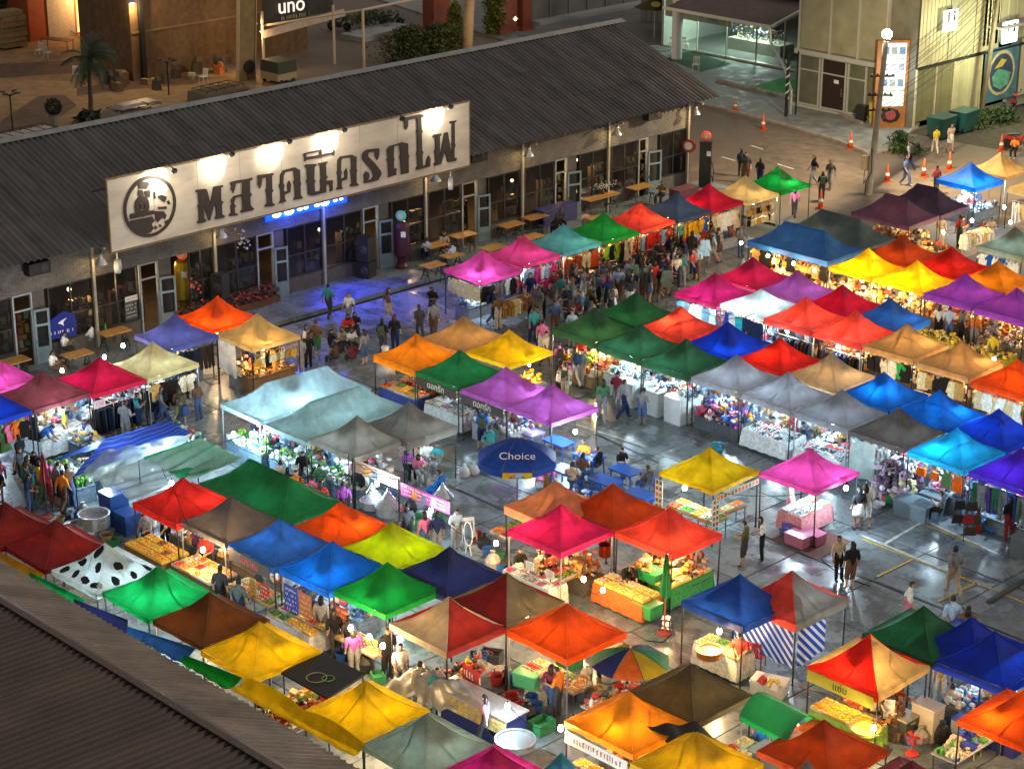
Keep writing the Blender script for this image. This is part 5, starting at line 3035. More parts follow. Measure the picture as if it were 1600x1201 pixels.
PAL=dict(bw=[("white","#d8d8d4"),("black","#1a1a1c"),("grey","#77777a"),("white","#c8ccd0"),("charcoal","#2b2d33")],print=[("pale print","#c8c4a8"),("grey print",
"#9aa0a0"),
("rose print",
"#b88a94"),
("blue print",
"#8aa0b0")],
bluewhite=[("white",
"#dfe6ea"),
("bright blue",
"#1f6fd0"),
("pale blue",
"#a0c0e0"),
("pink",
"#d0307a"),
("navy",
"#1a2a50")],
orange=[("orange",
"#d8501c"),
("black",
"#201a18"),
("rust",
"#a03c18"),
("cream",
"#d8c8a0")],
mixed=[("white",
"#e0dcd0"),
("red",
"#b02a20"),
("lime",
"#98b828"),
("orange",
"#d87020"),
("black",
"#1c1c1e"),
("beige",
"#c8b090")],
redteal=[("red",
"#b8281c"),
("pale blue",
"#88a8c0"),
("teal",
"#4aa0a0"),
("scarlet",
"#d03018"),
("dark grey",
"#303038")],
tees=[("teal",
"#60a898"),
("red",
"#c83020"),
("yellow",
"#d8a020"),
("striped white",
"#c8c8c8"),
("blue",
"#2060b0")],
white=[("cream",
"#e0d4b8"),
("white",
"#e4e0d4"),
("beige",
"#c8b48c")],
gold=[("gold",
"#b88a30"),
("black",
"#1c1814"),
("cream",
"#d8c89c"),
("tan",
"#a07840")],
dark=[("navy",
"#1c2436"),
("black",
"#17171a"),
("dark grey",
"#2c2e36"),
("brown",
"#3a2820")],
denim=[("denim blue",
"#26344e"),
("dark denim",
"#182236"),
("navy",
"#1b2540"),
("black",
"#141418")],
bright=[("orange",
"#d86018"),
("red",
"#b82820"),
("yellow",
"#d8b030"),
("black",
"#1c1c1c"),
("pink",
"#c86080"),
("green",
"#4a7040")],
pale=[("pale blue",
"#a8cce0"),
("white",
"#e0e8ea"),
("sky blue",
"#78b0d8")],
cream=[("cream",
"#e0c898"),
("ivory",
"#e8dcc0"),
("black",
"#241c18"),
("green",
"#30a048"),
("tan",
"#b88c50")],
blues=[("blue",
"#1450b0"),
("turquoise",
"#20a0c0"),
("navy",
"#182848"),
("white",
"#d0e0e8")],
belts=[("green",
"#2c6a50"),
("blue",
"#2a4a90"),
("purple",
"#4a3078"),
("grey",
"#70787c"),
("brown",
"#6a4a34")],
)
NG=[0]
def side_frame(cid,side,inset=.13):
 d=CAN[cid]
 c=d['c']
 if side=='S':
  return(lambda u,off=0:Vector((c.x-d['sx']/2+.22+(d['sx']-.44)*u,c.y-d['sy']/2+inset+off,0))),0.0,d['sx']
 if side=='E':
  return(lambda u,off=0:Vector((c.x+d['sx']/2-inset-off,c.y-d['sy']/2+.22+(d['sy']-.44)*u,0))),PI/2,d['sy']
 if side=='W':
  return(lambda u,off=0:Vector((c.x-d['sx']/2+inset+off,c.y-d['sy']/2+.22+(d['sy']-.44)*u,0))),PI/2,d['sy']
SIDEN=dict(S="front",E="right side",W="left side")
def hang(cid,side,pal,kinds,n=5,z=1.8,row="",inset=.13,sc=1.0):
 f,rz,ln=side_frame(cid,side,inset)
 d=CAN[cid]
 cols=PAL[pal]
 b=MB()
 a,e=f(-.04),f(1.04)
 b.bar((a.x,a.y,z+.06),(e.x,e.y,z+.06),.012,5)
 tag(ob("hanging_rail",b,STEEL),"%ssteel rail for clothes under the %s, %s"%(row and row+" ",d['key'],SIDEN[side]),"rail","clothes rails")
 for k in range(n):
  cn,hx_=random.choice(cols)
  kd=random.choice(kinds)
  p=f((k+.5)/n+random.uniform(-.02,.02))
  p.z=z+random.uniform(-.02,.01)
  o=ob("hanging_"+kd.replace('-','_'),random.choice(GME[kd]),fabric(lin(hx_)),None,p,rz=rz+random.uniform(-.35,.35)+(PI if random.random()<.3 else 0),sc=(sc,1,sc))
  tag(o,"%s %s hanging %s from left%s under the %s"%(cn,kd,FIRST[k],(" in the %s row"%row)if row else "",d['key']),'bag' if kd=='bag' else 'clothing',"goods hanging under the "+d['key'])
  ob("hanger",HANGER,STEEL,o)
  NG[0]+=1
def rack(cid,side,pal,kinds,n=12,off=.3,z=1.35):
 f,rz,ln=side_frame(cid,side)
 d=CAN[cid]
 a,e=f(0,off),f(1,off)
 t=thing("clothing_rack","wheeled clothes rack under the %s, %s"%(d['key'],SIDEN[side]),"clothes rack",(a+e)/2,rz)
 L2=(e-a).length/2
 b=MB()
 b.bar((-L2,0,z+.08),(L2,0,z+.08),.016,6)
 for s_ in(-L2,L2):
  b.bar((s_,0,.08),(s_,0,z+.08),.016,6)
  b.bar((s_,-.25,.06),(s_,.25,.06),.016,6)
 b.bar((-L2,0,.2),(L2,0,.2),.012,6)
 ob("frame",b,mat((.5,.42,.3),.4,.5,.1),t)
 for s_ in(-L2,L2):
  for y in(-.25,.25):
   b=MB()
   b.ball((s_,y,.04),.04,6,4)
   ob("caster",b,BLACK,t)
 for k in range(n):
  cn,hx_=random.choice(PAL[pal])
  kd=random.choice(kinds)
  p=a.lerp(e,(k+.5)/n)
  p.z=z
  o=ob("hanging_"+kd.replace('-','_'),random.choice(GME[kd]),fabric(lin(hx_)),None,p,rz=rz+PI/2+random.uniform(-.15,.15))
  tag(o,"%s %s %s on the %s rack under the %s"%(cn,kd,FIRST[k],SIDEN[side],d['key']),'clothing',"clothes on the rack under the "+d['key'])
  NG[0]+=1
TRAYB=MB()
TRAYB.box((0,0,.012),(.42,.32,.02))
for s_ in(-1,1):
 TRAYB.box((.205*s_,0,.045),(.012,.32,.07))
 TRAYB.box((0,.155*s_,.045),(.40,.012,.07))
TRAYM=TRAYB.mesh("tray")
LUMPS=[]
for v in range(5):
 rn=random.Random(50+v)
 b=MB()
 for i in range(6):
  for j in range(4):
   c_=(-.165+.066*i+rn.uniform(-.012,.012),-.115+.077*j+rn.uniform(-.012,.012),.05+rn.uniform(0,.03))
   mi=rn.choice((0,0,1))
   if v%2:
    b.box(c_,(.06,.06,.06),mi,rn.uniform(0,3),rn.uniform(-.5,.5),taper=.8)
   else:
    b.ball(c_,.036,6,4,mi,.8)
 LUMPS.append(b.mesh("food",smooth=not v%2))
FOOD=dict(fried=[("golden fried snacks","#d89018","#e8b840"),("yellow dumplings","#e0b030","#d8a020"),("brown skewers","#8a4a14","#b87020"),("yellow sweetcorn pieces",
"#e8c020",
"#d8a818")],
mixed=[("mixed snacks",
"#c88030",
"#d8c8a0"),
("green vegetables",
"#4a7a20",
"#8aa030"),
("red sausages",
"#a82818",
"#c85030"),
("pale noodles",
"#d8c898",
"#c0a860"),
("orange sweets",
"#d87018",
"#e8a040")],
cards=[("small printed cards",
"#d8d4cc",
"#b0a898"),
("silver trinkets",
"#b8bcc0",
"#80868c"),
("coloured trinkets",
"#c05070",
"#3080b0"),
("white boxes",
"#e0e2e0",
"#c0c4c8")],
phone=[("phone cases",
"#c8d0d4",
"#404850"),
("white phone cases",
"#e0e4e6",
"#a0a8ac"),
("red phone cases",
"#c02828",
"#d8d8d8"),
("dark phone cases",
"#20242c",
"#70787c")],
fruit=[("sliced mango",
"#e0a020",
"#e8c858"),
("red papaya salad",
"#b83018",
"#d86830"),
("green herbs",
"#3a7020",
"#58902c"),
("pale dough",
"#d8c090",
"#c8a060")],
seafood=[("shellfish",
"#8a8478",
"#b0a898"),
("iced prawns",
"#c89888",
"#d8d4d0"),
("green limes",
"#70a028",
"#90b840"),
("squid",
"#c8bcb8",
"#a89890")],
crates=[("packed yellow sweets",
"#e8d888",
"#d8b848"),
("pale sweets",
"#e8e0c0",
"#d0c090"),
("pink sweets",
"#d8a090",
"#e8d0b0")],
)
TN=[0]
def table(cid,side,food,nx=5,ny=2,off=.42,depth=.8,h=.78,cover=None,traycol=None,ln=None,tag2="",cen=None):
 d=CAN[cid]
 f,rz,L_=side_frame(cid,side)
 L_=ln or(L_-.35)
 p=f(.5,off)if cen is None else Vector(cen)
 lab="%s stall table with trays under the %s"%(tag2 or SIDEN[side],d['key'])
 t=thing("stall_table",lab,"table",p,rz)
 b=MB()
 b.box((0,0,h-.02),(L_,depth,.04))
 ob("tabletop",b,fabric(cover)if cover else WOOD,t)
 if cover:
  b=MB()
  for(x0,y0,x1,y1)in((-L_/2,-depth/2,L_/2,-depth/2),(L_/2,-depth/2,L_/2,depth/2),(L_/2,depth/2,-L_/2,depth/2),(-L_/2,depth/2,-L_/2,-depth/2)):
   def cf(u,v,x0=x0,y0=y0,x1=x1,y1=y1):
    x,y=x0+(x1-x0)*u,y0+(y1-y0)*u
    k_=1+.05*v+.03*v*math.sin(u*30)
    return(x*k_,y*(1+.12*v+.06*v*math.sin(u*30)),h-.015-v*(h-.18))
   b.sheet(cf,16,2)
  ob("tablecloth",b.mesh("tablecloth",smooth=True,norm=False),fabric(cover),t)
 for x in(-L_/2+.06,L_/2-.06):
  for y in(-depth/2+.06,depth/2-.06):
   b=MB()
   b.bar((x,y,0),(x,y,h-.04),.02,5)
   ob("leg",b,STEEL,t)
 sgn=1
 n=0
 for j in range(ny):
  for i in range(nx):
   nm,c1,c2=random.choice(FOOD[food])
   x=-L_/2+L_*(i+.5)/nx
   y=-depth/2+depth*(j+.5)/ny
   q_=Matrix.Rotation(rz,3,'Z')@Vector((x,y,0))+p
   tc_=traycol or random.choice(((.5,.5,.48),(.3,.3,.3),(.4,.25,.1),(.55,.5,.4)))
   s1,s2=L_/nx/.45,depth/ny/.36
   o=ob("tray",TRAYM,plastic(tc_),None,(q_.x,q_.y,h+.001),rz=rz+random.uniform(-.05,.05),sc=(min(1.15,s1),min(1.15,s2),1))
   tag(o,"tray of %s, %s from left, %s row of the %stable under the %s"%(nm,FIRST[i],("outer","inner","third")[j],tag2 and tag2+" ",d['key'].split(' in the ')[0].split(',')[0]),
"tray",
"trays under the "+d['key'])
   ob("contents",LUMPS[(i+j+TN[0])%5],[mat(lin(c1),.45,0,.2,12),mat(lin(c2),.45,0,.2,12)],o)
   n+=1
 TN[0]+=1
 return t
def heap(cid,side,cols,n=160,off=.45,depth=.8,h=.78,ln=None,size=.09,tall=.15,cover=None,lab="heap of small goods",cen=None,tilt=0,obj="small_goods",skirt=True,where=None):
 """a table hidden under hundreds of small things nobody could count"""
 d=dict(CAN[cid])
 if where:
  d['key']=where
 f,rz,L_=side_frame(cid,side)
 L_=ln or(L_-.3)
 p=f(.5,off)if cen is None else Vector(cen)
 rn=random.Random(len(d['key'])*7+n)
 if h>.2:
  t=thing("stall_table","stall table with %s under the %s"%(lab,d['key']),"table",p,rz)
  b=MB()
  b.box((0,0,h-.02),(L_,depth,.04),rx=tilt)
  ob("tabletop",b,fabric(cover or(.4,.4,.4)),t)
  if skirt:
   b=MB()
   b.box((0,0,h/2-.03),(L_*.98,depth*.96,h-.09),taper=1.0)
   ob("tablecloth",b,fabric(cover or(.35,.35,.36)),t)
  else:
   for x in(-L_/2+.06,L_/2-.06):
    for y in(-depth/2+.06,depth/2-.06):
     b=MB()
     b.bar((x,y,0),(x,y,h-.04),.02,5)
     ob("leg",b,STEEL,t)
 b=MB()
 for k in range(n):
  gx=max(2,int(L_/size/1.3))
  gy=max(2,int(depth/size/1.3))
  ci,cj=rn.randrange(gx),rn.randrange(gy)
  x=((ci+.5)/gx-.5+rn.uniform(-.015,.015))*L_*.97
  y=((cj+.5)/gy-.5+rn.uniform(-.015,.015))*depth*.97
  z=h+(y*math.tan(tilt))+rn.random()**2*tall+size*.25
  s_=size*rn.uniform(.5,1.5)
  mi=(ci//2*3+cj//2*5+len(cols))%len(cols)if rn.random()<.72 else rn.randrange(len(cols))
  q0=rn.random()
  if q0<.2:
   b.lathe([(s_*.3,-s_*.5),(s_*.32,s_*.5),(s_*.12,s_*.75),(s_*.1,s_)],6,(x,y,z),mi)
  elif q0<(.5 if 'bag' in lab or 'toy' in lab else .28):
   b.ball((x,y,z),s_*.55,6,4,mi)
  else:
   b.box((x,y,z),(s_,s_*rn.uniform(.5,1.2),s_*rn.uniform(.3,.9)),mi,rn.uniform(-.3,.3),rn.uniform(-.25,.25),rn.uniform(-.25,.25),rn.uniform(.8,1))
 o=ob(obj,b,[mat(lin(c_),.5,0,.2,9)for c_ in cols],None,p,rz=rz)
 tag(o,"%s under the %s"%(lab,d['key']),"goods",kind='stuff')
 return o
def counter(cid,side,u0,u1,h,col,lab,off=.35,depth=.6):
 d=CAN[cid]
 f,rz,_=side_frame(cid,side)
 a,e=f(u0,off),f(u1,off)
 t=thing("counter",lab,"counter",(a+e)/2,rz)
 L_=(e-a).length
 b=MB()
 b.box((0,0,h/2),(L_,depth,h))
 ob("cabinet",b,mat(col,.4,0,.08),t)
 b=MB()
 b.box((0,0,h+.02),(L_+.04,depth+.04,.04))
 ob("top",b,mat(tuple(min(1,c_*1.1)for c_ in col),.35,0,.06),t)
 b=MB()
 n=max(1,int(L_/.6))
 for k in range(1,n):
  b.box((-L_/2+L_*k/n,-depth/2-.003,h/2),(.015,.01,h*.9))
 if n>1:
  ob("door_gap",b,STEEL,t)
def price_sign(p,txt,rz,w_,h,bgc,fgc,lab,name="price_sign",size=None,cat="sign",post=False,tilt=0):
 t=thing(name,lab,cat,p,rz)
 b=MB()
 b.box((0,0,0),(w_,.02,h))
 ob("board",b,mat(bgc,.5,0,.05),t)
 lines=txt.split('\n')
 if txt[0]=='~':
  nl=int(txt[1])
  ob("lettering",strokes(w_*.86,h*.86,nl,len(lab)),mat(fgc,.5,0,0),t,(0,-.013,0))['kind']='stuff'
  lines=[]
 for i,l_ in enumerate(lines):
  me=text_mesh(l_,size or h*.8/len(lines),.002)
  xs=[v.co.x for v in me.vertices]
  if xs and max(xs)-min(xs)>w_*.94:
   s_=w_*.94/(max(xs)-min(xs))
  else:
   s_=1
  ob("lettering",me,mat(fgc,.5,0,0),t,(0,-.014,h*(.5-(i+.5)/len(lines))),rot=(PI/2,0,0),sc=(s_,1,1))
 if post:
  b=MB()
  b.bar((0,.02,-h/2-post),(0,.02,h/2),.012)
  ob("stand",b,STEEL,t)
 return t
TEE,DR_,SHI,VES,TRO,BAG='t-shirt','dress','shirt','vest','trousers','bag'
hang('h1','S','print',[TEE,SHI,VES],6)
hang('h1','E','bw',[TEE,SHI],6)
rack('h1','E','gold',[TEE,SHI],10,off=-.75,z=1.15)
hang('h2','E','bluewhite',[TEE,SHI,VES],6,1.82,"upper")
hang('h2','E','bluewhite',[VES,TEE],5,1.12,"lower")
hang('h3','E','orange',[TEE,SHI],6)
hang('h4','E','mixed',[TEE,DR_,SHI],6)
hang('h5','E','redteal',[TEE,SHI],7)
hang('h6','E','tees',[TEE],6,1.82,"upper")
hang('h6','E','tees',[TEE],4,1.15,"lower")
hang('h7','E','white',[SHI,TEE,DR_],6)
hang('h8','E','gold',[BAG],9,1.85,"upper")
hang('h8','E','gold',[BAG],8,1.32,"lower")
heap('h5','E',['#b02818','#303060','#c8a060','#1c1c20'],90,off=-.55,depth=.6,h=.7,lab="folded clothes")
hang('l2','E','dark',[SHI,TRO],6)
hang('l3','E','gold',[BAG,VES],8)
heap('l3','E',['#c89040','#3a2414','#d8c090','#806030'],120,off=.5,h=.75,lab="gold trinkets",cover=(.2,.1,.04))
hang('l4','E','cream',[TEE],5,1.8)
rack('l4','E','dark',[SHI,TRO],11,off=.55)
rack('l5','E','denim',[TRO],13,off=.15)
rack('l5','S','denim',[TRO],8,off=.9)
table('l6','E','cards',5,3,off=.45,depth=1.1,cover=(.55,.57,.58))
hang('l8','E','bright',[DR_,TEE],7)
hang('l6','S','bright',[DR_],5)
for cid,lb in(('t1',"bowls and seafood"),('t2',"plates and green bowls"),('t3',"plates and bottles")):
 heap(cid,'S',['#d8e0e0','#4a8a9a','#2a6a30','#c8d8d0','#1c2a38','#90b040'],170,off=.35,h=.76,size=.13,tall=.22,lab=lb,cover=(.12,.2,.28))
heap('t1','E',['#d8e0e0','#b0306a','#2a6a80','#e8ecec','#204060'],150,off=1.4,h=.76,size=.13,tall=.3,lab="white dishes and pans",ln=3.4)
heap('t2','E',['#d8e0e0','#70a830','#2a6a80','#204060'],110,off=1.0,h=.76,size=.12,tall=.2,lab="green bowls",ln=2.8)
table('m1','S','fruit',5,2,cover=(.05,.07,.25))
table('m4','S','cards',5,2,off=.6,cover=(.5,.5,.48))
heap('m5','S',['#d8dcd8','#404850','#a8b0b0','#c8c0a8'],90,off=.7,lab="boxes of drinks",size=.14)
heap('m3','E',['#d8a020','#c8b890','#e0c850','#7a8a30','#c06030'],140,off=.5,lab="garlands and dolls",size=.14,tall=.35)
heap('r1','S',['#d8a018','#c8783a','#e8c040','#b0343a','#5a8a28','#d8d0b0','#2a2a2a'],260,off=.75,depth=1.5,h=.62,size=.17,tall=.35,lab="yellow and red cloth bags",
cover=(.25,
.2,
.1),
tilt=.18)
heap('r2','S',['#d8e0de','#88b0b8','#c0c8c0','#40605a','#d0a0a0'],170,off=.6,depth=.9,h=.95,lab="glittering trinkets",cover=(.6,.64,.64))
counter('r2','S',.52,.98,1.0,(.62,.66,.66),"white counter cabinet behind the man in blue shorts",off=-.05,depth=.5)
counter('r3','S',.02,.40,1.0,(.62,.66,.66),"white counter cabinet at the middle of the dark green canopies",off=-.02,depth=.5)
counter('r3','S',.58,.99,1.05,(.62,.66,.66),"white freezer cabinet at the last dark green leg",off=-.05,depth=.55)
heap('r3','S',['#d8e0de','#3a6ab0','#c04a40','#e0d8c0','#50584a'],170,off=.5,depth=.9,h=.98,lab="toys and trinkets",cover=(.6,.64,.64))
heap('r4','S',['#c03a50','#e07a9a','#3a70c0','#e8e0d8','#d8a030','#5a3a90','#222838'],280,off=.55,depth=1.2,h=.62,size=.14,tall=.32,lab="soft toys and purses",cover=(.10,
.11,
.12),
tilt=.2)
hang('r4','S','bright',[BAG],9,1.8,inset=1.5)
table('r5','S','phone',6,3,off=.45,depth=1.2,h=.72,cover=(.62,.66,.68),traycol=(.7,.73,.75))
table('r6','S','phone',6,3,off=.45,depth=1.2,h=.72,cover=(.62,.66,.68),traycol=(.7,.73,.75))
hang('r8','S','bright',[VES,BAG],4,1.75,inset=.3)
heap('r8','S',['#a890a8','#d8d0d8','#705a78','#3a3040','#c8c090','#5a4048','#b8a0b0'],420,off=.3,depth=1.35,h=.1,size=.2,tall=1.15,ln=1.4,lab="tall heap of clear bags",
cen=G(1386,
780)+Vector((.2,
.3,
0)))
heap('r8','S',['#e8a0b8','#d8e8e8','#40a0b0','#d04a80','#303848'],120,off=.9,depth=.9,h=.7,size=.13,tall=.3,lab="toys and balls",cover=(.12,.16,.2),ln=1.5)
hang('r9','S','belts',[TRO],9,1.8)
heap('r9','S',['#3a4a60','#a8b8c0','#604850','#c8d0d0'],100,off=.6,h=.55,lab="folded belts",cover=(.15,.2,.22))
hang('c1','S','pale',[SHI,TEE],6)
hang('c2','S','blues',[SHI,TEE,TRO],6)
rack('c3','S','dark',[SHI,TRO],11)
hang('c3','S','bw',[TEE],5,inset=.9)
rack('c4','S','dark',[SHI,TRO],11)
hang('c5','S','cream',[TEE,VES,SHI],6)
hang('c6','S','cream',[TEE,VES,SHI],6)
rack('c6','S','gold',[TEE],8,off=-.3,z=1.0)
hang('c7','S','white',[DR_,SHI],6)
rack('c7','S','bright',[TEE,TRO],10,off=.8)
hang('u1','S','gold',[BAG,TEE],12,1.75,inset=.25)
heap('u1','S',['#c89040','#4a3020','#d8c8a0','#1c1814','#a86a30'],170,off=.6,h=.7,lab="bags and hats",cover=(.2,.12,.05),size=.16)
heap('u3','S',['#e0d0a0','#3a2c20','#c8a050','#806040','#e8e0c8'],170,off=.4,h=.8,lab="caps on wire racks",cover=(.3,.22,.1),size=.15,tall=.5)
heap('u4','S',['#e0d0a0','#2a2018','#c8a050','#806040','#e8e0c8'],170,off=.4,h=.8,lab="sunglasses and caps",cover=(.3,.22,.1),size=.12,tall=.5)
heap('u5','S',['#e8c820','#d8b010','#383020','#e8e0a0'],140,off=-.6,depth=.9,h=.6,lab="yellow cases",cover=(.5,.38,.04))
heap('u6','S',['#e8c820','#30282a','#d8b010','#f0e8c0'],160,off=-.6,depth=1.0,h=.6,lab="black and yellow cases",cover=(.5,.38,.04))
heap('u6','S',['#c8a060','#806a50','#d8d0c0','#404040'],110,off=.5,h=.8,lab="lamps and bottles",cover=(.2,.16,.1))
heap('w1','S',['#c04020','#d8c090','#3a2a20','#e0a040','#604030'],170,off=-.2,depth=1.0,h=.7,lab="red and cream shoes",cover=(.16,.1,.06),size=.14)
heap('w1','E',['#c04020','#d8c090','#3a2a20','#e0a040','#604030'],130,off=-.5,depth=.9,h=.7,lab="small orange goods",cover=(.16,.1,.06),size=.14)
rack('w2','E','white',[SHI,TEE],12,off=-1.3)
heap('w3','E',['#c8d8e0','#506070','#a05a40','#e0e8e8','#282c34'],150,off=.3,h=.75,lab="silver trinkets",cover=(.2,.24,.28))
heap('w3','S',['#c8d8e0','#506070','#283848'],90,off=.4,h=.75,lab="dark cases",cover=(.2,.24,.28))
rack('w5','S','white',[DR_,SHI],9)
hang('w6','S','blues',[TEE,VES],6)
heap('w6','S',['#2060b0','#181c28','#90c0d8','#e0e8e8'],90,off=-.5,h=.6,lab="blue printed tops",cover=(.05,.08,.16))
MIXP=dict(w=['#c8b080','#5a3a24','#e0d0b0','#a85030','#2a2420','#d8a040','#806858'],c=['#d8e0e4','#3a5070','#b84a5a','#e8e4dc','#22262e','#7090a8','#c0a070'])
for cid in('r2 r3 r4 r5 r6 r7 r8 r9 c1 c2 c3 c4 c5 c6 c7 u1 u3 u4 u5 u6 m1 m4 m5 f1 f2 f3 f4 t1 t2 t3 e1 e2 p1 p8 q1 w1').split():
 kd=CAN[cid]['lamp'][0]
 heap(cid,'S',MIXP[kd],n=190,off=1.55,depth=.95,h=.62,size=.15,tall=.75,lab="mixed stock at the back",cover=(.12,.10,.09)if kd=='w' else(.16,.19,.22))
for cid in 'h1 h2 h3 h4 h5 h6 h7 l2 l3 l4 l5 l6 w1 w3 e1 e2'.split():
 kd=CAN[cid]['lamp'][0]
 heap(cid,'E',MIXP[kd],n=150,off=1.3,depth=.9,h=.6,size=.15,tall=.7,lab="mixed stock inside",cover=(.12,.10,.09)if kd=='w' else(.16,.19,.22))
for cid in 'h2 h3 h4 h6 h7'.split():
 heap(cid,'E',['#6a3020','#302a28','#c8b8a0','#40507a','#a83c28'],n=90,off=-.1,depth=.5,h=.55,size=.15,tall=.25,lab="folded clothes in front")
for px,py,z,L_,cl,lb in((110,775,.7,2.2,['#4a8a28','#d8dcd8','#8ab040','#303a30','#b8c8c0'],'green vegetables and bowls'),(165,770,.7,2.4,['#d8dcd8','#5a7a70','#c8b890',
'#203040',
'#90a8a8'],
'dishes and bags'),
(235,
735,
.7,
2.6,
['#a8c0b8',
'#2a6a48',
'#d8d8d0',
'#506878'],
'cups and jars'),
(290,
715,
.7,
2.0,
['#c8d0c8',
'#384850',
'#80a080',
'#b05a40'],
'sauces and plates'),
(150,
725,
.7,
2.4,
['#c8d0d8',
'#384890',
'#8090a0',
'#d8b050'],
'covered pans')):
 heap('t1','S',cl,n=150,h=z,ln=L_,size=.14,tall=.35,lab=lb,where='striped tarp and plastic sheets',cen=G(px,py,0),cover=(.12,.16,.2))
table('y1','S','fruit',4,2,off=.5,depth=.8,cover=None)
table('y1','E','mixed',4,1,off=.5,depth=.5,tag2="second")
t=table('y2','E','cards',4,2,off=1.2,depth=1.0,ln=1.7,cover=(.55,.22,.24))
table('e1','S','cards',6,2,off=-.05,depth=.85,cover=(.5,.46,.38),traycol=(.6,.58,.5))
table('e1','E','mixed',4,2,off=.7,depth=.8)
table('e2','S','crates',5,2,off=-.75,depth=.9,cover=(.55,.12,.03),traycol=(.62,.50,.08))
table('e2','E','crates',4,2,off=.5,depth=.9,cover=(.06,.3,.08),traycol=(.62,.50,.08),tag2="side")
table('e2','W','mixed',3,1,off=.3,depth=.6,tag2="back")
table('e4','W','mixed',4,2,off=-.6,depth=.9,tag2="outer")
table('f1','S','fried',6,3,off=-.1,depth=1.1,cover=(.12,.07,.03),traycol=(.55,.36,.06))
table('f2','S','mixed',6,3,off=-.1,depth=1.1,cover=(.12,.07,.03))
table('f3','S','mixed',5,2,off=.1,depth=.8)
table('f4','S','fruit',5,2,off=-.35,depth=.9,cover=(.4,.4,.42))
table('f5','S','fried',4,2,off=-.1,depth=.7,tag2="drinks")
heap('f6','E',['#8a8478','#a03020','#d8b020','#404048'],60,off=.6,h=.7,lab="pans and bags",skirt=False,size=.16)
table('f7','S','mixed',4,2,off=.7,depth=.8,tag2="red")
heap('f7','E',['#c88040','#d8d0c0','#b82c18','#505048'],90,off=-.9,h=.75,lab="jars and plastic bags",skirt=False,size=.15)
table('q3','S','fruit',4,2,off=.5,depth=.8,ln=1.7,cover=(.6,.56,.45))
table('p1','S','fried',5,2,off=.05,depth=.8,cover=(.6,.5,.3))
table('p2','E','fruit',4,2,off=-.4,depth=.8)
table('p8','S','fried',5,2,off=.3,depth=.8,cover=(.25,.4,.06))
heap('q1','S',['#d0d8d8','#3a6ab0','#c04a40','#e0d8c0','#50584a'],130,off=.5,h=.75,lab="kitchen bowls",cover=(.2,.22,.26),size=.13)
heap('p7','W',['#d8d0b8','#58a040','#3040a0','#c8b890'],70,off=-.5,h=.7,lab="bottles and jars",skirt=False,size=.15)
p=G(470,1085,.75)
heap('s5','E',['#c8a040','#5a8a28','#b83018','#d8c8a0','#282018','#e07820'],260,off=-.5,depth=1.5,h=.72,ln=2.2,size=.13,tall=.3,lab="vegetables and plastic tubs",
skirt=False)
q_=[G(439,1050,2.0),G(496,1016,2.0),G(571,1052,2.0),G(512,1090,2.0)]
cx=sum((v for v in q_),Vector())/4
t=thing("black_cover","flat black sheet roof with hoops lying on it, between yellow canopies","cover",(cx.x,cx.y,0))
b=MB()
b.prism([v-Vector((cx.x,cx.y,0))for v in q_],(0,0,-.06))
ob("sheet",b,mat((.022,.022,.018),.55,0,.25,3,.1),t)
for v in q_:
 b=MB()
 w_=(v-Vector((cx.x,cx.y,0)))*.94
 b.bar((w_.x,w_.y,0),(w_.x,w_.y,1.93),.02)
 ob("leg",b,DKSTEEL,t)
for k,(dx,dy,r)in enumerate(((.1,-.3,.28),(.35,-.1,.17))):
 b=MB()
 for i in range(20):
  a0,a1=2*PI*i/20,2*PI*(i+1)/20
  b.bar((r*math.cos(a0),r*math.sin(a0),0),(r*math.cos(a1),r*math.sin(a1),0),.014,4)
 tag(ob("hoop",b,mat((.5,.45,.2)if k==0 else(.15,.5,.15),.4),None,(cx.x+dx,cx.y+dy,2.03)),"%s hoop lying on the flat black cover"%("pale yellow wire" if k==0 else "small green"),
"hoop")
AWN=[("amber",(0,862),(68,896),(0,893),(55,920),"amber awning strip along the shed eave, far left"),("emerald",(46,893),(133,936),(38,905),(115,945),"green awning strip along the shed eave below the cow print"),
("navy",
(115,
935),
(200,
968),
(118,
945),
(196,
990),
"navy awning sheet along the shed eave under the emerald canopy"),
("denim",
(200,
978),
(306,
1012),
(192,
988),
(275,
1032),
"blue awning strip along the shed eave below the brown canopy"),
("grass",
(288,
1022),
(378,
1058),
(275,
1030),
(350,
1075),
"green awning strip along the shed eave below the first yellow canopy")]
for cn,a,b_,c_,d_,lab in AWN:
 A,B=G(*a,2.25),G(*b_,2.25)
 Cc,D=G(*c_,1.98),G(*d_,1.98)
 b=MB()
 def af(u,v,A=A,B=B,Cc=Cc,D=D):
  q_=A.lerp(B,u).lerp(Cc.lerp(D,u),v)
  q_.z-=.12*math.sin(PI*v)*(1+.4*math.sin(u*9))-.03*math.sin(u*25)*v
  return q_
 b.sheet(af,14,6)
 tag(ob("awning",b.mesh("awning",smooth=True,norm=False),cloth(C[cn])),lab,"awning","awnings along the shed eave")
A,B,Cc,D=G(385,1058,2.3),G(570,1162,2.2),G(352,1072,2.0),G(548,1180,1.95)
b=MB()
def af2(u,v):
 q_=A.lerp(B,u).lerp(Cc.lerp(D,u),v)
 q_.z+=.16*abs(math.sin(u*PI*2))*(1-v)-.14*math.sin(PI*v)+.02*math.sin(u*40)*v
 return q_
b.sheet(af2,28,7)
tag(ob("awning",b.mesh("awning",smooth=True,norm=False),cloth(C['yellow'])),"long yellow awning strip along the shed eave","awning","awnings along the shed eave")
A,B,Cc,D=G(1010,1133,2.3),G(1090,1128,2.3),G(1120,1200,1.7),G(1190,1190,1.5)
b=MB()
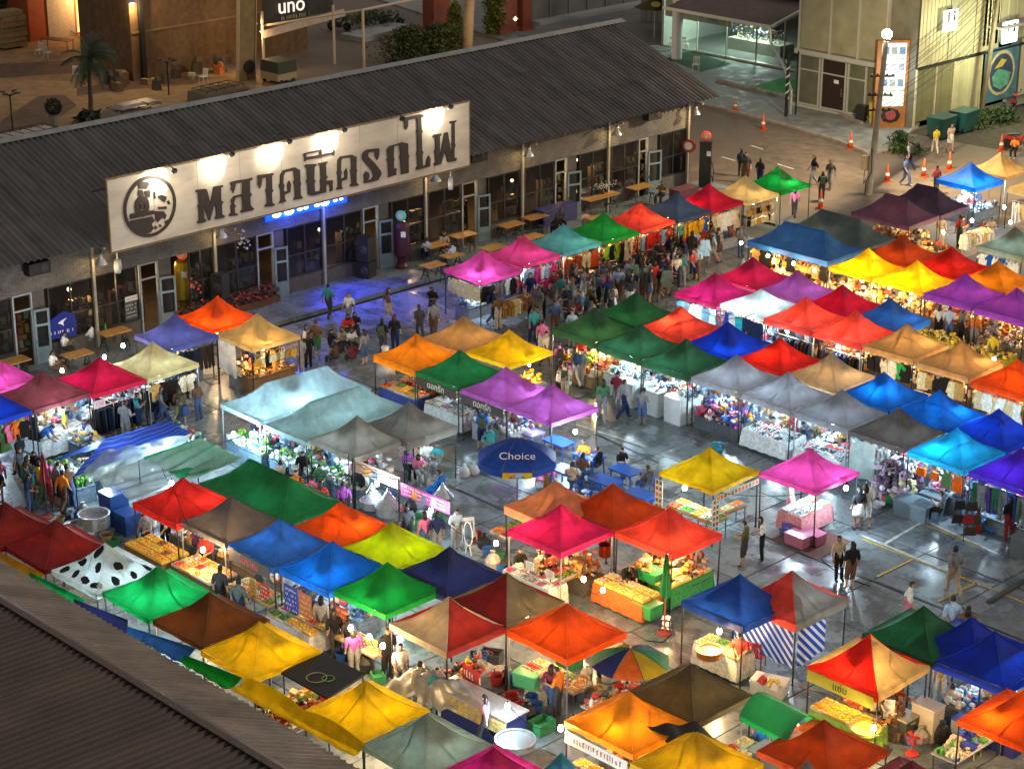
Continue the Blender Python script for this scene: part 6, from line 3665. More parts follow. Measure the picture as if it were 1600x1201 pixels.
b.sheet(lambda u,v:A.lerp(B,u).lerp(Cc.lerp(D,u),v)-Vector((0,0,.15*math.sin(PI*v)+.05*math.sin(u*12+v*9))),16,12)
tag(ob("tarp",b.mesh("tarp",smooth=True,norm=False),mat((.018,.018,.018),.45,0,.3,5,.2)),"crumpled black tarp between the orange and mustard canopies","tarp")
STR=bpy.data.materials.new("striped_tarp")
STR.use_nodes=True
n_=STR.node_tree
tc=n_.nodes.new("ShaderNodeTexCoord")
wv=n_.nodes.new("ShaderNodeTexWave")
wv.wave_type='BANDS'
wv.bands_direction='X'
wv.inputs["Scale"].default_value=3.4
wv.inputs["Distortion"].default_value=.3
cr=n_.nodes.new("ShaderNodeValToRGB")
cr.color_ramp.interpolation='CONSTANT'
cr.color_ramp.elements[0].color=(.008,.035,.27,1)
cr.color_ramp.elements[1].color=(.06,.12,.36,1)
cr.color_ramp.elements[1].position=.82
n_.links.new(tc.outputs["Object"],wv.inputs["Vector"])
n_.links.new(wv.outputs[0],cr.inputs[0])
n_.links.new(cr.outputs[0],n_.nodes["Principled BSDF"].inputs["Base Color"])
tr_=n_.nodes.new("ShaderNodeBsdfTranslucent")
n_.links.new(cr.outputs[0],tr_.inputs[0])
mx_=n_.nodes.new("ShaderNodeMixShader")
mx_.inputs[0].default_value=.4
n_.links.new(n_.nodes["Principled BSDF"].outputs[0],mx_.inputs[1])
n_.links.new(tr_.outputs[0],mx_.inputs[2])
n_.links.new(mx_.outputs[0],n_.nodes["Material Output"].inputs[0])
def drape(name,quad,nu,nv,m_,lab,cat,amp=.1,sd=1,fold=.03):
 A,B,Cc,D=quad
 c0_=(A+B+Cc+D)/4
 def f(u,v):
  q_=A.lerp(B,u).lerp(Cc.lerp(D,u),v)-c0_
  q_.z+=-amp*math.sin(PI*v)*math.sin(PI*min(1,max(0,u)))+fold*mnoise.noise((u*6,v*6,sd))+fold*.7*math.sin(u*22+5*mnoise.noise((u*2,v*2,sd)))*(v*.7+.3)
  return q_
 b=MB()
 b.sheet(f,nu,nv)
 o=ob(name,b.mesh(name,smooth=True,norm=False),m_,None,c0_)
 return tag(o,lab,cat)
drape("striped_tarp",(G(160,686,2.75),G(262,657,2.75),G(76,722,2.1),G(186,690,2.1)),30,8,STR,"blue tarp with white stripes strung over the left food stall, rear half",
"tarp",
.05,
2,
.04)
drape("striped_tarp",(G(262,657,2.75),G(160,690,2.75),G(300,676,2.3),G(110,748,2.05)),36,10,STR,"blue tarp with white stripes strung over the left food stall, front half",
"tarp",
.10,
3,
.05)
CLR=mat((.46,.56,.55),.15,0,.15,4,.6,spec=.9,alpha=.72,bscale=5,trans=.5)
drape("plastic_sheet",(G(160,706,2.5),G(300,676,2.4),G(120,748,2.1),G(262,742,2.05)),26,12,CLR,"clear plastic rain sheet lying over the striped tarp","plastic sheet",
.15,
5,
.12)
drape("plastic_sheet",(G(312,684,2.95),G(384,716,2.3),G(140,750,2.15),G(215,782,2.0)),26,14,CLR,"clear plastic rain sheet stretched to the red canopy, nearer one",
"plastic sheet",
.2,
8,
.14)
drape("green_tarp",(G(312,684,2.9),G(380,716,2.25),G(222,715,2.3),G(290,752,2.15)),16,12,cloth((.03,.36,.16)),"green tarp showing under the clear plastic sheets",
"tarp",
.1,
9,
.04)
for k,(px,py)in enumerate(((76,722),(118,748),(306,684),(217,720))):
 pp_=G(px,py,2.1 if k<3 else 2.9)
 b=MB()
 b.bar((0,0,0),(0,0,pp_.z),.02)
 tag(ob("tarp_pole",b,DKSTEEL,None,(pp_.x,pp_.y,0)),("pole at the left tip of the striped tarp","pole at the near corner of the striped tarp","pole at the right corner of the striped tarp",
"pole holding up the clear plastic sheets")[k],
"pole")
f,rz,L_=side_frame('l3','S',.02)
a,e=f(-.02),f(.55)
drape("cloth_sheet",(Vector((a.x,a.y,1.95)),Vector((e.x,e.y,1.95)),Vector((a.x,a.y,.75)),Vector((e.x,e.y,.55))),16,10,cloth((.5,.52,.53)),"grey white cloth sheet hung under the tan canopy",
"cloth",
0,
3,
.05)
STR2=STR.copy()
for q0 in STR2.node_tree.nodes:
 if q0.type=='VALTORGB':
  q0.color_ramp.elements[1].color=(.5,.52,.56,1)
  q0.color_ramp.elements[1].position=.6
  q0.color_ramp.elements[0].color=(.02,.05,.28,1)
 if q0.type=='TEX_WAVE':
  q0.inputs['Scale'].default_value=2.2
  q0.bands_direction='DIAGONAL'
f,rz,L_=side_frame('q4','S',.03)
a,e=f(-.05),f(1.05)
o=drape("striped_curtain",(Vector((a.x,a.y,1.9)),Vector((e.x,e.y,1.9)),Vector((a.x,a.y,.75)),Vector((e.x,e.y,.6))),30,10,STR2,"blue and white striped curtain under the orange and grey canopy, front",
"curtain",
0,
4,
.06)
f,rz,L_=side_frame('q4','E',.03)
a,e=f(-.05),f(.6)
drape("striped_curtain",(Vector((a.x,a.y,1.9)),Vector((e.x,e.y,1.9)),Vector((a.x,a.y,.6)),Vector((e.x,e.y,.75))),22,10,STR2,"blue and white striped curtain under the orange and grey canopy, right side",
"curtain",
0,
5,
.06)
drape("silver_tarp",(G(655,1035,1.3),G(740,1075,1.2),G(600,1075,.6),G(725,1120,.5)),24,16,mat((.30,.28,.24),.35,.4,.25,3,.3),"crumpled silver grey tarp over a cart beside the food aisle",
"tarp",
-.4,
6,
.16)
f,rz,L_=side_frame('r7','S',.02)
a,e=f(-.05),f(.5)
drape("plastic_sheet",(Vector((a.x,a.y,1.9)),Vector((e.x,e.y,1.9)),Vector((a.x,a.y,.5)),Vector((e.x,e.y,.5))),14,10,CLR,"clear plastic side sheet under the brown grey canopy",
"plastic sheet",
0,
3,
.05)
def banner(cid,side,u0,u1,z,h,txt,bgc,fgc,lab,size=None,out=.03,name="banner"):
 f,rz,_=side_frame(cid,side,-out)
 a,e=f(u0),f(u1)
 p=(a+e)/2
 p.z=z
 return price_sign(p,txt,rz,(e-a).length,h,bgc,fgc,lab,name,size,"banner")
BRN=(.055,.03,.02)
banner('m4','S',-.06,1.06,1.78,.34,"ดอกรัก",BRN,(.75,.68,.5),"brown banner with pale Thai lettering under the green canopy",.34)
banner('m5','S',-.06,1.06,1.78,.34,"ดอกรัก",BRN,(.75,.68,.5),"brown banner with pale Thai lettering under the lilac pink canopy",.34)
banner('f3','S',-.04,.98,1.86,.42,"โบราณ",(.09,.08,.07),(.75,.10,.06),"dark banner with red Thai lettering under the blue canopy",.36)
banner('p8','S',-.06,1.06,1.84,.36,"แซ่บ",(.60,.52,.05),(.03,.02,.02),"yellow food banner with black Thai lettering, lower right",.3)
banner('p8','E',.42,1.0,1.35,.62,"รสา",(.62,.50,.04),(.45,.05,.03),"yellow board with red Thai lettering under the red and sand canopy",.2,out=-.9)
banner('p1','S',-.04,1.04,1.72,.36,"~1",(.65,.55,.42),(.5,.08,.05),"lit snack banner under the orange canopy, bottom",.22)
price_sign(Vector((CAN['l5']['c'].x+1.24,CAN['l5']['c'].y-.95,1.68)),"150",PI/2,.5,.3,(.6,.45,.5),(.55,.04,.12),"pink card reading 150 at the crimson canopy corner")
price_sign(CAN['f4']['c']+Vector((-.55,-1.28,1.25)),"~5",0,.62,.95,(.03,.05,.36),(.7,.72,.75),"deep blue menu board with white Thai lines under the blue canopy",
"menu_board",
.14,
post=.7)
price_sign(CAN['f4']['c']+Vector((.1,-1.26,1.3)),"~4",0,.6,.8,(.5,.16,.08),(.7,.6,.2),"orange and green drinks poster beside the blue menu board","poster",.15,post=.7)
price_sign(CAN['f5']['c']+Vector((-.7,-1.24,1.3)),"~4",0,.6,.75,(.45,.08,.05),(.75,.7,.5),"red drinks poster under the torn green canopy","poster",.25,post=.7)
price_sign(CAN['f3']['c']+Vector((.65,-1.24,1.15)),"~3",0,.42,.5,(.48,.04,.03),(.75,.65,.5),"red tea sign below the banner under the blue canopy","price_sign",.14,
post=.6)
price_sign(CAN['f3']['c']+Vector((.15,-1.3,1.05)),"~6",0,.3,.8,(.6,.4,.1),(.2,.05,.02),"narrow orange coffee card below the dark banner","price_sign",.13,post=.5)
pA,pB=G(551,722,1.75),G(704,798,1.45)
d_=pB-pA
for k,(u,c1,c2,lb)in enumerate(((.25,(.52,.36,.26),(.45,.06,.05),'beige and red menu banner along the left half of the bare tent frame'),(.75,(.45,.04,.20),(.7,.66,
.6),
'pink and white menu banner along the right half of the bare tent frame'))):
 bt_=price_sign(pA.lerp(pB,u),'~3',math.atan2(d_.y,d_.x),Vector((d_.x,d_.y)).length*.49,.46,c1,c2,lb,'banner',.3,'banner')
 for j in range(3):
  b=MB()
  b.box((-.5+.45*j,-.018,-.06),(.26,.006,.26))
  ob('picture',b,mat(((.6,.28,.05),(.12,.16,.2),(.55,.5,.45))[j],.5,0,.4,16),bt_)
price_sign(CAN['f6']['c']+Vector((1.35,-.35,1.1)),"~1",R(-4),.8,.5,(.5,.03,.03),(.75,.7,.5),"red banner with white Thai lettering under the beige and red canopy",
"banner",
.2,
"banner")
b0=CAN['f6']['c']+Vector((2.3,-.9,0))
t=thing("snack_cart","dark blue snack cart with a long slanted printed front, lower middle","cart",b0,R(2))
b=MB()
b.box((0,0,.5),(2.8,.8,.9))
ob("body",b,mat((.02,.03,.16),.4,0,.15),t)
b=MB()
b.box((0,0,.98),(2.9,.9,.05))
ob("top",b,mat((.4,.38,.36),.35,.3,.15),t)
b=MB()
b.box((0,-.46,.75),(2.85,.02,.42),rx=R(-12))
ob("printed_front",b,mat((.4,.32,.14),.5,0,.5,7),t)
ob("lettering",strokes(2.4,.24,2,9),mat((.55,.35,.06),.5,0,0),t,(0,-.475,.76),rot=(R(-12),0,0))['kind']='stuff'
price_sign(CAN['e1']['c']+Vector((-.25,-1.1,1.12)),"~4",R(8),.32,.28,(.7,.68,.62),(.05,.05,.05),"white price card in the food trays, left one",post=.25,size=.12)
price_sign(CAN['e1']['c']+Vector((.65,-1.1,1.12)),"~4",R(-4),.36,.3,(.7,.68,.62),(.05,.05,.05),"white price card in the food trays, right one",post=.25,size=.12)
price_sign(G(1565,482,1.5),"~3",R(-8),.55,.35,(.6,.25,.35),(.3,.04,.08),"pink card on a stick under the second violet canopy",post=.7,size=.18)
d=CAN['y1']
for k,(off,rz,hv)in enumerate(((Vector((-1.17,-1.24,1.15)),0,1.3),(Vector((1.24,-1.1,1.2)),PI/2,1.2))):
 t=thing("paper_strip",("tall strip of printed pictures on the left leg of the free yellow canopy","strip of printed pictures on the right leg of the free yellow canopy")[k],
"poster",
d['c']+off,
rz)
 b=MB()
 b.box((0,0,0),(.34,.015,hv))
 ob("paper",b,mat((.6,.56,.45),.6,0,.1),t)
 for i in range(6):
  for j in(-.08,.08):
   b=MB()
   b.box((j,-.011,-hv/2+hv*(i+.5)/6),(.11,.006,.13))
   ob("picture",b,mat(random.choice([(.3,.1,.04),(.15,.1,.06),(.4,.2,.05),(.1,.1,.1)]),.6),t)
t=thing("paper_strip","row of printed pictures along the right edge of the free yellow canopy","poster",d['c']+Vector((1.25,0,1.80)),PI/2)
b=MB()
b.box((0,0,0),(2.2,.015,.2))
ob("paper",b,mat((.6,.5,.35),.6,0,.1),t)
for i in range(12):
 b=MB()
 b.box((-1+.18*i,-.011,0),(.12,.006,.14))
 ob("picture",b,mat(random.choice([(.5,.1,.03),(.15,.1,.06),(.45,.25,.05),(.1,.1,.1)]),.6),t)
 # ================================================================== PEOPLE
def pose(kind):
 J=dict(pel=(0,0,.90),wst=(0,.0,1.03),chs=(0,-.01,1.22),nk0=(0,-.01,1.36),nk=(0,.01,1.42),h0=(0,.03,1.49),h1=(0,.025,1.56),h2=(0,.01,1.62))
 for s,n in((-1,'l'),(1,'r')):
  J['sh'+n]=(.165*s,-.01,1.31)
  J['el'+n]=(.215*s,-.03,1.06)
  J['wr'+n]=(.225*s,.05,.83)
  J['hp'+n]=(.085*s,0,.84)
  J['kn'+n]=(.095*s,.02,.47)
  J['an'+n]=(.10*s,-.02,.09)
  J['to'+n]=(.115*s,.13,.03)
 if kind=='walk':
  J.update(knl=(-.09,.16,.49),anl=(-.09,.20,.10),tol=(-.09,.34,.06),knr=(.09,-.02,.47),anr=(.09,-.28,.14),tor=(.09,-.20,.04),ell=(-.21,-.12,1.08),wrl=(-.22,-.14,.85),
elr=(.21,
.03,
1.07),
wrr=(.21,
.18,
.88))
 if kind=='browse':
  J.update(ell=(-.22,.02,1.06),elr=(.22,.02,1.06),wrl=(-.15,.26,1.03),wrr=(.14,.28,.98),h0=(0,.07,1.47),h1=(0,.085,1.54),h2=(0,.08,1.60))
 if kind=='phone':
  J.update(elr=(.21,.05,1.07),wrr=(.10,.24,1.20),ell=(-.22,-.01,1.06),wrl=(-.10,.20,1.08),h0=(0,.06,1.48),h1=(0,.07,1.55),h2=(0,.06,1.61))
 if kind=='bend':
  J.update(pel=(0,-.10,.90),wst=(0,0,1.02),chs=(0,.16,1.14),nk0=(0,.27,1.21),nk=(0,.32,1.24),h0=(0,.39,1.27),h1=(0,.44,1.30),h2=(0,.49,1.33),shl=(-.165,.23,1.17),shr=(.165,
.23,
1.17),
ell=(-.20,
.32,
.93),
elr=(.20,
.34,
.93),
wrl=(-.14,
.50,
.82),
wrr=(.14,
.54,
.80),
hpl=(-.085,
-.09,
.84),
hpr=(.085,
-.09,
.84))
 if kind=='sit':
  J={k:(x,y,z-.42)for k,(x,y,z)in J.items()}
  for s,n in((-1,'l'),(1,'r')):
   J['hp'+n]=(.09*s,.05,.47)
   J['kn'+n]=(.12*s,.42,.48)
   J['an'+n]=(.12*s,.40,.09)
   J['to'+n]=(.13*s,.55,.03)
   J['el'+n]=(.22*s,.10,.68)
   J['wr'+n]=(.13*s,.32,.74)
  J['h0'],J['h1'],J['h2']=(0,.06,1.06),(0,.07,1.13),(0,.06,1.19)
 if kind=='carry':
  J.update(elr=(.22,.02,1.07),wrr=(.18,.24,1.05))
 return J
RAD=dict(pel=.125,wst=.115,chs=.135,nk0=.085,nk=.05,h0=.078,h1=.085,h2=.055,sh=.058,el=.042,wr=.028,hp=.092,kn=.056,an=.038,to=.038)
EDG=[('pel','wst','torso'),('wst','chs','torso'),('chs','nk0','torso'),('nk0','nk','neck'),('nk','h0','head'),('h0','h1','head'),('h1','h2','head')]
for n in 'lr':
 EDG+=[('chs','sh'+n,'torso'),('sh'+n,'el'+n,'uarm'),('el'+n,'wr'+n,'farm'),('pel','hp'+n,'pelvis'),('hp'+n,'kn'+n,'thigh'),('kn'+n,'an'+n,'shin'),('an'+n,'to'+n,
'foot')]
def skin_body(J):
 names=list(J)
 me=bpy.data.meshes.new("skeleton")
 me.from_pydata([J[n]for n in names],[(names.index(a),names.index(b_))for a,b_,_ in EDG],[])
 o=bpy.data.objects.new("skeleton",me)
 COL.objects.link(o)
 md=o.modifiers.new("skin",'SKIN')
 md.use_smooth_shade=True
 md.branch_smoothing=.35
 if not me.skin_vertices:
  bm=bmesh.new()
  bm.from_mesh(me)
  bm.verts.layers.skin.verify()
  bm.to_mesh(me)
  bm.free()
 sv=me.skin_vertices[0].data
 for i,n in enumerate(names):
  r=RAD.get(n)or RAD[n[:-1]]
  sv[i].radius=(r,r)
  sv[i].use_root=n=='pel'
 s2=o.modifiers.new("sub",'SUBSURF')
 s2.levels=1
 dg=bpy.context.evaluated_depsgraph_get()
 res=bpy.data.meshes.new_from_object(o.evaluated_get(dg))
 bpy.data.objects.remove(o)
 return res
def segd(p,a,b_):
 a,b_=Vector(a),Vector(b_)
 d=b_-a
 t=max(0,min(1,(p-a).dot(d)/max(1e-9,d.length_squared)))
 return(p-(a+d*t)).length,t
def cut(verts,faces,fsel,push,nrm,name,extra=None):
 """a garment: the chosen faces of the body, pushed out from it"""
 use=sorted({i for f in fsel for i in faces[f]})
 ix={v:k for k,v in enumerate(use)}
 b=MB()
 for v in use:
  p=verts[v]+nrm[v]*push
  if extra:
   p=extra(p)
  b.v.append(tuple(p))
 for f in fsel:
  b.f.append(tuple(ix[i]for i in faces[f]))
  b.m.append(0)
 return b.mesh(name,smooth=True,norm=False)
def hand(b,w,e,side):
 """palm, four bent fingers of unequal length, thumb off the side of the palm"""
 w,e=Vector(w),Vector(e)
 d=(w-e).normalized()
 x=d.cross(Vector((0,1,0)))
 x=x.normalized()if x.length>.2 else Vector((1,0,0))
 n_=x.cross(d).normalized()
 b.bar(w-d*.02,w+d*.075,.03,6,0,.036)
 for k,L_ in enumerate((.062,.075,.07,.055)):
  o_=x*(-.024+.016*k)
  p0=w+d*.065+o_
  p1=p0+d*L_*.5+n_*.006
  p2=p1+(d*.7+n_*.7)*L_*.5
  b.bar(p0,p1,.0095,4,0,.009)
  b.bar(p1,p2,.009,4,0,.007)
 p0=w+d*.02+x*side*.026
 p1=p0+(d+x*side).normalized()*.035
 b.bar(p0,p1,.011,4,0,.01)
 b.bar(p1,p1+(d*.9+n_*.5).normalized()*.03,.01,4,0,.008)
BODY={}
for kd in('stand','walk','browse','phone','bend','sit','carry'):
 J=pose(kd)
 me=skin_body(J)
 verts=[v.co.copy()for v in me.vertices]
 faces=[tuple(p.vertices)for p in me.polygons]
 reg=[]
 for v in verts:
  best=min(((segd(v,J[a],J[b_])[0]/(RAD.get(a)or RAD[a[:-1]]),r)for a,b_,r in EDG))
  reg.append(best[1])
 c0={r:0 for r in()}
 for i,v in enumerate(verts):
  if reg[i]in('torso','pelvis')and kd!='bend':
   yc=J['chs'][1]
   v.y=yc+(v.y-yc)*.78
  elif reg[i]=='head':
   v.x*=.88
 for i,v in enumerate(verts):
  me.vertices[i].co=v
 me.update()
 nrm=[v.normal.copy()for v in me.vertices]
 def fset(*rs):
  return[k for k,f in enumerate(faces)if sum(reg[i]in rs for i in f)>=(len(f)+1)//2]
 B=MB()
 B.v,B.f,B.m=[tuple(v)for v in verts],list(faces),[0]*len(faces)
 hf=Vector(J['h1'])-Vector(J['h0'])
 fw=Vector((0,1,0))if kd!='bend' else Vector((0,.55,-.83))
 up=hf.normalized()
 hc=(Vector(J['h0'])+Vector(J['h1']))/2
 nose=hc+fw*.075
 B.box(nose-up*.005,(.024,.035,.045),0,taper=.5)
 for s_ in(-1,1):
  B.ball(hc+fw*.068+up*.018+Vector((.028*s_,0,0)),.011,6,4,1)
  B.ball(hc+Vector((.072*s_,0,0)),.022,6,4,0)
 B.box(hc+fw*.070-up*.048,(.045,.014,.012),2)
 for n,s_ in(('l',1),('r',-1)):
  hand(B,J['wr'+n],J['el'+n],s_)
 body=B.mesh("person",smooth=True)
 head=fset('head','neck')
 hairf=[f for f in fset('head')if((sum((verts[i]for i in faces[f]),Vector())/len(faces[f])-hc).dot(up)>.028 or(sum((verts[i]for i in faces[f]),Vector())/len(faces[f])-hc).dot(fw)<-.018)]
 hair=cut(verts,faces,hairf,.014,nrm,"hair")
 shirt=cut(verts,faces,fset('torso','uarm','pelvis'),.016,nrm,"shirt")
 vest=cut(verts,faces,fset('torso','pelvis'),.014,nrm,"vest")
 trou=cut(verts,faces,fset('pelvis','thigh','shin'),.020,nrm,"trousers")
 shor=cut(verts,faces,fset('pelvis','thigh'),.026,nrm,"shorts")
 shoe=cut(verts,faces,fset('foot'),.008,nrm,"shoes")
 lh=MB()
 hb=hc-fw*.045+up*.05
 if kd=='bend':
  lh.lathe([(.03,.0),(.07,-.06),(.075,-.2),(.05,-.3),(0,-.33)],8,hb)
 else:
  lh.lathe([(.04,.02),(.085,-.03),(.092,-.14),(.085,-.26),(.06,-.34),(0,-.36)],8,hb-Vector((0,.012,0)),0,1,.62)
 lme=lh.mesh("long_hair",smooth=True)
 sk=MB()
 if kd=='sit':
  sk.box((0,.2,.50),(.36,.42,.16),taper=.9)
 else:
  px=J['pel']
  sk.lathe([(.135,.12),(.165,.0),(.20,-.22),(.215,-.36)],12,px,0,1,.8)
 skirt=sk.mesh("skirt",smooth=True)
 bp=MB()
 cb=Vector(J['chs'])
 bp.box(cb+Vector((0,-.19,-.05)),(.28,.15,.38),taper=.85)
 for s_ in(-1,1):
  bp.tube([cb+Vector((.1*s_,-.12,.13)),cb+Vector((.1*s_,.02,.17)),cb+Vector((.11*s_,.13,0)),cb+Vector((.12*s_,.0,-.16))],.016,4)
 pack=bp.mesh("backpack")
 hat=MB()
 hat.lathe([(.15,.02),(.155,.03),(.10,.035),(.09,.10),(0,.115)],12,hc+up*.03)
 apr=MB()
 apr.box(Vector(J['wst'])+Vector((0,.135,-.05)),(.30,.02,.62))
 BODY[kd]=dict(body=body,hair=hair,long=lme,shirt=shirt,vest=vest,trousers=trou,shorts=shor,shoes=shoe,skirt=skirt,pack=pack,hat=hat.mesh("hat",smooth=True),apron=apr.mesh("apron"))
SKIN=[mat(c,.55,0,.06,5)for c in((.42,.24,.15),(.34,.19,.11),(.48,.29,.19),(.27,.15,.09))]
EYE,LIP=mat((.01,.01,.01),.3),mat((.28,.09,.07),.5)
HAIR=[mat(c,.5,0,.2,9)for c in((.008,.007,.007),(.012,.009,.008),(.03,.016,.009),(.006,.006,.007))]
CLO={'white':(.62,.62,.60),'black':(.014,.014,.016),'grey':(.20,.20,.21),'charcoal':(.05,.05,.055),'blue':(.02,.14,.48),'navy':(.015,.025,.08),'teal':(.04,.22,.23),
'orange':(.62,
.17,
.02),
'red':(.50,
.04,
.03),
'pink':(.60,
.16,
.28),
'yellow':(.60,
.42,
.03),
'green':(.05,
.16,
.07),
'olive':(.11,
.10,
.04),
'beige':(.42,
.34,
.24),
'brown':(.13,
.07,
.04),
'purple':(.22,
.05,
.25),
'denim':(.07,
.11,
.22),
'cream':(.58,
.50,
.36),
'plaid':(.10,
.13,
.13),
'maroon':(.20,
.03,
.04),
'pale blue':(.35,
.46,
.60)}
USED=set()
NP=[0]
def person(p,rz,kd,top,bot,btype='trousers',hair='short',extra='',label=None,group=None,sc=None,sleeve='shirt'):
 d=BODY[kd]
 rn=random
 s_=sc or rn.uniform(.95,1.05)
 fat=rn.uniform(.94,1.14)
 o=ob("person",d['body'],[rn.choice(SKIN),EYE,LIP],None,p,rot=(rn.uniform(-.05,.05),rn.uniform(-.05,.05),rz),sc=(s_*fat,s_*fat,s_))
 tag(o,label,"person",group)
 ob("shirt",d[sleeve],fabric(CLO[top]),o)
 ob(btype,d[btype],fabric(CLO[bot]),o)
 ob("shoes",d['shoes'],mat(rn.choice(((.02,.02,.02),(.3,.3,.3),(.1,.05,.03))),.6),o)
 hm=rn.choice(HAIR)
 ob("hair",d['hair'],hm,o)
 if hair=='long':
  ob("long_hair",d['long'],hm,o)
 if 'pack' in extra:
  ob("backpack",d['pack'],fabric(rn.choice(((.03,.03,.03),(.06,.07,.04),(.02,.04,.10)))),o)
 if 'hat' in extra:
  ob("hat",d['hat'],fabric(CLO['white']),o)
 if 'apron' in extra:
  ob("apron",d['apron'],fabric(CLO['white']),o)
 NP[0]+=1
 return o
def P_(px,py,face,kd,top,bot,label,btype='trousers',hair='short',extra='',z=.05,sleeve='shirt',group=None):
 return person(G(px,py,z),R(face),kd,top,bot,btype,hair,extra,label,group,sleeve=sleeve)
P_(1326,921,60,'stand','black','brown',"woman in black top and brown shorts seen from behind, open yard",'shorts','long')
P_(1311,908,240,'stand','beige','black',"man in beige shirt facing the woman in black, open yard")
P_(1160,885,110,'browse','olive','charcoal',"man in olive shirt and dark shorts at the free yellow canopy",'shorts')
P_(1190,877,130,'browse','white','black',"woman in white top and black leggings beside the man in olive",'trousers','long')
P_(1003,664,15,'browse','grey','denim',"man in grey top and blue shorts before the white counters",'shorts',sleeve='vest')
P_(962,640,20,'browse','maroon','grey',"man in dull red shirt with strap before the trinket counter")
P_(940,655,50,'walk','green','grey',"person in green top walking past the first dark green canopy",'trousers','long')
P_(974,655,330,'walk','grey','navy',"person in grey walking beside the man in dull red")
P_(752,703,40,'browse','blue','navy',"man in bright blue shirt at the drinks counter, middle island",'shorts',extra='pack')
P_(766,712,60,'sit','teal','grey',"person in teal crouched behind the umbrella by the drinks counter",z=.0)
P_(1339,827,60,'stand','black','white',"woman in black top and white skirt beside the pink canopy leg",'skirt','long')
P_(1352,822,40,'walk','white','white',"woman in white under the right corner of the pink canopy",'shorts','long')
P_(1236,815,300,'stand','beige','pink',"person in beige behind the pink clothed table",'skirt','long')
P_(1155,1063,200,'browse','red','beige',"vendor in red shirt cutting fruit under the blue canopy",'shorts')
P_(977,935,240,'bend','black','charcoal',"vendor in black reaching over the yellow crates")
P_(858,915,200,'sit','orange','black',"vendor in orange sitting behind the food trays",z=.0)
P_(812,905,250,'sit','black','charcoal',"woman in black sitting at the left end of the food trays",hair='long',z=.0)
P_(1046,948,90,'sit','black','navy',"person in black sitting by the closed green umbrella",z=.0)
P_(1336,1120,200,'browse','white','beige',"cook in flowered white top behind the frying pan, lower right",'trousers','long','apron')
P_(1384,1150,220,'browse','charcoal','black',"cook in dark top and red apron behind the snack table, lower right",'trousers','short','apron')
P_(1482,1125,20,'sit','cream','grey',"man in cream top sitting with his back turned, lower right",z=.1)
P_(1470,1100,200,'stand','yellow','white',"vendor in yellow under the blue canopy, lower right")
P_(1190,1185,70,'sit','blue','charcoal',"person in blue striped top sitting under the green awning",z=.1)
P_(1487,1008,30,'walk','pale blue','grey',"man in pale blue walking beyond the dark green canopy")
P_(1510,1022,20,'walk','brown','charcoal',"person in brown walking beside the man in pale blue",hair='long')
P_(1489,930,60,'walk','grey','beige',"person in grey crossing the open yard toward the steel plate")
P_(1417,985,300,'walk','white','pink',"person in white walking behind the dark green canopy, open yard")
P_(1470,815,110,'sit','grey','black',"vendor in grey sitting among bags under the light blue canopy",z=.1)
P_(1575,845,60,'stand','black','maroon',"person in black beside the dark bins at the right edge",hair='long')
P_(1325,205+95,60,'walk','grey','charcoal',"person in grey walking on the road by the lamp")if False else None
for px,py,f_,k_,t_,b_,l_,bt,hr,ex in((1157,276,20,'stand','black','charcoal',"man in black with a light strap on the road, left of three",'trousers','short','pack'),
(1166,
286,
200,
'stand',
'charcoal',
'brown',
"person in dark top on the road, middle of three",
'shorts',
'short',
''),
(1187,
290,
10,
'stand',
'black',
'navy',
"man in black tee behind the bright green canopy, right of three",
'trousers',
'short',
''),
(1270,
290,
150,
'walk',
'black',
'grey',
"woman with long hair walking on the road near the street lamp",
'trousers',
'long',
''),
(1297,
296,
200,
'walk',
'charcoal',
'grey',
"man in dark top walking beside the long haired woman",
'trousers',
'short',
''),
(1283,
313,
45,
'stand',
'black',
'charcoal',
"person with a pale backpack on the road by the orange cone",
'trousers',
'short',
'pack'),
(1420,
266,
90,
'walk',
'grey',
'navy',
"person in grey crossing the road right of the lamp",
'trousers',
'short',
'pack'),
(1415,
290,
270,
'walk',
'denim',
'denim',
"person in denim blue crossing the road right of the lamp",
'trousers',
'short',
''),
(1460,
240,
60,
'walk',
'yellow',
'cream',
"person in pale yellow walking along the dumpsters",
'trousers',
'short',
''),
(1483,
238,
240,
'walk',
'beige',
'white',
"person in beige walking along the dumpsters, right one",
'skirt',
'long',
''),
(1462,
302,
30,
'walk',
'maroon',
'charcoal',
"person in dull red behind the bright blue canopy",
'trousers',
'short',
''),
(1585,
245,
200,
'sit',
'orange',
'black',
"rider in orange on the red motorbike, right edge",
'trousers',
'short',
'')):
 P_(px,py,f_,k_,t_,b_,l_,bt,hr,ex,z=.06)
